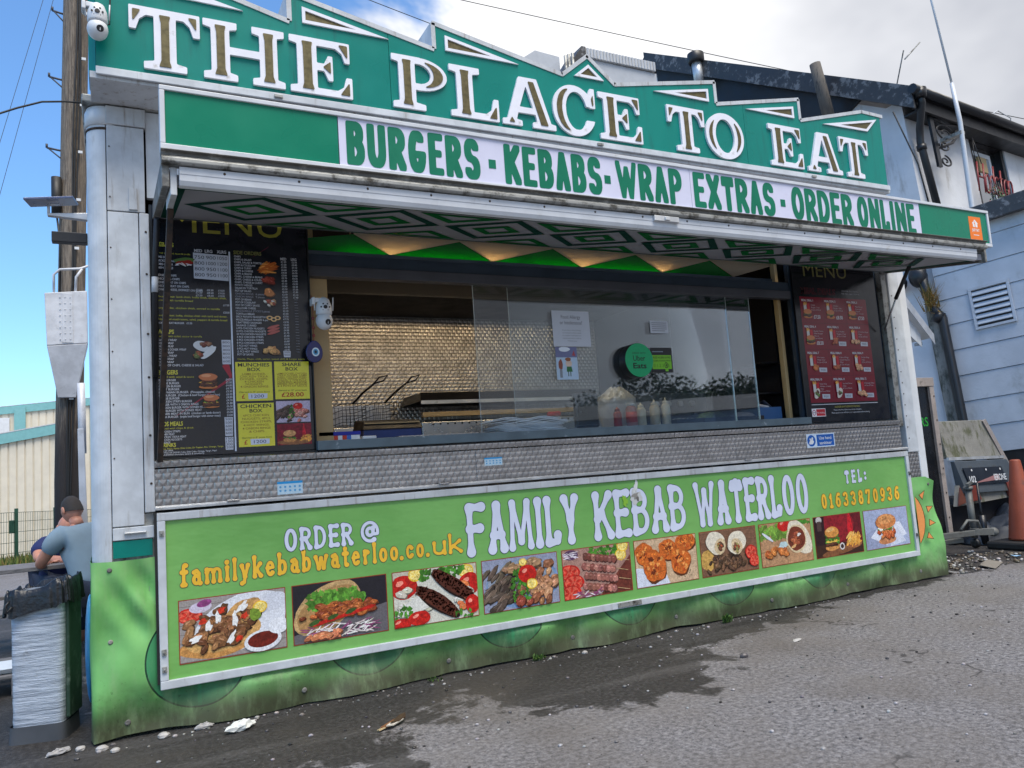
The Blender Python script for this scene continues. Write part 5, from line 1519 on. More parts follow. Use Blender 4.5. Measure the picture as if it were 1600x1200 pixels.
for (x0, z0, x1, z1, head, rows, price, hand) in (
        (0.774, 1.806, 0.988, 2.044, ('MUNCHIES', 'BOX'), ('LAMB DONER,', 'CHICKEN TIKKA', 'DONER, CHIPS,', '4 CHICKEN', 'NUGGETS,', '4 ONION RINGS'), '£', '1200'),
        (1.002, 1.812, 1.212, 2.046, ('SHARE', 'BOX'), ('LAMB DONER, CHICKEN', 'TIKKA DONER, LAMB', 'SHISH, CHICKEN SHISH,', 'KOFTE, WINGS, CHIPS,', 'CHEESE, 2 TORTILLA,', 'ONION RINGS, MUSHROOM,', 'PEPPERS, POT OF SALAD', '& 4 POTS OF SAUCE'), '£28.00', None),
        (0.780, 1.530, 0.990, 1.792, ('CHICKEN', 'BOX'), ('6PCS CHICKEN', 'NUGGETS, 4PCS', 'CHICKEN STRIPS,', '4 HOT WINGS,', '4 ONION RINGS', '& CHIPS'), '£', '1200')):
    p = Print((x0, 0.0285, z0), (1, 0, 0), (0, 0, 1), 0.0001)
    W_, H_ = x1 - x0, z1 - z0
    p.rect(0, 0, W_, H_, srgb(222, 212, 62))
    p.text(head[0], W_ / 2, H_ - .028, .021, (0.02, 0.02, 0.02), W_ * (.86 if len(head[0]) > 6 else .55), .02, 'C')
    p.text(head[1], W_ / 2, H_ - .056, .021, (0.02, 0.02, 0.02), W_ * .36, .02, 'C')
    n_ = len(rows)
    for i, r_ in enumerate(rows):
        p.text(r_, W_ / 2, H_ - .080 - i * (H_ - .145) / n_, .0125 if n_ < 8 else .0105, srgb(150, 110, 40), min(W_ * .86, .0125 * len(r_)), .006, 'C')
    p.text('(Served in %s pizza box)' % ('10"' if n_ > 6 else '8"'), W_ / 2, .050, .009, srgb(60, 70, 30), W_ * .82, .0, 'C')
    p.text(price, W_ * .15 if hand else W_ / 2, .015, .026, srgb(176, 34, 24), None if hand else W_ * .64, .012, 'L' if hand else 'C')
    if hand:
        p.shape([(W_ * .33, .010), (W_ * .84, .014), (W_ * .85, .044), (W_ * .32, .046)], srgb(206, 210, 222))
        p.text(hand, W_ * .58, .019, .019, (0.02, 0.02, 0.04), W_ * .34, .0, 'C')
    ob('meal_box_panel', p, 'menu', MLB, fix=False)
p = Photo((1.004, 0.0285, 1.668), (1, 0, 0), (0, 0, 1), 0.000012); p.clip = (0, 0, .206, .132)
p.rect(0, 0, .206, .132, srgb(190, 176, 196)); p.pile(30, .06, .06, .06, .05, .022, .007, [srgb(92, 70, 60), srgb(70, 54, 46)], .6, .4); p.pile(26, .14, .06, .06, .05, .016, .009, [srgb(186, 110, 96), srgb(206, 150, 130)], .5); p.tomato(.13, .10, .03, .02, False); p.leaf(14, .09, .07, .02, .04, .008)
ob('board_photo', p, 'photo', MLB, fix=False)
p = Photo((1.004, 0.0285, 1.530), (1, 0, 0), (0, 0, 1), 0.000012); p.clip = (0, 0, .208, .130)
p.rect(0, 0, .208, .130, srgb(126, 20, 40)); p.ell(.1, .016, .1, .016, srgb(140, 90, 56)); p.ell(.075, .03, .04, .014, srgb(190, 130, 74)); p.leaf(12, .075, .045, .035, .006, .008); p.ell(.075, .052, .036, .008, srgb(90, 50, 30)); p.ell(.075, .070, .038, .020, srgb(206, 150, 96)); p.shape([(.15, .04), (.175, .04), (.17, .10), (.165, .128), (.16, .128), (.155, .10)], srgb(206, 30, 50)); p.strand(20, .175, .04, .025, .016, .018, .004, [srgb(230, 160, 70)], .6)
ob('board_photo', p, 'photo', MLB, fix=False)
ob('board_edging', MB().box(1.2325, 1.240, 0.012, 0.05, 1.47, 2.98), 'rubber', MLB, 0.002)
ob('board_edging', MB().prism([(0.33, 0.02, 1.478), (1.235, 0.02, 1.462), (1.235, 0.02, 1.490), (0.33, 0.02, 1.490)], (0, 0.028, 0)), 'rubber', MLB, 0.002)

MRB = thing('menu_board', (6.03, 0.03, 1.50), 'black and dark red meal deals menu board at the right of the hatch', 'menu board')
ob('board', MB().box(5.515, 6.60, 0.03, 0.048, 1.495, 2.985), M('black_gloss_board', (0.008, 0.008, 0.011), 0.18), MRB, 0.003)
p = Print((0, 0.0295, 0), (1, 0, 0), (0, 0, 1), 0.00003)
p.text('MENU', 5.66, 2.815, 0.13, srgb(112, 108, 66), 0.56)
p.text('MEAL DEALS', 5.60, 2.655, 0.052, srgb(126, 30, 44), 0.45, .04); p.text('MEAL DEALS', 5.60, 2.655, 0.052, (0.015, 0.012, 0.016), 0.45, .012)
p.text('CHOOSE ANY SAUCE', 6.13, 2.690, 0.013, GRY, .22); p.text('FOR MEAL DEALS FROM US', 6.13, 2.664, 0.013, GRY, .24)
p.rect(5.578, 1.668, 6.445, 2.625, srgb(122, 12, 34))
for i in range(1, 3): p.rect(5.578 + i * .289, 1.668, 5.581 + i * .289, 2.625, srgb(70, 10, 24))
for i in range(1, 4): p.rect(5.578, 1.668 + i * .239, 6.445, 1.671 + i * .239, srgb(70, 10, 24))
deals = [('Cheese', 'Burger, Chips', '& Can of Drink', '£7.50'), ('Chicken', 'Burger, Chips', '& Can of Drink', '£8.50'), ('Mixed Burger', 'Donermeat,', 'Chips &', 'Can of Drink', '£7.50'),
         ('Double Chicken', 'Fillet Burger', 'Chips &', 'Can of Drink', '£8.50'), ('6 pc Chicken', 'Nuggets, Chips', '& Can of Drink', ''), ('4 Chicken Strips', 'Chips', '& Can of Drink', ''),
         ('5 Pcs Spicy', 'Wings, Chips', '& Can of Drink', ''), ('2 Spicy Wings,', 'Chicken Popcorn', 'Chips', '& Can of Drink', ''), ('Chicken Wrap,', 'Chips', '& Can of Drink', ''),
         ('Donor Wrap', '(Chicken or Lamb)', 'Chips', '& Can of Drink', ''), ('Any Small Doner', 'Chips', '& Can of Drink', ''), ('2 Sausage, Chips', '& Can of Drink', '')]
for k, d_ in enumerate(deals):
    cx = 5.578 + (k % 3) * .289; cz = 2.625 - (k // 3 + 1) * .239
    p.text('MEAL DEAL %d' % (k + 1), cx + .022, cz + .198, .018, WHT, .145, .03)
    for i, s_ in enumerate(d_[:-1]): p.text(s_, cx + .135, cz + .160 - i * .022, .0125, srgb(196, 176, 180), min(.135, .0085 * len(s_)), .0)
    if d_[-1]: p.text(d_[-1], cx + .155, cz + .042, .032, WHT, .085, .02)
    else:
        p.shape([(cx + .15, cz + .034), (cx + .245, cz + .032), (cx + .247, cz + .072), (cx + .148, cz + .074)], srgb(190, 192, 200))
        p.text(('850', '900', '900', '850', '900', '950', '850', '900')[k - 4], cx + .197, cz + .043, .02, srgb(60, 60, 80), .06, 0, 'C')
p.rect(5.58, 1.648, 6.44, 1.654, WHT)
p.text('ALLERGIES & INTOLERANCE WARNING', 6.03, 1.618, .016, srgb(170, 160, 80), .33, .01, 'C')
p.text('Please note that dishes may contain allergens.', 6.03, 1.592, .013, WHT, .36, 0, 'C')
p.text('Please speak to our staff about your requirements before ordering.', 6.07, 1.566, .013, WHT, .50, 0, 'C')
p.k *= 3; p.step = 0.00001
for k in range(12):
    cx = 5.578 + (k % 3) * .289 + .07; cz = 2.625 - (k // 3 + 1) * .239 + .09
    p.rect(cx - .03, cz + .0, cx + .005, cz + .085, srgb(206, 200, 196)); p.strand(9, cx - .012, cz + .085, .02, .006, .016, .004, [srgb(226, 160, 70)], 1.5)
    p.shape([(cx + .012, cz), (cx + .045, cz + .005), (cx + .045, cz + .09), (cx + .012, cz + .085)], srgb(186, 24, 40))
    if k < 4:
        p.ell(cx + .012, cz - .032, .055, .016, srgb(196, 116, 60)); p.pile(5, cx + .012, cz - .015, .04, .002, .022, .009, [srgb(80, 44, 30)]); p.leaf(8, cx + .012, cz - .004, .045, .003, .011); p.ell(cx + .012, cz + .014, .052, .023, srgb(200, 120, 70), 0, 16, .03)
    elif k in (9, 10): p.ell(cx + .01, cz - .01, .052, .03, srgb(216, 206, 190), 1.0, 16, .05); p.pile(7, cx + .012, cz - .005, .02, .02, .013, .009, [srgb(96, 60, 44), srgb(90, 110, 50)])
    else: p.pile(8, cx + .015, cz - .012, .042, .022, .020, .013, [(srgb(196, 112, 56), srgb(170, 84, 50), srgb(206, 150, 110))[k % 3]])
ob('menu_print', p, 'menu', MRB, fix=False)
p = Print((5.575, 0.0285, 1.545), (1, 0, 0), (0, 0, 1), 0.0001)
p.rect(0, 0, .17, .072, wh); p.rect(.055, .006, .165, .066, srgb(190, 20, 40)); p.text('No smoking', .110, .028, .016, wh, .09, .0, 'C'); p.ell(.027, .036, .022, .026, srgb(170, 60, 90)); p.ell(.027, .036, .015, .019, wh)
p.rect(.012, .033, .042, .038, srgb(50, 50, 60))
s_ = ob('smoking_sticker', p, 'print', MRB, fix=False)

# ---- stickers on the steel front
def sticker(name, x, z, w, h, label, fn, tilt=0.0):
    p = Print((x, -0.0128, z), (1, 0, tilt), (-tilt, 0, 1), 0.00012)
    fn(p, w, h)
    return tag(ob(name, p, 'print', None, fix=False), label, 'sticker')
def hyg(p, w, h):
    p.rect(0, 0, w, h, srgb(186, 212, 226)); p.rect(0, h * .82, w, h, srgb(30, 150, 214))
    for i in range(5):
        for j in range(2): p.ell(w * (.12 + i * .19), h * (.28 + j * .3), w * .045, h * .09, srgb(90, 160, 206), 0, 10, .2)
sticker('hygiene_sticker', 0.985, 1.232, 0.150, 0.076, 'pale blue sticker with row of symbols on the left of the steel counter', hyg)
sticker('hygiene_sticker', 2.362, 1.318, 0.135, 0.054, 'small pale blue sticker at the middle of the steel counter front', hyg)
def san(p, w, h):
    p.rect(0, 0, w, h, srgb(210, 224, 238)); p.rect(w * .36, h * .08, w * .97, h * .92, srgb(22, 92, 176)); p.ell(w * .17, h * .5, w * .145, h * .42, srgb(22, 92, 176), 0, 22)
    p.text('Use hand', w * .665, h * .56, h * .22, wh, w * .44, .01, 'C'); p.text('sanitiser', w * .665, h * .2, h * .22, wh, w * .44, .01, 'C')
    p.ell(w * .17, h * .40, w * .085, h * .16, wh, .3, 12, .15); p.ell(w * .20, h * .62, w * .03, h * .14, wh, -.5, 10, .1); p.ell(w * .13, h * .60, w * .022, h * .09, wh, .3, 10, .1)
sticker('sanitiser_sign', 5.425, 1.278, 0.345, 0.118, 'blue and white Use hand sanitiser sign on the steel counter', san)

# ---- notices on the glass
def notice(name, x, z, w, h, label, fn, y=0.0695, cat='notice'):
    mb = MB().box(x, x + w, y, y + 0.0015, z, z + h)
    n_ = thing(name, (x + w / 2, y, z), label, cat)
    ob('sheet', mb, M(name + '_paper', srgb(198, 200, 208), 0.6, var=0.03), n_)
    p = Print((x, y - 0.0003, z), (1, 0, 0), (0, 0, 1), 0.00003)
    fn(p, w, h)
    ob('print', p, 'print', n_, fix=False)
def allergy(p, w, h):
    g1, g2 = srgb(120, 120, 128), srgb(134, 134, 140)
    p.text('Food Allergy', w * .5, h * .78, h * .10, g1, w * .52, .01, 'C'); p.text('or Intolerance?', w * .5, h * .62, h * .10, g1, w * .6, .01, 'C')
    for i, s_ in enumerate(('If you have a food allergy', 'or intolerance please speak', 'to a member of staff about your', 'requirements before ordering.', 'Thank you')): p.text(s_, w * .5, h * (.44 - i * .075), h * .038, g2, w * (.5 if i < 4 else .24), .0, 'C')
notice('allergy_notice', 3.030, 2.162, 0.328, 0.272, 'white Food Allergy or Intolerance notice taped to the glass', allergy)
def elf(p, w, h):
    p.rect(0, h * .68, w, h, srgb(110, 114, 150)); p.rect(0, 0, w, h * .68, srgb(178, 198, 216)); p.ell(w * .42, h * .93, w * .26, h * .075, srgb(226, 230, 236), 0, 18, .05)
    p.ell(w * .2, h * .46, w * .1, h * .16, srgb(140, 76, 60), 0, 16, .1); p.rect(w * .14, h * .06, w * .26, h * .32, srgb(130, 134, 140))
    p.ell(w * .58, h * .5, w * .15, h * .11, srgb(218, 190, 170), 0, 16, .05); p.shape([(w * .48, h * .4), (w * .70, h * .4), (w * .74, h * .24), (w * .46, h * .24)], srgb(46, 110, 62))
    p.rect(w * .52, h * .1, w * .56, h * .24, srgb(70, 90, 70)); p.rect(w * .62, h * .1, w * .66, h * .24, srgb(70, 90, 70)); p.ell(w * .56, h * .62, w * .14, h * .06, srgb(150, 90, 60), 0, 14, .1)
    p.shape([(w * .76, h * .74), (w * .92, h * .72), (w * .86, h * .9)], srgb(170, 70, 76))
notice('cartoon_notice', 3.038, 1.912, 0.186, 0.246, 'small cartoon poster under the allergy notice on the glass', elf)
def small(p, w, h):
    for i in range(5): p.text(('Please do not lean on the', 'glass. Please order and', 'wait for your food at', 'the counter. Thank you', 'for your patience'), w * .5, h * .8, .01, srgb(90, 90, 100)) if False else p.rect(w * .08, h * (.8 - i * .16), w * (.92 - .1 * (i == 4)), h * (.86 - i * .16), srgb(120, 122, 132))
notice('paper_notice', 3.930, 2.276, 0.178, 0.100, 'small white paper notice taped high on the right of the glass', small)
def rating(p, w, h):
    p.rect(0, 0, w, h, (0.012, 0.014, 0.018)); p.rect(w * .06, h * .14, w * .95, h * .70, srgb(120, 190, 40)); p.text('FOOD HYGIENE RATING', w * .52, h * .56, h * .085, (0.01, 0.02, 0.01), w * .8, .015, 'C'); p.text('SGORIO HYLENDID BWYD', w * .52, h * .44, h * .07, (0.01, 0.02, 0.01), w * .8, .01, 'C')
    for i, s_ in enumerate('01235'): p.text(s_, w * (.16 + i * .13 + (.13 if i > 3 else 0)), h * .22, h * .13, srgb(70, 120, 20), None, 0, 'C')
    p.ell(w * .70, h * .29, w * .085, h * .12, (0.01, 0.01, 0.01), 0, 20); p.ell(w * .70, h * .29, w * .062, h * .088, srgb(120, 190, 40), 0, 20); p.text('4', w * .70, h * .23, h * .12, (0.01, 0.01, 0.01), None, .02, 'C')
    p.rect(w * .64, h * .05, w * .78, h * .14, srgb(120, 190, 40)); p.rect(w * .1, h * .82, w * .6, h * .86, srgb(120, 130, 140))
notice('rating_sign', 3.905, 1.958, 0.215, 0.200, 'black and green food hygiene rating sign on the glass', rating, cat='sign')
UB = thing('round_sign', (3.735, 0.02, 1.91), 'round green delivery sign with black lettering on the serving glass', 'sign')
mb = MB().lathe((3.735, 0.069, 2.046), [(0.134, 0), (0.134, 0.075), (0.131, 0.080)], 48, (0, -1, 0), smooth=False)
ob('sign_box', mb, 'black', UB)
p = Print((3.735, -0.0112, 2.046), (1, 0, 0), (0, 0, 1), 0.0003)
p.ell(0, 0, .1315, .1315, srgb(0, 158, 98), 0, 48); p.text('ORDER WITH', 0, .048, .015, (0.01, 0.03, 0.02), .125, .0, 'C'); p.text('Uber', 0, -.005, .042, (0.008, 0.012, 0.01), .115, .004, 'C'); p.text('Eats', 0, -.064, .042, (0.008, 0.012, 0.01), .125, .022, 'C')
ob('sign_face', p, 'print', UB, fix=False)

# ================================================================== THINGS IN THE HATCH
def paint_obj(name, mb, parent=None, rough=None):
    return ob(name, mb, 'paint', parent)
CT = 1.5335     # counter top height
def bottle(x, y, h, r, body, cap, label, jar=False):
    t = thing('sauce_bottle', (x, y, CT), label, 'bottle', 'sauce bottles on the counter')
    m = MB(); m.cc = body
    if jar: m.lathe((x, y, CT), [(r * .92, 0), (r, .01), (r, h * .78), (r * .8, h * .86), (r * .62, h * .9)], 20)
    else: m.lathe((x, y, CT), [(r * .9, 0), (r, .008), (r * .97, h * .45), (r, h * .68), (r * .8, h * .76), (r * .55, h * .79)], 20)
    paint_obj('body', m, t)
    m = MB(); m.cc = cap
    if jar: m.lathe((x, y, CT + h * .9), [(r * .8, 0), (r * .82, h * .09), (r * .7, h * .1)], 18)
    else: m.lathe((x, y, CT + h * .785), [(r * .62, 0), (r * .62, .018), (r * .25, .026), (r * .13, h * .2)], 16)
    paint_obj('cap', m, t)
    return t
bottle(3.705, 0.30, .185, .034, srgb(150, 40, 44), srgb(140, 30, 34), 'red squeezy sauce bottle, leftmost of the row behind the glass')
b = bottle(3.835, 0.29, .205, .045, srgb(176, 120, 118), srgb(206, 210, 216), 'wide pink jar with white lid and red label among the sauce bottles', True)
m = MB(); m.cc = srgb(196, 44, 46)
m.lathe((3.835, 0.29, CT + .05), [(.0458, 0), (.0458, .085)], 20)
paint_obj('jar_label', m, b)
bottle(3.945, 0.31, .215, .040, srgb(206, 196, 172), srgb(214, 206, 184), 'cream sauce bottle just right of the pink jar')
bottle(4.075, 0.30, .235, .043, srgb(196, 184, 160), srgb(206, 196, 174), 'beige sauce bottle second from the right of the row')
bottle(4.168, 0.27, .245, .037, srgb(214, 206, 186), srgb(220, 214, 198), 'tall pale sauce bottle at the right end of the row')
t = thing('dark_screen', (3.42, 0.30, CT), 'dark grey till screen standing behind the glass left of the sauces', 'screen')
ob('casing', MB().box(3.315, 3.535, 0.30, 0.34, CT + .03, CT + .30), M('slate_plastic', (0.035, 0.045, 0.06), 0.35), t, 0.015)
ob('foot', MB().box(3.36, 3.49, 0.26, 0.38, CT, CT + .03), 'black', t, 0.004)
ob('display', MB().box(3.335, 3.515, 0.297, 0.2995, CT + .05, CT + .28), M('screen_face', (0.012, 0.016, 0.022), 0.12), t)
# plastic bag behind the round sign
m = MB(); m.smooth = True
nu, nv = 26, 14
for j in range(nv + 1):
    v = j / nv
    rr = 0.175 * (0.82 + .25 * math.sin(v * 2.6)) * (1 - .72 * max(0, v - .72) / .28)
    m.add([(3.86 + rr * math.cos(u * 2 * PI / nu) * (1 + .10 * noise.noise(Vector((u * .8, v * 6, 1)))), 0.52 + .6 * rr * math.sin(u * 2 * PI / nu), CT + .36 * v + .012 * math.sin(u * 1.9)) for u in range(nu)])
for j in range(nv):
    for u in range(nu): m.face((j * nu + u, j * nu + (u + 1) % nu, (j + 1) * nu + (u + 1) % nu, (j + 1) * nu + u))
tag(ob('plastic_bag', m, M('cloudy_plastic', (0.55, 0.54, 0.54), 0.3, bump=0.4, bs=14)), 'bulging pale plastic bag behind the sauce bottles', 'bag')
# paper stack
t = thing('paper_stack', (2.86, 0.22, CT), 'stack of white wrapping paper lying on the counter', 'paper stack')
for k in range(13):
    m = MB(); m.smooth = True
    q = []
    for i in range(13):
        x = 2.56 + i * 0.044 + .006 * k * math.sin(k)
        q.append(m.add([(x, yy, CT + .0085 * k + .012 * math.sin(i * .5 + k * .3) ** 2 * (k / 9) + .001) for yy in (0.09 + .004 * math.sin(k * 2), .40)]))
    for a, b_ in zip(q, q[1:]): m.face((a, b_, b_ + 1, a + 1))
    s_ = ob('sheet', m, MT.setdefault('paper', M('white_paper', (0.80, 0.81, 0.84), 0.6, var=0.05)), t)
    s_.modifiers.new('thick', 'SOLIDIFY').thickness = 0.006
m = MB(); m.cc = srgb(206, 196, 190)
t = thing('spice_jar', (3.17, .42, CT), 'clear jar with red lid at the end of the paper stack', 'jar')
m.lathe((3.19, .42, CT), [(.052, 0), (.055, .01), (.055, .12), (.045, .135)], 18); paint_obj('body', m, t)
m = MB(); m.cc = srgb(196, 36, 40); m.lathe((3.19, .42, CT + .135), [(.056, 0), (.056, .028), (.05, .034)], 18); paint_obj('lid', m, t)
# salad trays
for i, (xa, xb, lb) in enumerate(((4.20, 4.47, 'black tray of pale sliced onion beside the sauce bottles'), (4.49, 4.86, 'black tray heaped with shredded lettuce behind the glass'), (4.88, 5.16, 'pale lidded tray right of the lettuce behind the glass'))):
    t = thing('salad_tray', ((xa + xb) / 2, .30, CT), lb, 'tray', 'salad trays along the counter')
    m = MB()
    m.box(xa, xb, .18, .195, CT, CT + .055).box(xa, xb, .405, .42, CT, CT + .055).box(xa, xa + .012, .1955, .4045, CT, CT + .055).box(xb - .012, xb, .1955, .4045, CT, CT + .055).box(xa + .0125, xb - .0125, .1955, .4045, CT, CT + .02)
    ob('tray', m, 'black', t, .003)
    if i == 1:
        m = MB()
        for _ in range(420):
            a = rnd.gauss(0, .4); b_ = rnd.uniform(-1, 1)
            if abs(a) > 1: continue
            x, y = (xa + xb) / 2 + a * .16, .30 + b_ * .095
            z = CT + .03 + .075 * max(0, 1 - abs(a) ** 1.3) * rnd.uniform(.5, 1.1)
            m.cc = J(rnd.choice([srgb(186, 204, 110), srgb(206, 218, 140), srgb(150, 178, 80)]), .15)
            d = Vector((rnd.uniform(-1, 1), rnd.uniform(-1, 1), rnd.uniform(-.4, .8))).normalized() * rnd.uniform(.015, .035)
            w = Vector((0, 0, .004))
            P0 = Vector((x, y, z))
            m.poly([P0 - d, P0 + w, P0 + d, P0 - w])
        o = paint_obj('lettuce', m, t); o['kind'] = 'stuff'
    elif i == 0:
        m = MB()
        for _ in range(160):
            m.cc = J(srgb(214, 206, 190), .1)
            P0 = Vector((rnd.uniform(xa + .03, xb - .03), rnd.uniform(.21, .39), CT + rnd.uniform(.03, .065)))
            d = Vector((rnd.uniform(-1, 1), rnd.uniform(-1, 1), rnd.uniform(-.2, .4))).normalized() * .02
            m.poly([P0 - d, P0 + Vector((0, 0, .004)), P0 + d, P0 - Vector((0, 0, .004))])
        o = paint_obj('onion', m, t); o['kind'] = 'stuff'
    else:
        m = MB(); m.cc = srgb(186, 184, 182); m.ball(((xa + xb) / 2, .30, CT + .05), .125, .10, .05); paint_obj('lid', m, t)
t = thing('blue_basket', (5.20, .33, CT), 'blue plastic basket of packets at the right end of the counter', 'basket')
m = MB(); m.cc = srgb(46, 92, 140)
for a in (5.13, 5.375): m.box(a, a + .012, .21, .42, CT, CT + .125)
for a in (.20, .415): m.box(5.13, 5.387, a - .006, a + .006 - .0005, CT, CT + .1245)
m.box(5.143, 5.374, .2065, .4085, CT, CT + .01)
paint_obj('basket', m, t)
for k, c in enumerate((srgb(200, 206, 214), srgb(60, 90, 140), srgb(196, 196, 200), srgb(30, 40, 60))):
    m = MB(); m.cc = c; m.X = Matrix.Translation((5.19 + k * .05, .31 + .03 * (k % 2), CT + .09 + .02 * k)) @ Matrix.Rotation(.5 * k - .6, 4, 'Y') @ Matrix.Rotation(.4 * k, 4, 'Z')
    m.box(-.05, .05, -.05, .05, -.012, .012)
    o = paint_obj('packet', m, t); o.modifiers.new('b', 'BEVEL').width = .008
# left end of the counter
t = thing('sweet_tub', (1.40, .22, CT), 'flat blue rimmed tub of sweets at the left end of the counter', 'tub')
m = MB(); m.cc = srgb(26, 40, 150); m.box(1.28, 1.55, .12, .36, CT + .045, CT + .068); paint_obj('rim', m, t)
m = MB()
for k in range(9):
    m.cc = rnd.choice([srgb(226, 190, 40), srgb(40, 150, 70), srgb(206, 60, 40), srgb(230, 230, 230), srgb(60, 110, 190)])
    m.box(1.285 + k * .0290, 1.285 + (k + 1) * .0290 - .0005, .124, .35, CT, CT + .0445)
paint_obj('printed_side', m, t)
tag(ob('plastic_tub', MB().box(1.565, 1.66, .13, .26, CT, CT + .035), 'white_clean', None, .008), 'small white plastic tub next to the sweets', 'tub')
t = thing('blue_box', (1.86, .45, CT), 'blue box with dark slanted lid standing on the counter', 'box')
m = MB(); m.cc = srgb(24, 52, 110); m.box(1.64, 2.06, .36, .60, CT, CT + .085); paint_obj('tray', m, t)
m = MB().hexa([(1.63, .34, CT + .087), (2.07, .34, CT + .087), (2.07, .61, CT + .087), (1.63, .61, CT + .087), (1.65, .40, CT + .15), (2.06, .40, CT + .15), (2.06, .60, CT + .17), (1.65, .60, CT + .17)])
ob('lid', m, 'black', t, .006)
ob('lid_strip', MB().bar((1.65, .372, CT + .131), (2.055, .372, CT + .131), .012, .006), 'cream', t)
tag(ob('steel_tray', MB().box(1.80, 2.45, .10, .30, CT, CT + .022), 'emboss', None, .004), 'flat embossed steel tray on the counter below the blue box', 'tray')
# cooking range
t = thing('deep_fryer', (1.98, 1.45, .70), 'stainless deep fryer with two wire baskets by the back wall', 'fryer')
ob('body', MB().box(1.66, 2.32, 1.25, 1.80, .70, 1.70), 'steel', t, .006)
ob('splash_back', MB().box(1.66, 2.32, 1.80, 1.83, .70, 1.93), 'steel', t, .004)
ob('oil_well', MB().box(1.71, 2.27, 1.29, 1.76, 1.701, 1.706), 'black', t)
for k, x in enumerate((1.76, 2.03)):
    m = MB()
    for i in range(7):
        m.tube([(x + i * .032, 1.34, 1.90), (x + i * .032, 1.34, 1.73), (x + i * .032, 1.70, 1.73), (x + i * .032, 1.70, 1.90)], .0022, 5)
    for z in (1.75, 1.80, 1.85, 1.90): m.tube([(x, 1.34, z), (x + .192, 1.34, z), (x + .192, 1.70, z), (x, 1.70, z), (x, 1.34, z)], .0026, 5)
    bk = ob('fry_basket', m, 'black', t)
    hx = x + .09
    m = MB().tube([(hx, 1.34, 1.90), (hx + .05, 1.22, 1.97), (hx + .11, 1.10, 2.03)], .009, 8)
    m.tube([(hx + .11, 1.10, 2.03), (hx + .14, 1.05, 2.075), (hx + .20, 1.03, 2.085), (hx + .18, 1.07, 2.05), (hx + .11, 1.10, 2.03)], .006, 6)
    ob('basket_handle', m, 'black', bk)
t = thing('griddle', (3.1, 1.5, .70), 'long steel griddle under a black canopy along the back wall', 'griddle')
ob('body', MB().box(2.40, 4.25, 1.25, 1.82, .70, 1.72), 'steel', t, .006)
ob('canopy', MB().hexa([(2.42, 1.30, 1.90), (4.22, 1.30, 1.90), (4.22, 1.84, 1.90), (2.42, 1.84, 1.90), (2.46, 1.40, 1.985), (4.20, 1.40, 1.985), (4.20, 1.84, 1.985), (2.46, 1.84, 1.985)]), 'black', t, .004)
ob('canopy_edge', MB().box(2.42, 4.22, 1.285, 1.299, 1.875, 1.905), 'alu', t)
ob('hot_plate', MB().box(2.45, 4.2, 1.27, 1.78, 1.721, 1.735), 'black', t)
ob('front_rail', MB().box(2.40, 4.25, 1.215, 1.249, 1.76, 1.80), 'cream', t, .003)
for i in range(26): ob('vent_hole', MB().lathe((2.5 + i * .066, 1.249, 1.70), [(.008, 0), (.008, .004)], 8, (0, -1, 0)), 'hole', t)
tag(ob('mixing_bowl', MB().lathe((4.78, 1.3, 1.60), [(.08, 0), (.14, .03), (.19, .12), (.2, .13)], 24), 'steel'), 'steel bowl behind the salad trays', 'bowl')
t = thing('oven', (5.1, 1.5, .70), 'dark oven with lit dial at the back right behind the glass', 'oven')
ob('body', MB().box(4.68, 5.56, 1.35, 1.86, .70, 1.92), M('oven_grey', (0.10, 0.11, 0.13), 0.35), t, .01)
ob('door', MB().box(4.74, 5.5, 1.33, 1.349, 1.05, 1.66), M('oven_glass', (0.015, 0.017, 0.02), 0.1), t, .006)
ob('handle', MB().tube([(4.80, 1.30, 1.70), (5.44, 1.30, 1.70)], .012, 10), 'steel', t)
m = MB()
for i in range(4): m.lathe((4.9 + i * .15, 1.349, 1.81), [(.03, 0), (.028, .03)], 16, (0, -1, 0))
ob('dial', m, 'alu', t)

# ---- security cameras
def dome_cam(x, y, z, s_, label, face=(0.25, -0.9, -0.3)):
    t = thing('security_camera', (x, y, z), label, 'camera', 'white dome security cameras')
    wc = 'white_clean'
    ob('bracket', MB().box(x - .075 * s_, x - .055 * s_, y - .02 * s_, y + .05, z + .055 * s_, z + .10 * s_).box(x - .055 * s_, x - .01 * s_, y - .018 * s_, y + .015, z + .07 * s_, z + .098 * s_), wc, t, .004)
    m = MB().lathe((x, y, z - .010 * s_), [(.046 * s_, 0), (.050 * s_, .01 * s_), (.048 * s_, .06 * s_), (.034 * s_, .10 * s_), (.012 * s_, .115 * s_)], 24)
    ob('housing', m, wc, t)
    m = MB().ball((x, y, z - .045 * s_), .052 * s_, .052 * s_, .058 * s_, 24, 14)
    d = ob('dome', m, wc, t)
    f_ = Vector(face).normalized()
    c = Vector((x, y, z - .045 * s_)) + f_ * .050 * s_
    m = MB().lathe(c - f_ * .012 * s_, [(.020 * s_, 0), (.018 * s_, .014 * s_)], 16, f_)
    ob('lens', m, 'black', d)
    c = Vector((x, y - .047 * s_, z + .035 * s_))
    m = MB().lathe(c, [(.013 * s_, 0), (.011 * s_, .007 * s_)], 14, (0, -1, 0))
    for a in range(6): m.lathe(c + Vector((.026 * s_ * math.cos(a * PI / 3), .006, .022 * s_ * math.sin(a * PI / 3))), [(.0052 * s_, 0), (.005 * s_, .006 * s_)], 8, (0, -1, 0))
    ob('led_cluster', m, 'black', t)
    for sx in (-1, 1): ob('aerial', MB().tube([(x + sx * .056 * s_, y, z + .02 * s_), (x + sx * .060 * s_, y - .005, z + .105 * s_)], .004 * s_, 6), wc, t)
dome_cam(0.073, -0.375, 3.842, 1.0, 'white dome camera mounted at the left end of the name sign')
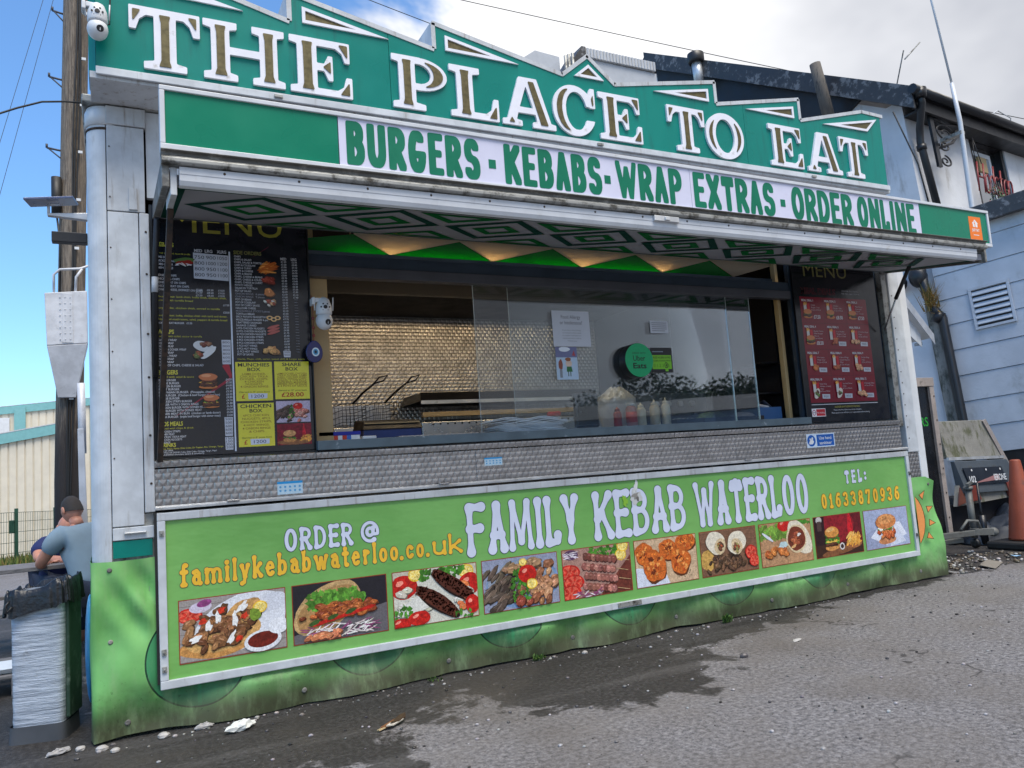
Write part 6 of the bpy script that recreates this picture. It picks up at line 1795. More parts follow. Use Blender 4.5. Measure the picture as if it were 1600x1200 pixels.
dome_cam(1.302, -0.06, 2.335, 1.0, 'white dome camera hanging beside the left menu board')
t = thing('evil_eye_charm', (1.232, -0.03, 2.05), 'dark blue glass eye charm hanging below the hatch camera', 'charm')
m = MB()
m.prism([(1.236 + .052 * math.cos(a) * (1 - .12 * math.sin(a)), -0.045, 2.098 + .070 * math.sin(a)) for a in [i * 2 * PI / 28 for i in range(28)]], (0, .014, 0))
ob('glass_drop', m, M('cobalt_glass', (0.004, 0.008, 0.10), 0.12), t, .004)
p = Print((1.243, -.0455, 2.095), (1, 0, 0), (0, 0, 1), .0004)
p.ell(0, 0, .024, .028, srgb(214, 226, 232)); p.ell(0, 0, .016, .019, srgb(70, 150, 190)); p.ell(0, 0, .008, .010, (0.01, 0.01, 0.02))
ob('eye', p, 'print', t, fix=False)
m = MB().tube([(1.236, -.038, 2.165), (1.238, -.038, 2.36), (1.236, -.02, 2.46)], .0025, 6)
for z in (2.20, 2.25, 2.31): m.ball((1.237, -.038, z), .009, .009, .012, 10, 6)
ob('cord', m, M('red_cord', (0.22, 0.04, 0.03), 0.5), t)

# ================================================================== LEFT SIDE
# solar panel on an arm fixed to the kiosk
t = thing('solar_panel', (-0.20, 0.30, 2.95), 'small solar panel on a bracket arm at the kiosk corner', 'solar panel')
ob('panel', MB().hexa([(-.325, .22, 3.018), (-.075, .22, 3.052), (-.055, .42, 3.075), (-.305, .42, 3.041), (-.325, .219, 3.030), (-.075, .219, 3.064), (-.055, .419, 3.087), (-.305, .419, 3.053)]), M('solar_cell', (0.10, 0.13, 0.24), 0.15), t, .002)
ob('arm', MB().hexa([(-.21, .29, 2.958), (.0, .29, 2.945), (.0, .33, 2.945), (-.21, .33, 2.958), (-.21, .29, 2.972), (.0, .29, 2.99), (.0, .33, 2.99), (-.21, .33, 2.972)]), 'alu', t, .003)
ob('hinge', MB().tube([(-.205, .31, 2.965), (-.205, .31, 3.03)], .008, 8).tube([(-.205, .31, 3.03), (-.15, .31, 3.035)], .006, 6), 'white_clean', t)
tag(ob('flood_lamp', MB().box(-.19, -.005, .28, .34, 2.80, 2.862), 'black', None, .004), 'black box lamp under the solar panel beside the pole', 'lamp')

def wood_mat():
    t = NT('weathered_pole_wood')
    v = t.noise(9, 8, 0.7, t.co((9, 9, 0.5)))
    c = t.mix(t.rng(v, 0.3, 0.7), srgb(74, 66, 60), srgb(146, 134, 120))
    c = t.mix(t.rng(t.noise(40, 3, 0.6, t.co((6, 6, 0.3))), 0.60, 0.70), c, srgb(40, 34, 30))
    sp = t.n('ShaderNodeSeparateXYZ'); t.l(t.co(), sp.inputs[0])
    c = t.mix(t.rng(t.math('ADD', sp.outputs['Z'], t.math('MULTIPLY', v, 1.2)), 3.4, 2.3), c, srgb(44, 40, 40))    # creosoted foot
    t.bump(v, 0.7, 0.02)
    return t.set(c, 0.85, 0.0)
MT['wood'] = wood_mat()
MT['blackpipe0'] = M('dark_step_iron', (0.05, 0.055, 0.07), .6)
PX, PY = -0.345, 5.3
UP = thing('utility_pole', (PX, PY, 0), 'weathered wooden utility pole with step irons behind the kiosk', 'pole')
m = MB().tube([(PX - .005, PY, -.4), (PX, PY, 1.5), (PX + .06, PY, 4.0), (PX + .135, PY, 7.3), (PX + .19, PY, 9.6)], [.145, .14, .14, .135, .13], 20)
ob('shaft', m, 'wood', UP)
m = MB()
for x0, x1, z in ((-.46, -.3, 7.08), (-.50, -.3, 6.24), (-.53, -.32, 5.36)):
    m.tube([(x1 + .0, PY, z), (x0, PY, z + .03)], .012, 6); m.tube([(x0, PY, z + .03), (x0, PY, z + .075)], .014, 6); m.tube([(x0 + .02, PY, z + .02), (x1 + .02, PY, z - .16)], .009, 6)
ob('step_iron', m, 'blackpipe0', UP)
m = MB()
for dx, ph in ((-.005, 0), (.018, 1), (.04, 2)):
    m.tube([(PX + .03 * (z - 1.5) * .9 + dx + .012 * math.sin(z * 2 + ph), PY - .150, z) for z in [1.0 + i * .4 for i in range(19)]], .010, 6)
ob('pole_cable', m, 'rubber', UP)
m = MB()
for i in range(9): m.box(PX + .02 + .027 * i * .9, PX + .065 + .027 * i * .9, PY - .165, PY - .146, 2.4 + i * .58, 2.43 + i * .58)
ob('cable_clip', m, 'white_clean', UP)
m = MB().tube([(PX - .085, PY - .1, 4.55), (PX - .085, PY - .1, 5.0)], .055, 10)
ob('cable_joint', m, 'rubber', UP)
m = MB().tube([(PX - .085, PY - .1, 4.55), (PX - .05, PY - .12, 4.2), (PX - .06, PY - .13, 3.6)], .012, 6)
ob('pole_cable', m, 'rubber', UP)
# riveted cable guard box on the pole
CG = thing('cable_guard', (PX, PY - .15, 2.7), 'white riveted metal cable guard box on the wooden pole', 'cable box')
MT['guard'] = M('galvanised_white', (0.56, 0.57, 0.60), 0.5, 0.1, dirt=((0.3, 0.29, 0.28), 8, .58, .8), bump=.1)
x0, x1, y0, y1 = PX - .20, PX + .215, PY - .32, PY - .125
ob('upper_case', MB().hexa([(x0 + .02, y0, 2.99), (x1, y0, 3.02), (x1, y1, 3.02), (x0 + .02, y1, 2.99), (x0, y0, 3.58), (x1, y0, 3.62), (x1, y1, 3.62), (x0, y1, 3.58)]), 'guard', CG, .006)
ob('lower_case', MB().hexa([(PX - .085, PY - .21, 2.42), (PX + .09, PY - .21, 2.42), (PX + .09, y1, 2.42), (PX - .085, y1, 2.42), (x0 + .02, y0, 2.985), (x1, y0, 3.015), (x1, y1, 3.015), (x0 + .02, y1, 2.985)]), 'guard', CG, .006)
ob('seam_strap', MB().box(PX - .03, PX + .075, y0 - .006, y0, 3.02, 3.58), 'guard', CG, .002)
m = MB()
for i in range(8):
    for xx in (PX - .05, PX + .0, PX + .05): m.lathe((xx, y0 - .006, 3.06 + i * .068), [(.008, 0), (.006, .005)], 8, (0, -1, 0))
ob('rivet', m, 'guard', CG)
m = MB().tube([(PX - .11, y0 + .05, 3.6), (PX - .11, y0 + .04, 3.80), (PX - .05, y0 + .03, 3.86), (PX + .15, y0 + .03, 3.88), (PX + .24, y0 + .03, 3.92)], .014, 8)
m.tube([(PX + .10, y0 + .05, 3.6), (PX + .11, y0 + .03, 3.78), (PX + .17, y0 + .03, 3.88)], .014, 8)
ob('conduit', m, 'guard', CG)
t = thing('cable_trunking', (-.14, 3.3, 0), 'grey steel trunking and pipe standing between the pole and kiosk', 'trunking')
ob('channel', MB().hexa([(-.155, 3.2, .2), (-.085, 3.2, .2), (-.085, 3.27, .2), (-.155, 3.27, .2), (-.175, 3.2, 1.92), (-.125, 3.2, 1.92), (-.125, 3.27, 1.92), (-.175, 3.27, 1.92)]), 'guard', t, .004)
ob('pipe', MB().tube([(-.14, 3.32, 1.7), (-.145, 3.32, 2.35)], .033, 14), 'guard', t)

# bin wrapped in film, with a black sack
BN = thing('rubbish_bin', (-.235, .36, 0), 'square bin wrapped in pale film with a black sack over its rim', 'bin')
def film_mat():
    t = NT('creased_plastic_film')
    lay = t.noise(13, 5, 0.6, t.co((0.35, 0.35, 6)))
    c = t.mix(t.rng(lay, .3, .7), srgb(138, 146, 158), srgb(190, 198, 210))
    c = t.mix(t.rng(t.noise(6, 7, .7), .58, .80), c, srgb(110, 108, 102))
    t.bump(t.math('ADD', lay, t.math('MULTIPLY', t.noise(30, 5, .7, t.co((1, 1, 3))), .6)), .5, .02)
    return t.set(c, .22)
MT['film'] = film_mat()
def lbox(x0, x1, y0, y1, z0, z1, taper, n_=22, wob=.004):
    m = MB(); m.smooth = True
    rings = []
    cx, cy = (x0 + x1) / 2, (y0 + y1) / 2
    for j in range(n_ + 1):
        v = j / n_
        k = 1 - taper * (1 - v)
        hx, hy = (x1 - x0) / 2 * k, (y1 - y0) / 2 * k
        r = []
        for i in range(40):
            a = 2 * PI * i / 40
            c_, s_ = math.cos(a), math.sin(a)
            e = .28
            px = hx * math.copysign(abs(c_) ** e, c_); pyy = hy * math.copysign(abs(s_) ** e, s_)
            q = 1 + wob * noise.noise(Vector((px * 9, pyy * 9, v * 14))) * 4
            r.append((cx + px * q, cy + pyy * q, z0 + (z1 - z0) * v))
        rings.append(m.add(r))
    for a, b in zip(rings, rings[1:]):
        for i in range(40): m.face((a + i, a + (i + 1) % 40, b + (i + 1) % 40, b + i))
    return m
BR = Matrix.Translation((-.235, .40, 0)) @ Matrix.Rotation(math.radians(-15), 4, 'Z')
film = lbox(-.150, .125, -.125, .125, .085, .80, .05)
film.v = [tuple(BR @ Vector(v)) for v in film.v]
ob('bin_body', film, 'film', BN)
base = lbox(-.155, .132, -.132, .132, .0, .09, -.03, 3, .001)
base.v = [tuple(BR @ Vector(v)) for v in base.v]
ob('bin_base', base, M('grey_plinth', (0.06, 0.065, 0.075), 0.6), BN)
MT['bin_green'] = M('mouldy_shaded_green_plastic', (0.02, 0.05, 0.03), 0.5, dirt=((0.12, 0.16, 0.13), 8, .5, .7))
m = MB(); m.X = BR; m.box(.118, .142, -.085, .120, .10, .80); ob('bin_side', m, 'bin_green', BN, .008)  # mouldy green side panel, its colour also darkened as the bin's shaded face
m = MB(); m.smooth = True
rings = []
prof = [(.84, .70), (.95, .80), (1.01, .835), (1.06, .835), (1.10, .80), (1.13, .75), (1.14, .70)]
for q_, (k, zz) in enumerate(prof):
    r = []
    for i in range(140):
        a = 2 * PI * i / 140
        c_, s_ = math.cos(a), math.sin(a); e = .36
        px = .150 * math.copysign(abs(c_) ** e, c_); pyy = .135 * math.copysign(abs(s_) ** e, s_)
        out_ = max(0, q_ - 2) / 4
        w = 1 + .05 * noise.noise(Vector((c_ * 3, s_ * 3, zz * 9))) + out_ * (.07 * noise.noise(Vector((c_ * 7, s_ * 7, 2))) + .030 * math.sin(a * 19 + 3 * math.sin(a * 5)) + .018 * math.sin(a * 37))
        P0 = BR @ Vector((px * k * w - .01, pyy * k * w, zz + out_ * .035 * noise.noise(Vector((c_ * 2.4, s_ * 2.4, 5))) + .028 * (px / .15) + .012 * math.sin(a * 9) * (q_ in (2, 3, 4)) + .01 * noise.noise(Vector((c_ * 9, s_ * 9, zz * 20)))))
        r.append(P0)
    rings.append(m.add(r))
for a, b in zip(rings, rings[1:]):
    for i in range(140): m.face((a + i, a + (i + 1) % 140, b + (i + 1) % 140, b + i))
m.face([rings[0] + i for i in range(140)])
sk_ = M('black_sack', (0.009, 0.010, 0.013), 0.36, bump=.7, bs=26)
o = ob('bin_sack', m, sk_, BN)
m = MB().tube([(-.40, .30, .77), (-.425, .28, .74), (-.41, .27, .71), (-.39, .27, .735)], .006, 6)
ob('sack_tie', m, sk_, BN)

# ---- two seated people behind the kiosk
def skin_body(name, verts, edges, radii, mat, parent=None, root=0, lv=2):
    me = bpy.data.meshes.new(name)
    me.from_pydata(verts, edges, [])
    o = bpy.data.objects.new(name, me); COL.objects.link(o)
    me.materials.append(MT[mat] if isinstance(mat, str) else mat)
    sk = o.modifiers.new('skin', 'SKIN'); sk.use_smooth_shade = True
    for i, r in enumerate(radii):
        me.skin_vertices[0].data[i].radius = r if isinstance(r, tuple) else (r, r)
        me.skin_vertices[0].data[i].use_root = (i == root)
    s_ = o.modifiers.new('sub', 'SUBSURF'); s_.levels = lv; s_.render_levels = lv
    if parent:
        o.parent = parent; o.matrix_parent_inverse = WM[parent.name].inverted()
    return o
MT['skin'] = M('skin', srgb(186, 128, 104), .5, var=.08, vs=20)
MT['tee'] = M('grey_blue_tshirt', srgb(128, 146, 156), .85, var=.06, bump=.15, bs=14)
MT['jeans'] = M('dark_jeans', (0.03, 0.04, 0.07), .9, bump=.2, bs=120)
MT['hair'] = M('dark_hair', (0.035, 0.027, 0.022), .8, bump=.5, bs=160)
MT['blue'] = M('navy_shirt', (0.012, 0.02, 0.09), .8)
def person(bx, by, label, shirt, hair, yaw, lean, bald=False, sq=1.0):
    """seated figure; local +Y is where it faces"""
    t = thing('person', (bx, by, 0), label, 'person')
    Rz = Matrix.Translation((bx, by, 0)) @ Matrix.Rotation(yaw, 4, 'Z')
    L = lambda x, y, z: tuple(Rz @ Vector((x, y, z)))
    ly = lean
    # body: pelvis, spine, neck, legs, arms: one continuous surface
    V = [(0, 0, .50), (0, .03 + ly * .2, .64), (0, .08 + ly * .45, .80), (0, .14 + ly * .75, .95), (0, .18 + ly * .95, 1.035), (0, .215 + ly * 1.1, 1.10),
         (.10, .02, .49), (.13, .42, .50), (.14, .45, .12), (.14, .45, .05), (.14, .58, .03),
         (-.10, .02, .49), (-.13, .42, .50), (-.14, .45, .12), (-.14, .45, .05), (-.14, .58, .03),
         (.15, .16 + ly * .8, .985), (.205, .17 + ly * .85, .95), (.255, .30 + ly, .76), (.12, .50 + ly, .745), (.05, .57 + ly, .75),
         (-.15, .16 + ly * .8, .985), (-.205, .17 + ly * .85, .95), (-.255, .30 + ly, .76), (-.12, .50 + ly, .745), (-.05, .57 + ly, .75)]
    V = [(x, y, .5 + (z - .5) * sq if z > .55 and i not in (18, 19, 20, 23, 24, 25) else z) for i, (x, y, z) in enumerate(V)]
    E_ = [(0, 1), (1, 2), (2, 3), (3, 4), (4, 5), (0, 6), (6, 7), (7, 8), (8, 9), (9, 10), (0, 11), (11, 12), (12, 13), (13, 14), (14, 15), (3, 16), (16, 17), (17, 18), (18, 19), (19, 20), (3, 21), (21, 22), (22, 23), (23, 24), (24, 25)]
    Rr = [(.16, .13), (.15, .115), (.16, .12), (.165, .115), .062, .055, .10, .075, .05, .045, .03, .10, .075, .05, .045, .03, .085, .066, .046, .036, .028, .085, .066, .046, .036, .028]
    skin_body('body', [L(*v) for v in V], E_, Rr, 'skin', t)
    # shirt: torso and short sleeves a little larger than the body
    idx = [0, 1, 2, 3]
    SV = [V[0], V[1], V[2], V[3], (0, .165 + ly * .88, .5 + .505 * sq), V[16], V[17], tuple(V[17][i] * .42 + V[18][i] * .58 for i in range(3)), V[21], V[22], tuple(V[22][i] * .42 + V[23][i] * .58 for i in range(3))]
    SE = [(0, 1), (1, 2), (2, 3), (3, 4), (3, 5), (5, 6), (6, 7), (3, 8), (8, 9), (9, 10)]
    SR = [(.185, .15), (.175, .14), (.185, .145), (.185, .135), .085, .105, .092, .078, .105, .092, .078]
    skin_body('shirt', [L(*v) for v in SV], SE, SR, shirt, t)
    TV = [V[0], V[6], V[7], V[8], V[11], V[12], V[13]]
    skin_body('trousers', [L(*v) for v in TV], [(0, 1), (1, 2), (2, 3), (0, 4), (4, 5), (5, 6)], [(.18, .15), .118, .092, .075, .118, .092, .075], 'jeans', t)
    hc = Rz @ Vector((0, .255 + ly * 1.2, .5 + .70 * sq))
    X0 = Matrix.Translation(hc) @ Matrix.Rotation(yaw, 4, 'Z') @ Matrix.Rotation(-.45, 4, 'X')
    m = MB(); m.X = X0; m.smooth = True
    n_, q = 22, 16
    rings = []
    for j in range(q + 1):
        ph = PI * j / q
        r = []
        for i in range(n_):
            a = 2 * PI * i / n_
            x, y, z = math.sin(ph) * math.cos(a), math.sin(ph) * math.sin(a), -math.cos(ph)
            sx = .078 * (1 - .18 * max(0, -z)); sy = .098
            yy = y * sy
            if y > .2 and -.75 < z < .1: yy += .006
            if y > .93 and -.35 < z < .05: yy += .022            # nose
            if y > .8 and .1 < z < .3: yy -= .006                # eye sockets
            r.append((x * sx, yy, z * .120))
        rings.append(m.add(r))
    for a, b in zip(rings, rings[1:]):
        for i in range(n_): m.face((a + i, a + (i + 1) % n_, b + (i + 1) % n_, b + i))
    m.tube([(0, -.02, -.17), (0, -.01, -.09)], .052, 14)
    hd = ob('head', m, 'skin', t)
    for sx in (-1, 1):
        m = MB(); m.X = X0; m.ball((sx * .080, -.005, -.005), .012, .022, .034, 10, 8)
        ob('ear', m, 'skin', hd)
        m = MB(); m.X = X0; m.ball((sx * .03, .086, .018), .012, .010, .009, 10, 8)
        ob('eye', m, 'white_clean', hd)
    m = MB(); m.X = X0; m.ball((0, .088, -.062), .024, .010, .006, 10, 6); ob('mouth', m, M('lips', (0.32, 0.12, 0.1), .5), hd)
    if not bald:
        m = MB(); m.X = X0; m.smooth = True
        rings = []
        for j in range(8):
            ph = PI * (1 - j / 7 * .56)
            rings.append(m.add([(math.sin(ph) * math.cos(a) * .0805, math.sin(ph) * math.sin(a) * .101 - .006 * (j > 5), -math.cos(ph) * .123 + .003 - (.035 * max(0, -math.sin(a)) if j > 5 else -.02 * max(0, math.sin(a)) * (j > 5))) for a in [2 * PI * i / 22 for i in range(22)]]))
        for a, b in zip(rings, rings[1:]):
            for i in range(22): m.face((a + i, b + i, b + (i + 1) % 22, a + (i + 1) % 22))
        ob('hair', m, hair, hd)
    # fingers: five on each hand, curled on the table edge
    for sx, w in ((1, 20), (-1, 25)):
        c = Vector(V[w])
        for k in range(5):
            if k < 4:
                o_ = Vector((sx * (.022 - k * .015), .012, 0)); ln = (.060, .070, .066, .052)[k]
                P = [c + o_, c + o_ + Vector((0, ln * .5, .006)), c + o_ + Vector((-.004 * sx, ln * .85, -.006)), c + o_ + Vector((-.006 * sx, ln, -.022))]
            else:
                P = [c + Vector((-sx * .02, -.02, 0)), c + Vector((-sx * .05, .012, .0)), c + Vector((-sx * .055, .035, -.006))]
            m = MB().tube([Rz @ q_ for q_ in P], [.0095, .009, .0085, .007][:len(P)], 8)
            ob('finger', m, 'skin', t)
    return t
person(-.055, 2.78, 'person in grey T-shirt seated with back turned behind the bin', 'tee', 'hair', .55, .05)
person(-.40, 4.10, 'bald person in navy shirt seated facing the other across a table', 'blue', 'hair', PI + .35, .04, True, .75)
t = thing('picnic_table', (-.2, 3.45, 0), 'grey wooden picnic table between the two seated people', 'table')
MT['grey_wood'] = M('grey_timber', (0.16, 0.15, 0.15), .8, dirt=((.06, .06, .06), 9, .5, .7, (1, 8, 8)), bump=.3)
for k in range(5): ob('plank', MB().box(-1.5, .7, 3.10 + k * .125, 3.215 + k * .125, .70, .735), 'grey_wood', t, .004)
for x in (-1.2, .4):
    ob('leg', MB().bar((x, 3.1, 0), (x, 3.45, .70), .05, .09), 'grey_wood', t); ob('leg', MB().bar((x, 3.75, 0), (x, 3.45, .70), .05, .09), 'grey_wood', t)
for yy, lb in ((2.62, 'near grey timber bench under the person in the T-shirt'), (4.0, 'far grey timber bench under the bald person')):
    t = thing('bench', (-.4, yy + .12, 0), lb, 'bench')
    ob('seat_plank', MB().box(-1.5, .7, yy, yy + .25, .395, .43), 'grey_wood', t, .004)
    for x in (-1.3, .5): ob('leg', MB().box(x, x + .07, yy + .05, yy + .2, 0, .394), 'grey_wood', t)
# clutter at the lower left edge
t = thing('pallet', (-.75, 2.2, 0), 'grey broken pallet lying behind the bin', 'pallet')
for k in range(5): ob('slat', MB().box(-1.35, -.45, 1.55 + k * .16, 1.66 + k * .16, .125, .145), 'grey_wood', t, .003)
for x in (-1.3, -.9, -.52): ob('runner', MB().box(x, x + .07, 1.53, 2.34, 0, .124), 'grey_wood', t, .003)
t = thing('foam_tray', (-.62, 1.75, .146), 'white foam tray lying on the pallet', 'tray')
ob('tray', MB().hexa([(-.72, 1.62, .147), (-.46, 1.62, .147), (-.46, 1.90, .147), (-.72, 1.90, .147), (-.75, 1.58, .185), (-.43, 1.58, .185), (-.43, 1.93, .185), (-.75, 1.93, .185)]), 'white_clean', t, .006)
tag(ob('blue_bag', MB().ball((-.035, .98, .34), .032, .14, .34, 14, 10), M('blue_plastic_bag', (0.05, 0.30, 0.55), .35, bump=.5, bs=12)), 'blue plastic bag wedged between bin and kiosk', 'bag')

# fence, verge and shed beyond
MT['fence'] = M('green_fence_paint', (0.012, 0.06, 0.035), .5)
FN = thing('mesh_fence', (-2.6, 24, gz(24)), 'dark green wire mesh fence in front of the cream shed', 'fence')
fp = [(-9.2, 14.0), (-6.0, 18.2), (-2.62, 24.0), (-1.72, 26.4), (-.4, 29.8)]
def fpt(x, y, h): return Vector((x, y, gz(y) + h))
for x, y in fp:
    ob('post', MB().box(x - .05, x + .05, y - .05, y + .05, gz(y), gz(y) + 1.74), 'fence', FN, .004)
for (xa, ya), (xb, yb) in zip(fp, fp[1:]):
    m = MB()
    L_ = math.hypot(xb - xa, yb - ya)
    n_ = int(L_ / .11)
    for i in range(1, n_):
        f_ = i / n_
        x, y = xa + (xb - xa) * f_, ya + (yb - ya) * f_
        m.bar(fpt(x, y, .05), fpt(x, y, 1.62), .010, .010)
    for h in (.06, .38, .7, 1.02, 1.34, 1.62): m.bar(fpt(xa, ya, h), fpt(xb, yb, h), .014, .014)
    ob('mesh_panel', m, 'fence', FN)
ob('latch_box', MB().box(-2.80, -2.67, 23.9, 24.0, .35, .75), 'fence', FN, .01)
# verge: rough grass blades
m = MB(); g_ = random.Random(3)
for _ in range(5200):
    x = g_.uniform(-7.5, .4); y = 17.0 + (x + 2) * .9 + abs(g_.gauss(0, 3.2)) + 3.2
    h = g_.uniform(.12, .42) * (1.5 if g_.random() < .08 else 1)
    a = g_.uniform(0, PI); w = g_.uniform(.02, .05)
    b_ = Vector((x, y, gz(y) - .01))
    l_ = Vector((g_.uniform(-.12, .12), g_.uniform(-.12, .12), h))
    d = Vector((math.cos(a), math.sin(a), 0)) * w
    m.cc = J(g_.choice([srgb(70, 92, 38), srgb(98, 110, 50), srgb(124, 112, 62), srgb(56, 78, 34)]), .2)
    m.poly([b_ - d, b_ + d, b_ + l_])
tag(ob('grass', m, attr_mat('verge_grass', .8, .2, 6), fix=False), 'rough green and yellow verge grass at the foot of the fence', 'grass', kind='stuff')
MT['shed'] = M('cream_cladding', srgb(216, 208, 190), .55, var=.05, vs=2)
MT['shed_trim'] = M('pale_turquoise_trim', srgb(120, 176, 178), .45, var=.06)
def shed(name, label, x0, x1, y, zl, zr, y1, base, trim_h, rib, vert_trim=None):
    t = thing(name, ((x0 + x1) / 2, y, base), label, 'building')
    zt = lambda x: zl + (zr - zl) * (x - x0) / (x1 - x0)
    m = MB().hexa([(x0, y, base), (x1, y, base), (x1, y1, base), (x0, y1, base), (x0, y, zt(x0)), (x1, y, zt(x1)), (x1, y1, zt(x1)), (x0, y1, zt(x0))])
    w = ob('wall', m, 'shed', t)
    m = MB(); n_ = int((x1 - x0) / rib)
    for i in range(n_):
        a = x0 + i * rib; b_ = a + rib * .78
        m.hexa([(a, y - .05, base), (b_, y - .05, base), (b_, y + .01, base), (a, y + .01, base), (a, y - .05, zt(a) - .01), (b_, y - .05, zt(b_) - .01), (b_, y + .01, zt(b_) - .01), (a, y + .01, zt(a) - .01)])
    r_ = ob('cladding_ribs', m, 'shed', w); r_['kind'] = 'stuff'
    m = MB().prism([(x0 - .1, y - .16, zt(x0) - trim_h), (x1 + .06, y - .16, zt(x1) - trim_h), (x1 + .06, y - .16, zt(x1) + .05), (x0 - .1, y - .16, zt(x0) + .05)], (0, .12, 0))
    ob('eaves_trim', m, 'shed_trim', t)
    ob('roof', MB().hexa([(x0 - .1, y - .17, zt(x0) + .05), (x1 + .06, y - .17, zt(x1) + .05), (x1 + .06, y1, zt(x1) + .05), (x0 - .1, y1, zt(x0) + .05), (x0 - .1, y - .17, zt(x0) + .09), (x1 + .06, y - .17, zt(x1) + .09), (x1 + .06, y1, zt(x1) + .09), (x0 - .1, y1, zt(x0) + .09)]), 'guard', t)
    ob('corner_trim', MB().box(x1 - .02, x1 + .14, y - .10, y + .05, base, zt(x1) - trim_h - .01), 'shed_trim', t)
    return t
shed('industrial_shed', 'cream ribbed industrial shed with turquoise eaves behind the fence', -14.0, -2.02, 34.0, 2.4, 4.50, 48, gz(34) - .4, .38, .30)
s2 = shed('industrial_shed', 'taller cream shed with turquoise trim rising behind the lower one', -14.0, -1.2, 52.0, 6.4, 7.58, 70, gz(52) - .4, .42, .40)
ob('corner_trim', MB().box(-5.35, -4.75, 51.75, 51.93, 4.0, 7.15), 'shed_trim', s2)
ob('cladding_panel', MB().box(-8.0, -5.6, 51.80, 51.93, 4.6, 6.5), 'white_clean', s2)

# ================================================================== RIGHT SIDE: white building, tilted a little against the sloping yard
UPV = Vector((0.009, 0.075, 0.997)).normalized()
def frame(name, O, d, label, cat):
    """thing whose local x runs along the wall, y into the building, z up"""
    d = Vector(d); d = (d - UPV * d.dot(UPV)).normalized()
    y = UPV.cross(d)
    M_ = Matrix((d, y, UPV)).transposed().to_4x4()
    M_.translation = Vector(O)
    e = bpy.data.objects.new(name, None); COL.objects.link(e)
    e.matrix_world = M_
    return tag(e, label, cat)
def fob(name, mb, mats, parent, bevel=0.0):
    me = mb.mesh(name, mats)
    b = bmesh.new(); b.from_mesh(me); bmesh.ops.recalc_face_normals(b, faces=b.faces); b.to_mesh(me); b.free()
    o = bpy.data.objects.new(name, me); COL.objects.link(o); o.parent = parent
    if bevel:
        q = o.modifiers.new('bevel', 'BEVEL'); q.width = bevel; q.segments = 2; q.limit_method = 'ANGLE'
    return o
MT['render'] = M('white_render', srgb(204, 206, 210), .75, var=.09, vs=1.5, dirt=((.26, .24, .21), 1.7, .54, .82, (2, 2, .5)), bump=.3, bs=25)
MT['board_white'] = M('white_painted_board', srgb(176, 182, 190), .65, var=.09, vs=2.0, dirt=((.20, .21, .20), 2.2, .54, .82, (1, 1, .6)), bump=.25, bs=30)
MT['tar'] = M('tarred_timber', (0.035, 0.035, 0.038), .5, dirt=((.16, .16, .165), 6, .52, .62), bump=.6, bs=12)
MT['slate'] = M('slate_roof', (0.05, 0.052, 0.058), .6, bump=.4, bs=20)
MT['blackpipe'] = M('black_iron_pipe', (0.010, 0.011, 0.014), .4, bump=.15)
MT['wood_post'] = M('stack_wood', srgb(92, 86, 80), .8, dirt=((.04, .04, .04), 10, .5, .65, (5, 5, .6)), bump=.5)

# upper block: x = along the front, y = back along the gable
PB_ = frame('public_house', (11.23, 2.53, 4.80), (0.996, 0.088, -0.016), 'white rendered building with black gable board and gutter behind the kiosk', 'building')
EV = 1.80
fob('front_wall', MB().box(0, 1.88, 0, .25, -5.2, EV), 'render', PB_)
fob('front_wall', MB().box(3.05, 7.0, 0, .25, -5.2, EV), 'render', PB_)
fob('front_wall', MB().box(1.8805, 3.0495, 0, .25, -5.2, -.32), 'render', PB_)
rp = .715
fob('gable_wall', MB().prism([(0, .2505, -5.2), (0, 10.0, -5.2), (0, 10.0, EV), (0, 5.1, EV + 5.1 * rp - .2), (0, .2505, EV)], (.25, 0, 0)), 'render', PB_)
def roof_slab(y0, z0, y1, z1, th):
    return MB().hexa([(-.22, y0, z0), (7.2, y0, z0), (7.2, y1, z1), (-.22, y1, z1), (-.22, y0, z0 + th), (7.2, y0, z0 + th), (7.2, y1, z1 + th), (-.22, y1, z1 + th)])
fob('roof', roof_slab(-.30, EV - .12, 5.1, EV - .12 + 5.4 * rp, .10), 'slate', PB_)
fob('roof', roof_slab(5.101, EV - .12 + 5.4 * rp, 10.3, EV - .1, .10), 'slate', PB_)
fob('verge_board', MB().prism([(-.26, -.32, EV - .35), (-.26, 5.1, EV - .35 + 5.42 * rp), (-.26, 5.1, EV + .02 + 5.42 * rp), (-.26, -.32, EV + .02)], (.038, 0, 0)), 'tar', PB_)
fob('verge_soffit', MB().prism([(-.22, -.2, EV - .25), (-.22, 5.0, EV - .25 + 5.2 * rp), (-.22, 5.0, EV - .20 + 5.2 * rp), (-.22, -.2, EV - .20)], (.215, 0, 0)), 'black', PB_)
fob('dark_gable_panel', MB().prism([(-.045, .62, EV - .25 + .82 * rp), (-.045, 5.0, EV - .25 + 5.2 * rp), (-.045, 5.0, EV + .2), (-.045, 1.6, EV - .05)], (.04, 0, 0)), 'black', PB_)  # flat black panel over the dark stretch of gable below the verge
fob('gutter', MB().tube([(-.3, -.36, EV - .06), (7.2, -.36, EV - .10)], .075, 12), 'blackpipe', PB_)
fob('fascia_board', MB().box(-.2, 7.2, -.29, -.25, EV - .32, EV - .04), 'black', PB_)
fob('soffit', MB().box(0, 7.2, -.248, -.002, EV - .30, EV - .27), 'black', PB_)
m = MB().tube([(-.12, -.36, EV - .06), (-.10, -.36, EV - .25), (.08, -.16, EV - .55), (.10, -.12, EV - .75), (.26, -.12, EV - 2.2)], .055, 12)
m.lathe((-.12, -.36, EV - .14), [(.09, -.05), (.11, .1)], 12)
m.tube([(.10, -.12, EV - .80), (.108, -.12, EV - .88)], .072, 12)
fob('down_pipe', m, 'blackpipe', PB_)
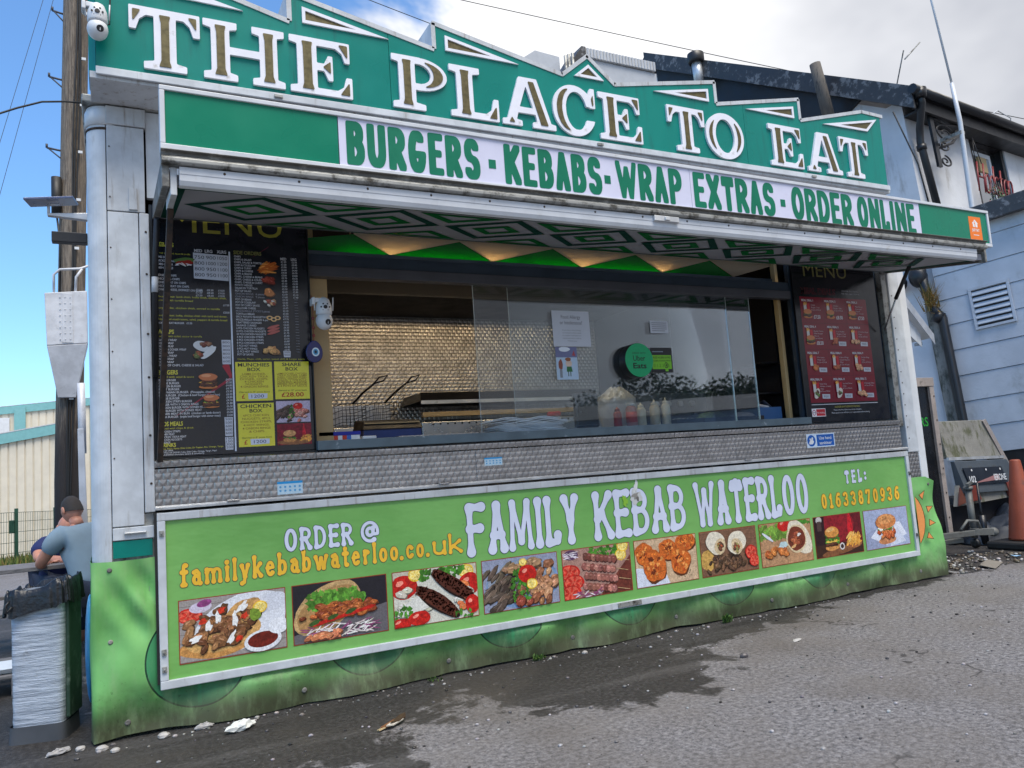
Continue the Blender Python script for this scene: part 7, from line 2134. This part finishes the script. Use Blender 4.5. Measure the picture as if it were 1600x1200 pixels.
# window
wn_ = fob('window', MB().box(1.8805, 1.98, .02, .20, -.32, EV - .05).box(2.95, 3.0495, .02, .20, -.32, EV - .05).box(1.9805, 2.9495, .02, .20, EV - .30, EV - .05), 'black', PB_, .004)
fob('window_frame', MB().box(1.9805, 2.05, .08, .14, -.30, EV - .42).box(2.62, 2.69, .08, .14, -.30, EV - .42).box(2.0505, 2.6195, .08, .14, EV - .50, EV - .42), 'white_clean', wn_, .004)
fob('window_pane', MB().box(1.981, 2.949, .12, .13, -.315, EV - .31), glass_mat('window_glass', (.30, .34, .38), .02, 3.0), wn_)
fob('room', MB().box(1.9, 3.03, .26, .9, -.32, EV - .05), 'dark', wn_)
fob('blind', MB().box(2.06, 2.61, .15, .155, .1, EV - .52), 'cream', wn_)
fob('extract_fan', MB().box(2.16, 2.42, .03, .079, EV - .82, EV - .54), 'cream', wn_, .01)
fob('window_sill', MB().box(1.85, 3.08, -.08, .019, -.40, -.321), 'black', PB_, .006)
# red wire script sign hung in the window
RS = frame('script_sign', (12.72, 2.50, 5.18), (0.996, 0.088, -0.016), 'red wire script lettering hanging in front of the upper window', 'sign')
MT['red_wire'] = M('red_wire', (0.20, 0.015, 0.02), .4)
x = 0
def script(word, x0, z0, H, wc):
    m = MB(); x = x0
    for c in word:
        w = wc * {'H': 1.5, 'i': .5, 'l': .5}.get(c, 1.0)
        for strk in G[c]:
            P = [(x + u * w * .85 + v * .10, -.02, z0 + v * H) for u, v in strk]
            if len(P) > 1: m.tube(P, .014, 6)
        x += w
    fob('script_word', m, 'red_wire', RS)
script('Hodston', -.05, .02, .52, .15); script('Hou', .12, -.62, .50, .26); script('se', .95, -.60, .5, .2)
fob('hanger', MB().tube([(.25, 0, .55), (.12, .0, 1.0)], .008, 6).tube([(.05, 0, .55), (.12, 0, 1.0)], .008, 6), 'black', RS)
# hanging plant in the window corner
HP = frame('trailing_plant', (12.98, 2.42, 4.9), (0.996, 0.088, -0.016), 'small trailing plant at the corner of the upper window', 'plant')
m = MB()
for _ in range(260):
    a = rnd.uniform(-.18, .30); z = rnd.uniform(-.35, .42) - abs(a) * .3
    c = Vector((a, rnd.uniform(-.12, .05), z))
    d = Vector((rnd.uniform(-1, 1), rnd.uniform(-.5, .5), rnd.uniform(-1, .3))).normalized() * rnd.uniform(.03, .07)
    w = d.cross(Vector((0, 1, 0))).normalized() * .014
    m.cc = J(rnd.choice([srgb(60, 86, 48), srgb(40, 62, 36), srgb(104, 124, 84)]), .25)
    m.poly([c, c + d * .5 + w, c + d, c + d * .5 - w])
fob('foliage', m, 'paint', HP)
m = MB()
for k in range(6): m.tube([(-.12 + k * .07, -.03, .48), (-.16 + k * .08, -.05, .2), (-.17 + k * .09, -.04, -.3)], .007, 5)
fob('stem', m, 'blackpipe', HP)
# scroll bracket
SB_ = frame('iron_bracket', (11.62, 2.45, 6.0), (0.996, 0.088, -0.016), 'black wrought iron scroll bracket under the gutter', 'bracket')
def spiral(cx, cz, r, turns, a0, sgn=1, n_=26):
    return [(cx + r * (1 - .8 * i / n_) * math.cos(a0 + sgn * turns * 2 * PI * i / n_), 0, cz + r * (1 - .8 * i / n_) * math.sin(a0 + sgn * turns * 2 * PI * i / n_)) for i in range(n_ + 1)]
SB_.scale[0] = 1.75
fob('back_plate', MB().box(-.03, .03, -.02, .02, -.55, .62), 'blackpipe', SB_)
fob('top_bar', MB().bar((0, 0, .58), (1.05, 0, .60), .04, .05), 'blackpipe', SB_)
fob('brace', MB().tube([(0, 0, -.25), (.30, 0, -.05), (.55, 0, .30), (1.0, 0, .55)], .020, 8).tube([(.0, 0, .30), (.25, 0, .24), (.6, 0, .36), (1.0, 0, .57)], .022, 8), 'blackpipe', SB_)
for q in ((.22, .46, .11, 1.4, 0, 1), (.50, .46, .09, 1.4, 2, -1), (.20, .08, .16, 1.5, .5, 1), (.45, .18, .08, 1.3, 1, -1), (.15, -.15, .09, 1.4, 3, 1), (.12, -.42, .10, 1.4, 1.5, -1), (.70, .40, .08, 1.3, 0, 1)):
    fob('scroll', MB().tube(spiral(*q), .013, 6), 'blackpipe', SB_)
fob('loose_cable', MB().tube([(.35, -.05, .45), (.6, -.06, .68), (1.0, -.06, .62), (1.25, -.05, .85), (1.5, -.05, .80), (1.45, -.04, .55)], .011, 6), 'white_stain', SB_)
# white mast
t = thing('mast', (11.78, 2.1, 4.05), 'tall thin white mast rising past the gutter', 'mast')
m = MB().tube([(11.775, 2.100, 4.052), (11.770, 2.100, 4.681), (11.768, 2.100, 6.074), (11.691, 2.100, 6.682)], [.036, .036, .034, .03], 10).tube([(11.691, 2.100, 6.682), (11.462, 2.100, 7.995), (11.388, 2.100, 8.400)], .017, 8)
ob('pole', m, 'rail_white', t)
ob('clamp', MB().box(11.72, 11.82, 2.08, 2.42, 5.87, 5.92), 'alu_dirty', t)
# roof furniture of the building
t = thing('timber_stack', (10.95, 3.62, 6.6), 'leaning grey timber post standing beside the black gable board', 'post')
ob('post', MB().tube([(10.78, 3.62, 6.55), (10.70, 3.66, 7.20), (10.64, 3.68, 7.62)], [.10, .095, .09], 14), 'wood_post', t)
t = thing('flue', (10.62, 6.3, 8.9), 'short metal flue with black cap on the roof ridge', 'flue')
ob('pipe', MB().tube([(10.66, 6.45, 8.6), (10.62, 6.45, 9.1)], .10, 14), 'alu', t)
ob('cowl', MB().lathe((10.62, 6.45, 9.05), [(.14, 0), (.165, .05), (.165, .20), (.12, .23)], 16), 'black', t)
tag(ob('aerial', MB().tube([(13.3, 4.2, 7.6), (12.9, 3.6, 8.25)], .012, 6).tube([(12.75, 3.5, 8.0), (13.4, 3.6, 8.5)], .012, 6), 'alu_dirty'), 'thin television aerial above the black gutter', 'aerial')

# pale clad roof extension further back
def clad(name, label, P, d, mat):
    t = thing(name, (P[0][0], P[0][1], 0), label, 'building')
    return t
CB = thing('clad_building', (7.6, 6.6, 0), 'pale grey clad flat-roofed block rising behind the sign centre', 'building')
MT['clad'] = M('pale_cladding', srgb(178, 182, 188), .5, var=.05, dirt=((.35, .34, .32), 3, .6, .8, (1, 1, .3)))
ob('left_wing', MB().prism([(6.1, 6.0, -.2), (7.10, 6.0, -.2), (7.10, 6.0, 8.30), (6.62, 6.0, 8.33), (6.1, 6.0, 7.95)], (0, 2.2, 0)), 'clad', CB)
ob('main_wing', MB().prism([(7.46, 6.0, -.2), (9.20, 6.0, -.2), (9.20, 6.0, 8.36), (7.62, 6.0, 8.38), (7.40, 6.0, 8.16)], (0, 2.4, 0)), 'clad', CB)
ob('parapet', MB().box(7.64, 9.17, 5.96, 8.42, 8.382, 8.56), M('ribbed_parapet', srgb(196, 194, 190), .5), CB, .01)
m = MB()
for i in range(22): m.box(7.66 + i * .069, 7.70 + i * .069, 5.945, 5.96, 8.384, 8.55)
ob('parapet_rib', m, 'clad', CB)
ob('dark_hip', MB().hexa([(7.30, 5.95, 8.20), (7.63, 5.95, 8.20), (7.63, 6.5, 8.20), (7.30, 6.5, 8.20), (7.55, 5.95, 8.565), (7.635, 5.95, 8.565), (7.635, 6.5, 8.565), (7.55, 6.5, 8.565)]), 'tar', CB)
m = MB()
for x in (7.16, 7.23, 7.31): m.tube([(x, 5.9, 7.6), (x, 5.9, 8.28 + (x - 7.16) * .5)], .028, 8)
ob('flue_pipe', m, 'alu_dirty', CB)

# lower clapboarded block: x = along the wall to the left/back, facing the yard
LB = frame('boarded_outbuilding', (10.576, 1.293, 0.0), (0.244, -0.967, 0.07), 'white boarded outbuilding with black plinth at the right edge', 'building')
# local x now runs towards the right edge of the picture (towards the viewer), y into the building
xl, xr = -1.15, 3.2
fob('core', MB().box(xl, xr, .03, 3.0, -.3, 4.1), 'render', LB)
fob('plinth', MB().box(-.25, xr, -.012, .029, -.3, 1.045), 'black', LB)
for k in range(9):
    z0 = 1.050 + k * .362
    m = MB().hexa([(-.46, -.022, z0), (xr, -.022, z0), (xr, .029, z0), (-.46, .029, z0), (-.46, -.012, z0 + .357), (xr, -.012, z0 + .357), (xr, .029, z0 + .357), (-.46, .029, z0 + .357)])
    fob('cladding_board', m, 'board_white', LB, .003)
fob('roof_flashing', MB().hexa([(-.75, -.16, 4.10), (xr, -.16, 4.10), (xr, 3.1, 4.55), (-.75, 3.1, 4.55), (-.75, -.16, 4.34), (xr, -.16, 4.34), (xr, 3.1, 4.8), (-.75, 3.1, 4.8)]), 'tar', LB, .01)
vt = fob('vent', MB().box(-.06, .44, -.045, -.023, 2.70, 2.735).box(-.06, .44, -.045, -.023, 3.245, 3.29).box(-.06, -.025, -.045, -.023, 2.7355, 3.2445).box(.405, .44, -.045, -.023, 2.7355, 3.2445), 'board_white', LB, .003)
fob('vent_back', MB().box(-.02, .40, -.0235, -.0225, 2.74, 3.24), 'black', vt)
for k in range(6):
    z = 2.765 + k * .080
    fob('louvre', MB().hexa([(-.022, -.05, z), (.402, -.05, z), (.402, -.026, z + .045), (-.022, -.026, z + .045), (-.022, -.05, z + .012), (.402, -.05, z + .012), (.402, -.026, z + .057), (-.022, -.026, z + .057)]), 'board_white', vt)
m = MB().tube([(-.56, -.12, 3.80), (-.56, -.12, 3.35), (-.50, -.12, 3.1), (-.42, -.10, 2.98), (-.42, -.10, 1.2), (-.42, -.10, 0)], .062, 12)
m.tube([(-.50, -.12, 3.02), (-.42, -.10, 2.95)], .085, 12)
fob('drain_pipe', m, 'blackpipe', LB)
fob('stained_pilaster', MB().box(-.64, -.465, -.03, .029, -.2, 3.2), M('mouldy_render', srgb(140, 138, 132), .8, dirt=((.06, .065, .05), 5, .42, .66, (2, 2, .7)), bump=.4), LB)
fob('gutter_hopper', MB().ball((-.62, -.12, 3.62), .13, .11, .16, 12, 8).ball((-.92, -.1, 3.60), .14, .1, .12, 12, 8), 'blackpipe', LB)
# weeds growing on the pipe
m = MB()
for _ in range(170):
    c = Vector((-.52 + rnd.gauss(0, .04), -.16 + rnd.gauss(0, .03), 3.16 + rnd.uniform(-.1, .18)))
    l_ = Vector((rnd.uniform(-.05, .22), rnd.uniform(-.18, .02), rnd.uniform(-.12, .30)))
    w = Vector((.008, 0, .002))
    m.cc = J(rnd.choice([srgb(122, 96, 50), srgb(96, 92, 44), srgb(150, 120, 70)]), .2)
    m.poly([c - w, c + w, c + l_])
q = frame('wall_weed', (10.576, 1.293, 0.0), (0.244, -0.967, 0.07), 'dry brown weed sprouting from the drain pipe', 'plant')
fob('blades', m, 'paint', q)
# small canopy seen past the right post
t = thing('white_canopy', (8.9, 1.7, 2.8), 'small sloping white canopy beyond the right post of the kiosk', 'canopy')
def at_c(x, y, z): return (x, y, z)
m = MB().hexa([(8.25, 1.0, 3.03), (9.22, 1.3, 2.52), (9.42, 1.9, 2.52), (8.45, 1.6, 3.03), (8.25, 1.0, 3.12), (9.22, 1.3, 2.60), (9.42, 1.9, 2.60), (8.45, 1.6, 3.12)])
ob('canopy_top', m, 'white_clean', t, .006)
ob('canopy_edge', MB().hexa([(8.22, .97, 2.97), (9.27, 1.29, 2.44), (9.29, 1.31, 2.44), (8.24, .99, 2.97), (8.22, .97, 3.10), (9.27, 1.29, 2.57), (9.29, 1.31, 2.57), (8.24, .99, 3.10)]), 'alu', t, .003)
ob('canopy_panel', MB().hexa([(8.25, 1.05, 2.66), (8.98, 1.27, 2.40), (9.0, 1.29, 2.40), (8.27, 1.07, 2.66), (8.25, 1.05, 2.94), (8.98, 1.27, 2.56), (9.0, 1.29, 2.56), (8.27, 1.07, 2.94)]), 'white', t)
ob('canopy_strut', MB().bar((9.0, 1.3, 2.45), (10.2, 2.2, 2.6), .04, .04).bar((8.3, 1.1, 2.9), (9.8, 2.6, 3.0), .04, .04), 'alu_dirty', t)

# black notice board beside the kiosk
NB = thing('black_board', (8.2, .75, 0), 'tall black sign board in a pale timber frame beyond the kiosk corner', 'sign')
ob('panel', MB().box(7.45, 8.30, .79, .81, .18, 1.88), M('black_gloss', (0.006, 0.007, 0.009), .25), NB)
MT['frame_wood'] = M('pale_timber_frame', srgb(150, 140, 134), .7, dirt=((.1, .09, .08), 10, .56, .75), bump=.3)
ob('frame', MB().hexa([(8.30, .76, .12), (8.375, .76, .12), (8.375, .82, .12), (8.30, .82, .12), (8.28, .76, 1.86), (8.355, .76, 1.86), (8.355, .82, 1.86), (8.28, .82, 1.86)]), 'frame_wood', NB, .004)
ob('frame', MB().box(7.45, 8.36, .755, .825, 1.862, 1.96), 'frame_wood', NB, .004)
m = MB()
for i in range(6): m.lathe((8.335, .758, .4 + i * .27), [(.01, 0), (.008, .004)], 8, (0, -1, 0))
ob('screw', m, 'rust', NB)
p = Print((8.0, .7885, 1.42), (1, 0, 0), (0, 0, 1), .0003)
p.text('ERS', .02, .0, .10, srgb(40, 150, 50), .20, .01); p.text('y', .02, .30, .12, srgb(40, 130, 60), .08)
ob('lettering', p, 'print', NB, fix=False)

# tipped box trailer
TL = thing('box_trailer', (9.6, 1.25, 0), 'old grey box trailer with mossy lid, number board and red lights', 'trailer')
MT['moss'] = M('mossy_grey_panel', srgb(124, 122, 116), .75, var=.12, dirt=(srgb(78, 80, 58), 4.5, .47, .66, (2, 2, .8)), bump=.3)
MT['trl'] = M('blue_grey_trailer_paint', srgb(72, 80, 88), .55, dirt=((.05, .05, .045), 6, .48, .72), bump=.2)
ob('lid', MB().hexa([(8.99, 1.14, 1.03), (10.06, 1.14, .995), (10.08, 1.9, .99), (8.99, 1.9, 1.03), (9.015, 1.22, 1.475), (9.90, 1.22, 1.465), (9.92, 1.9, 1.465), (9.015, 1.9, 1.475)]), 'moss', TL, .008)
ob('lid_edge', MB().bar((9.89, 1.20, 1.46), (10.14, 1.12, .87), .03, .05), 'frame_wood', TL)
ob('lid_edge', MB().bar((8.97, 1.12, 1.02), (10.06, 1.12, .985), .03, .035), 'alu', TL)
ob('tail_board', MB().hexa([(9.10, 1.02, .60), (10.24, 1.02, .56), (10.2, 1.12, .56), (9.06, 1.12, .60), (9.02, 1.08, .985), (10.06, 1.08, .955), (10.06, 1.13, .955), (9.02, 1.13, .985)]), 'trl', TL, .006)
ob('number_plate', MB().hexa([(9.17, 1.02, .70), (9.93, 1.02, .675), (9.93, 1.03, .675), (9.17, 1.03, .70), (9.12, 1.045, .90), (9.87, 1.045, .875), (9.87, 1.055, .875), (9.12, 1.055, .90)]), M('dark_plate', (0.02, 0.025, 0.035), .3), TL)
pl = Print((9.17, 1.016, .705), (.999, 0, -.032), (-.05, .12, .99), .0004)
pl.text('102', .02, .02, .075, (.6, .62, .64), .12, .02); pl.shape([(.15, .02), (.56, .10), (.60, .10), (.60, .035), (.15, .012)], srgb(150, 110, 110)); pl.text('IERONE', .50, .03, .075, (.6, .62, .64), .24, .02)
for x in (.10, .38, .66): pl.ell(x, .165, .014, .014, (.6, .6, .6), 0, 10)
ob('plate_lettering', pl, 'print', TL, fix=False)
ob('rear_panel', MB().hexa([(8.93, 1.05, .46), (10.26, 1.05, .50), (10.26, 1.10, .50), (8.93, 1.10, .46), (9.05, 1.08, .70), (10.20, 1.08, .70), (10.20, 1.13, .70), (9.05, 1.13, .70)]), 'moss', TL)
for xa in (9.14, 9.92):
    m = MB().hexa([(xa, 1.0, .50), (xa + .20, 1.0, .51), (xa + .20, 1.05, .51), (xa, 1.05, .50), (xa - .03, 1.02, .68), (xa + .15, 1.02, .685), (xa + .15, 1.06, .685), (xa - .03, 1.06, .68)])
    ob('rear_light', m, M('faded_red_lens%d' % int(xa), (0.16, 0.035, 0.025), .4), TL, .006)
ob('reflector', MB().prism([(8.93, 1.03, .47), (9.10, 1.03, .50), (9.0, 1.03, .68)], (0, .015, 0)), M('orange_reflector', (0.14, 0.05, 0.035), .4), TL)
ob('chassis', MB().box(8.98, 10.4, 1.16, 2.1, .03, .47), 'dark', TL)  # chassis box made large and black to stand in for shade under the trailer
for xw in (9.15, 10.1):
    m = MB().lathe((xw - .08, 1.65, .26), [(.16, 0), (.26, .02), (.27, .08), (.26, .14), (.16, .16)], 22, (1, 0, 0)); ob('wheel', m, 'rubber', TL)
# tow hitch in front of it
HT = thing('tow_hitch', (8.4, .55, 0), 'grey metal tow hitch with jockey wheel post behind the skirt corner', 'tow hitch')
MT['galv'] = M('dull_galvanised', srgb(104, 106, 104), .6, .4, dirt=((.1, .09, .08), 9, .52, .72), bump=.3)
ob('drawbar', MB().bar((7.3, .62, .25), (8.45, .55, .23), .06, .06).bar((7.3, .95, .13), (8.3, .62, .16), .05, .05), 'galv', HT, .006)
ob('coupling', MB().bar((8.40, .56, .24), (8.66, .52, .22), .08, .07).ball((8.69, .515, .215), .055, .055, .05, 14, 9), 'galv', HT, .004)
ob('handle', MB().tube([(8.2, .56, .28), (8.32, .55, .37), (8.48, .54, .35), (8.5, .53, .27)], .015, 8), 'galv', HT)
ob('jockey_post', MB().tube([(8.82, .82, .12), (8.85, .84, .66)], .036, 12).tube([(8.85, .84, .66), (8.85, .84, .70)], .05, 12).bar((8.78, .8, .72), (8.95, .86, .74), .03, .03), 'galv', HT)
ob('jockey_wheel', MB().lathe((8.80, .82, .06), [(.03, 0), (.055, .01), (.055, .035), (.03, .045)], 16, (1, 0, 0)), 'rubber', HT)
ob('prop_stand', MB().tube([(9.1, .88, .1), (9.12, .9, .72)], .014, 8).tube([(9.1, .88, .02), (9.1, .88, .35)], .04, 10), 'blackpipe', HT)
tq = MB().ball((9.85, 1.0, .02), .85, .34, .26, 40, 18)
tq.v = [(x + .05 * noise.noise(Vector((x * 5, y * 5, z * 5))), y + .07 * noise.noise(Vector((x * 4, y * 6, z * 6 + 3))), max(.004, z * (1 + .7 * noise.noise(Vector((x * 4.5, y * 4.5, 8)))))) for x, y, z in tq.v]
tag(ob('tarpaulin', tq, M('dark_blue_tarpaulin', (0.012, 0.018, 0.03), .45, bump=.8, bs=5)), 'dark crumpled tarpaulin heaped under the trailer', 'tarpaulin')
# traffic cone
CN = thing('traffic_cone', (8.95, .42, 0), 'faded orange traffic cone on a black foot at the right edge', 'cone')
MT['cone'] = M('faded_orange_cone', srgb(140, 66, 42), .6, dirt=((.10, .05, .04), 6, .56, .78), bump=.2)
ob('cone_body', MB().lathe((9.10, .42, .10), [(.165, 0), (.16, .02), (.055, .86), (.048, .875), (.03, .88)], 28), 'cone', CN)
ob('cone_foot', MB().box(8.82, 9.38, .14, .70, .0, .09), 'rubber', CN, .025)
# small rubbish near the hitch
m = MB(); g_ = random.Random(11)
for _ in range(260):
    x, y = g_.uniform(7.1, 8.7), g_.uniform(-.1, .7)
    s_ = g_.uniform(.006, .026)
    m.cc = J(g_.choice([srgb(110, 106, 100), srgb(70, 66, 60), srgb(170, 168, 164), srgb(90, 80, 66)]), .2)
    m.ball((x, y, s_ * .4), s_, s_ * g_.uniform(.6, 1.2), s_ * .6, 6, 4)
tag(ob('rubble', m, 'paint'), 'scattered grit and rubble around the tow hitch', 'rubble', kind='stuff')
for k, (x, y, w, lb) in enumerate(((7.72, -.02, .20, 'torn flat piece of cardboard lying past the skirt corner'), (7.15, .10, .13, 'crumpled foil strip beside the skirt corner'), (8.35, .10, .05, 'small blue and white wrapper by the cone'))):
    m = MB(); m.cc = (srgb(132, 126, 116), srgb(176, 176, 172), srgb(150, 190, 220))[k]
    m.X = Matrix.Translation((x, y, .012)) @ Matrix.Rotation(.4 + k, 4, 'Z') @ Matrix.Rotation(.06, 4, 'X')
    m.prism([(-w, -w * .35, 0), (w * .9, -w * .4, .01), (w, w * .3, .02), (.1 * w, w * .42, .005), (-w * .8, w * .3, .015)], (0, 0, .004))
    tag(paint_obj('litter', m), lb, 'litter')

# ================================================================== GROUND DETAIL
def stone(m, x, y, s_, col, seed):
    rings = []
    n_, q = 8, 5
    for j in range(q + 1):
        ph = PI * j / q
        rings.append(m.add([(x + s_ * math.sin(ph) * math.cos(a) * (1 + .35 * noise.noise(Vector((a, ph, seed)))), y + s_ * .8 * math.sin(ph) * math.sin(a) * (1 + .35 * noise.noise(Vector((a + 3, ph, seed)))), s_ * .38 - s_ * .62 * math.cos(ph)) for a in [2 * PI * i / n_ for i in range(n_)]]))
    m.cc = col
    for a, b in zip(rings, rings[1:]):
        for i in range(n_): m.face((a + i, a + (i + 1) % n_, b + (i + 1) % n_, b + i))
m = MB(); g_ = random.Random(5)
for k in range(1500):
    if k < 170:                                  # swept up against the skirt
        x = g_.uniform(-.05, 5.6); y = -.07 - abs(g_.gauss(0, .10))
        s_ = g_.choice([.004, .006, .008, .011]) * g_.uniform(.7, 1.4)
        c = g_.choice([srgb(160, 156, 152), srgb(124, 120, 116), srgb(96, 92, 88)])
    else:
        x = g_.uniform(-.8, 9.0); y = g_.uniform(-4.2, -.05)
        s_ = g_.choice([.003, .004, .006, .009]) * g_.uniform(.6, 1.5)
        c = g_.choice([srgb(60, 60, 64), srgb(96, 94, 96), srgb(150, 148, 150), srgb(44, 42, 42)])
    stone(m, x, y, s_, J(c, .15), k * .37)
tag(ob('gravel', m, 'paint', fix=False), 'loose grit and small stones scattered over the asphalt', 'gravel', kind='stuff')
for k, (x, y, s_, lb) in enumerate(((.33, -.12, .032, 'grey stone at the foot of the skirt left of the crumpled tissue'), (.04, -.13, .030, 'pale stone by the left skirt corner, nearest the bin'), (.10, -.20, .024, 'round white stone just in front of the left skirt corner'), (-.06, -.05, .026, 'pale stone between the bin and the skirt'), (2.95, -.16, .022, 'small pale stone near the middle of the skirt hem'), (3.64, -.95, .03, 'flat dark stone on the dry asphalt right of the stain'))):
    m = MB(); stone(m, x, y, s_, srgb(*((168, 164, 160) if k < 5 else (84, 80, 82))), 40 + k)
    tag(ob('stone', m, 'paint', None), lb, 'stone', 'larger stones on the ground')
def crumple(name, x, y, sx, sy, sz, col, label, seed, rot=0):
    m = MB(); m.cc = col
    m.X = Matrix.Translation((x, y, 0)) @ Matrix.Rotation(rot, 4, 'Z')
    n_, q = 16, 9
    rings = []
    for j in range(q + 1):
        ph = PI * j / q
        rings.append(m.add([(sx * math.sin(ph) * math.cos(a) * (1 + .55 * noise.noise(Vector((a * 1.6, ph * 2, seed)))), sy * math.sin(ph) * math.sin(a) * (1 + .55 * noise.noise(Vector((a * 1.6 + 5, ph * 2, seed)))), max(.001, sz * (.55 - .6 * math.cos(ph)) * (1 + .6 * noise.noise(Vector((a * 2, ph * 3, seed + 7)))))) for a in [2 * PI * i / n_ for i in range(n_)]]))
    for a, b in zip(rings, rings[1:]):
        for i in range(n_): m.face((a + i, a + (i + 1) % n_, b + (i + 1) % n_, b + i))
    return tag(paint_obj(name, m), label, 'litter')
crumple('crumpled_tissue', .70, -.27, .075, .038, .040, srgb(214, 216, 212), 'crumpled white tissue on the damp ground', 2.2, .45)
crumple('foam_scrap', .53, -.10, .05, .02, .022, srgb(170, 168, 166), 'grey scrap of foam against the skirt hem', 5.1, .2)
crumple('paper_scrap', -.16, -.03, .06, .03, .02, srgb(150, 148, 148), 'dirty paper scrap in front of the bin', 8.4, .5)
crumple('paper_scrap', 4.20, -.86, .05, .02, .006, srgb(180, 178, 176), 'flat white scrap on the open asphalt at the right', 3.3, .3)
t = thing('crushed_wrapper', (1.37, -.77, 0), 'crushed brown and white food wrapper on the asphalt', 'litter')
for k in range(4):
    m = MB(); m.cc = (srgb(176, 156, 120), srgb(120, 78, 48), srgb(196, 190, 178), srgb(60, 46, 34))[k]
    m.X = Matrix.Translation((1.36 + .02 * k, -.77 + .014 * (k % 2), .006 + .006 * k)) @ Matrix.Rotation(.5 + .1 * k, 4, 'Z') @ Matrix.Rotation(.2 * (k - 1.5), 4, 'X')
    m.prism([(-.075 + .02 * k, -.012, 0), (.05, -.018, .004), (.08, .0, .012), (.04, .016, .006), (-.07, .012, .002)], (0, 0, .006))
    paint_obj('fold', m, t)
# weeds at the hem
def weed(x, y, n_, h, label, seed):
    g = random.Random(seed)
    t = thing('weed', (x, y, 0), label, 'plant', 'weeds along the skirt hem')
    m = MB()
    for _ in range(n_):
        a = g.uniform(0, 2 * PI); r = g.uniform(.2, 1) * h
        b0 = Vector((x + g.gauss(0, .02), y + g.gauss(0, .012), 0))
        tip = b0 + Vector((math.cos(a) * r * .8, math.sin(a) * r * .5 - .01, g.uniform(.3, 1) * h))
        mid = (b0 + tip) / 2 + Vector((0, 0, .01))
        w = Vector((-math.sin(a), math.cos(a), 0)) * h * .14
        m.cc = J(g.choice([srgb(70, 100, 44), srgb(92, 122, 56), srgb(52, 78, 36)]), .2)
        m.poly([b0, mid + w, tip, mid - w])
    paint_obj('leaves', m, t)
weed(4.26, -.11, 40, .075, 'leafy weed at the skirt hem right of centre', 1)
weed(2.62, -.09, 34, .05, 'low weed at the skirt hem left of the stain', 2)
weed(1.88, -.09, 24, .035, 'tiny weed at the skirt hem below the second printed disc', 3)

# ================================================================== WIRES
def wire(name, pts, r, label):
    return tag(ob(name, MB().tube(pts, r, 6), 'rubber'), label, 'cable')
def sag(a, b, s_, n_=14):
    a, b = Vector(a), Vector(b)
    return [a.lerp(b, i / n_) - Vector((0, 0, s_ * 4 * (i / n_) * (1 - i / n_))) for i in range(n_ + 1)]
wire('overhead_wire', sag((3.29, 8.97, 10.87), (6.41, 5.47, 7.75), .02), .007, 'short thin wire dropping behind the left half of the roof sign')
wire('overhead_wire', sag((2.74, 10.2, 11.9), (22.26, 3.47, 7.54), .10), .008, 'long thin wire sloping across the cloudy sky to the right')
wire('overhead_wire', sag((-.40, 6.4, 8.4), (-1.25, 5.3, 3.6), .0), .003, 'right one of two steep stay wires in the blue sky')
wire('overhead_wire', sag((-.50, 6.4, 8.4), (-1.35, 5.2, 3.8), .0), .003, 'left one of two steep stay wires in the blue sky')
wire('supply_cable', [(.02, .12, 3.60), (-.10, .12, 3.595), (-.22, .10, 3.565), (-.34, .08, 3.50), (-.46, .05, 3.42), (-.6, .0, 3.32), (-1.6, -.6, 2.9), (-3.2, -1.6, 2.7)], .0055, 'black supply cable curving off the kiosk roof to the left')
wire('wall_cable', [(10.86, 2.55, 6.3), (10.90, 2.45, 5.9), (11.0, 2.35, 5.4), (11.05, 2.3, 4.8)], .012, 'thin cable running down the white gable wall')
wire('camera_cable', [(.12, -.36, 4.25), (.135, -.335, 4.0), (.13, -.335, 3.86), (.10, -.34, 3.85)], .005, 'thin black cable of the sign camera')

# ================================================================== ACROSS THE ROAD (mirrored in the serving glass)
m = MB(); g_ = random.Random(21)
for k in range(60):
    f_ = k / 59
    cx, cy = 28 + 30 * f_, -36 + 14 * f_ + g_.uniform(-3, 3)
    H = 5.6 + 2.4 * noise.noise(Vector((k * .31, 0, 4))) + g_.uniform(-.6, .6)
    for _ in range(1000):
        d = Vector((g_.gauss(0, 1), g_.gauss(0, 1), g_.gauss(0, 1))).normalized() * g_.uniform(.5, 1)
        c = Vector((cx + d.x * 2.1, cy + d.y * 2.1, H * .62 + d.z * H * .40))
        u = Vector((g_.gauss(0, 1), g_.gauss(0, 1), g_.gauss(0, 1))).normalized() * .13
        v = u.cross(Vector((g_.gauss(0, 1), g_.gauss(0, 1), g_.gauss(0, 1)))).normalized() * .10
        m.cc = J(srgb(52, 64, 40), .35)
        m.poly([c - u, c + v, c + u, c - v])
tag(ob('tree_line', m, attr_mat('tree_line_leaves', .8, .2, 3), fix=False), 'dark wooded bank across the road, mirrored in the serving glass', 'trees', kind='stuff')
WH = thing('warehouse', (31, -24, 0), 'long grey warehouse across the road, mirrored in the serving glass', 'building')
Rw = Matrix.Translation((31, -24, 0)) @ Matrix.Rotation(.55, 4, 'Z')
m = MB(); m.X = Rw; m.box(-22, 22, -5, 0, 0, 3.4); ob('wall', m, M('warehouse_grey', srgb(112, 120, 134), .5), WH)
m = MB(); m.X = Rw; m.hexa([(-22.3, -5.2, 3.42), (22.3, -5.2, 3.42), (22.3, .3, 3.42), (-22.3, .3, 3.42), (-22.3, -3, 4.3), (22.3, -3, 4.3), (22.3, -2, 4.3), (-22.3, -2, 4.3)]); ob('roof', m, 'slate', WH)
for k in range(7):
    m = MB(); m.X = Rw; m.box(-19 + k * 6, -16 + k * 6, .01, .06, .2, 2.6); ob('shutter', m, 'guard', WH)
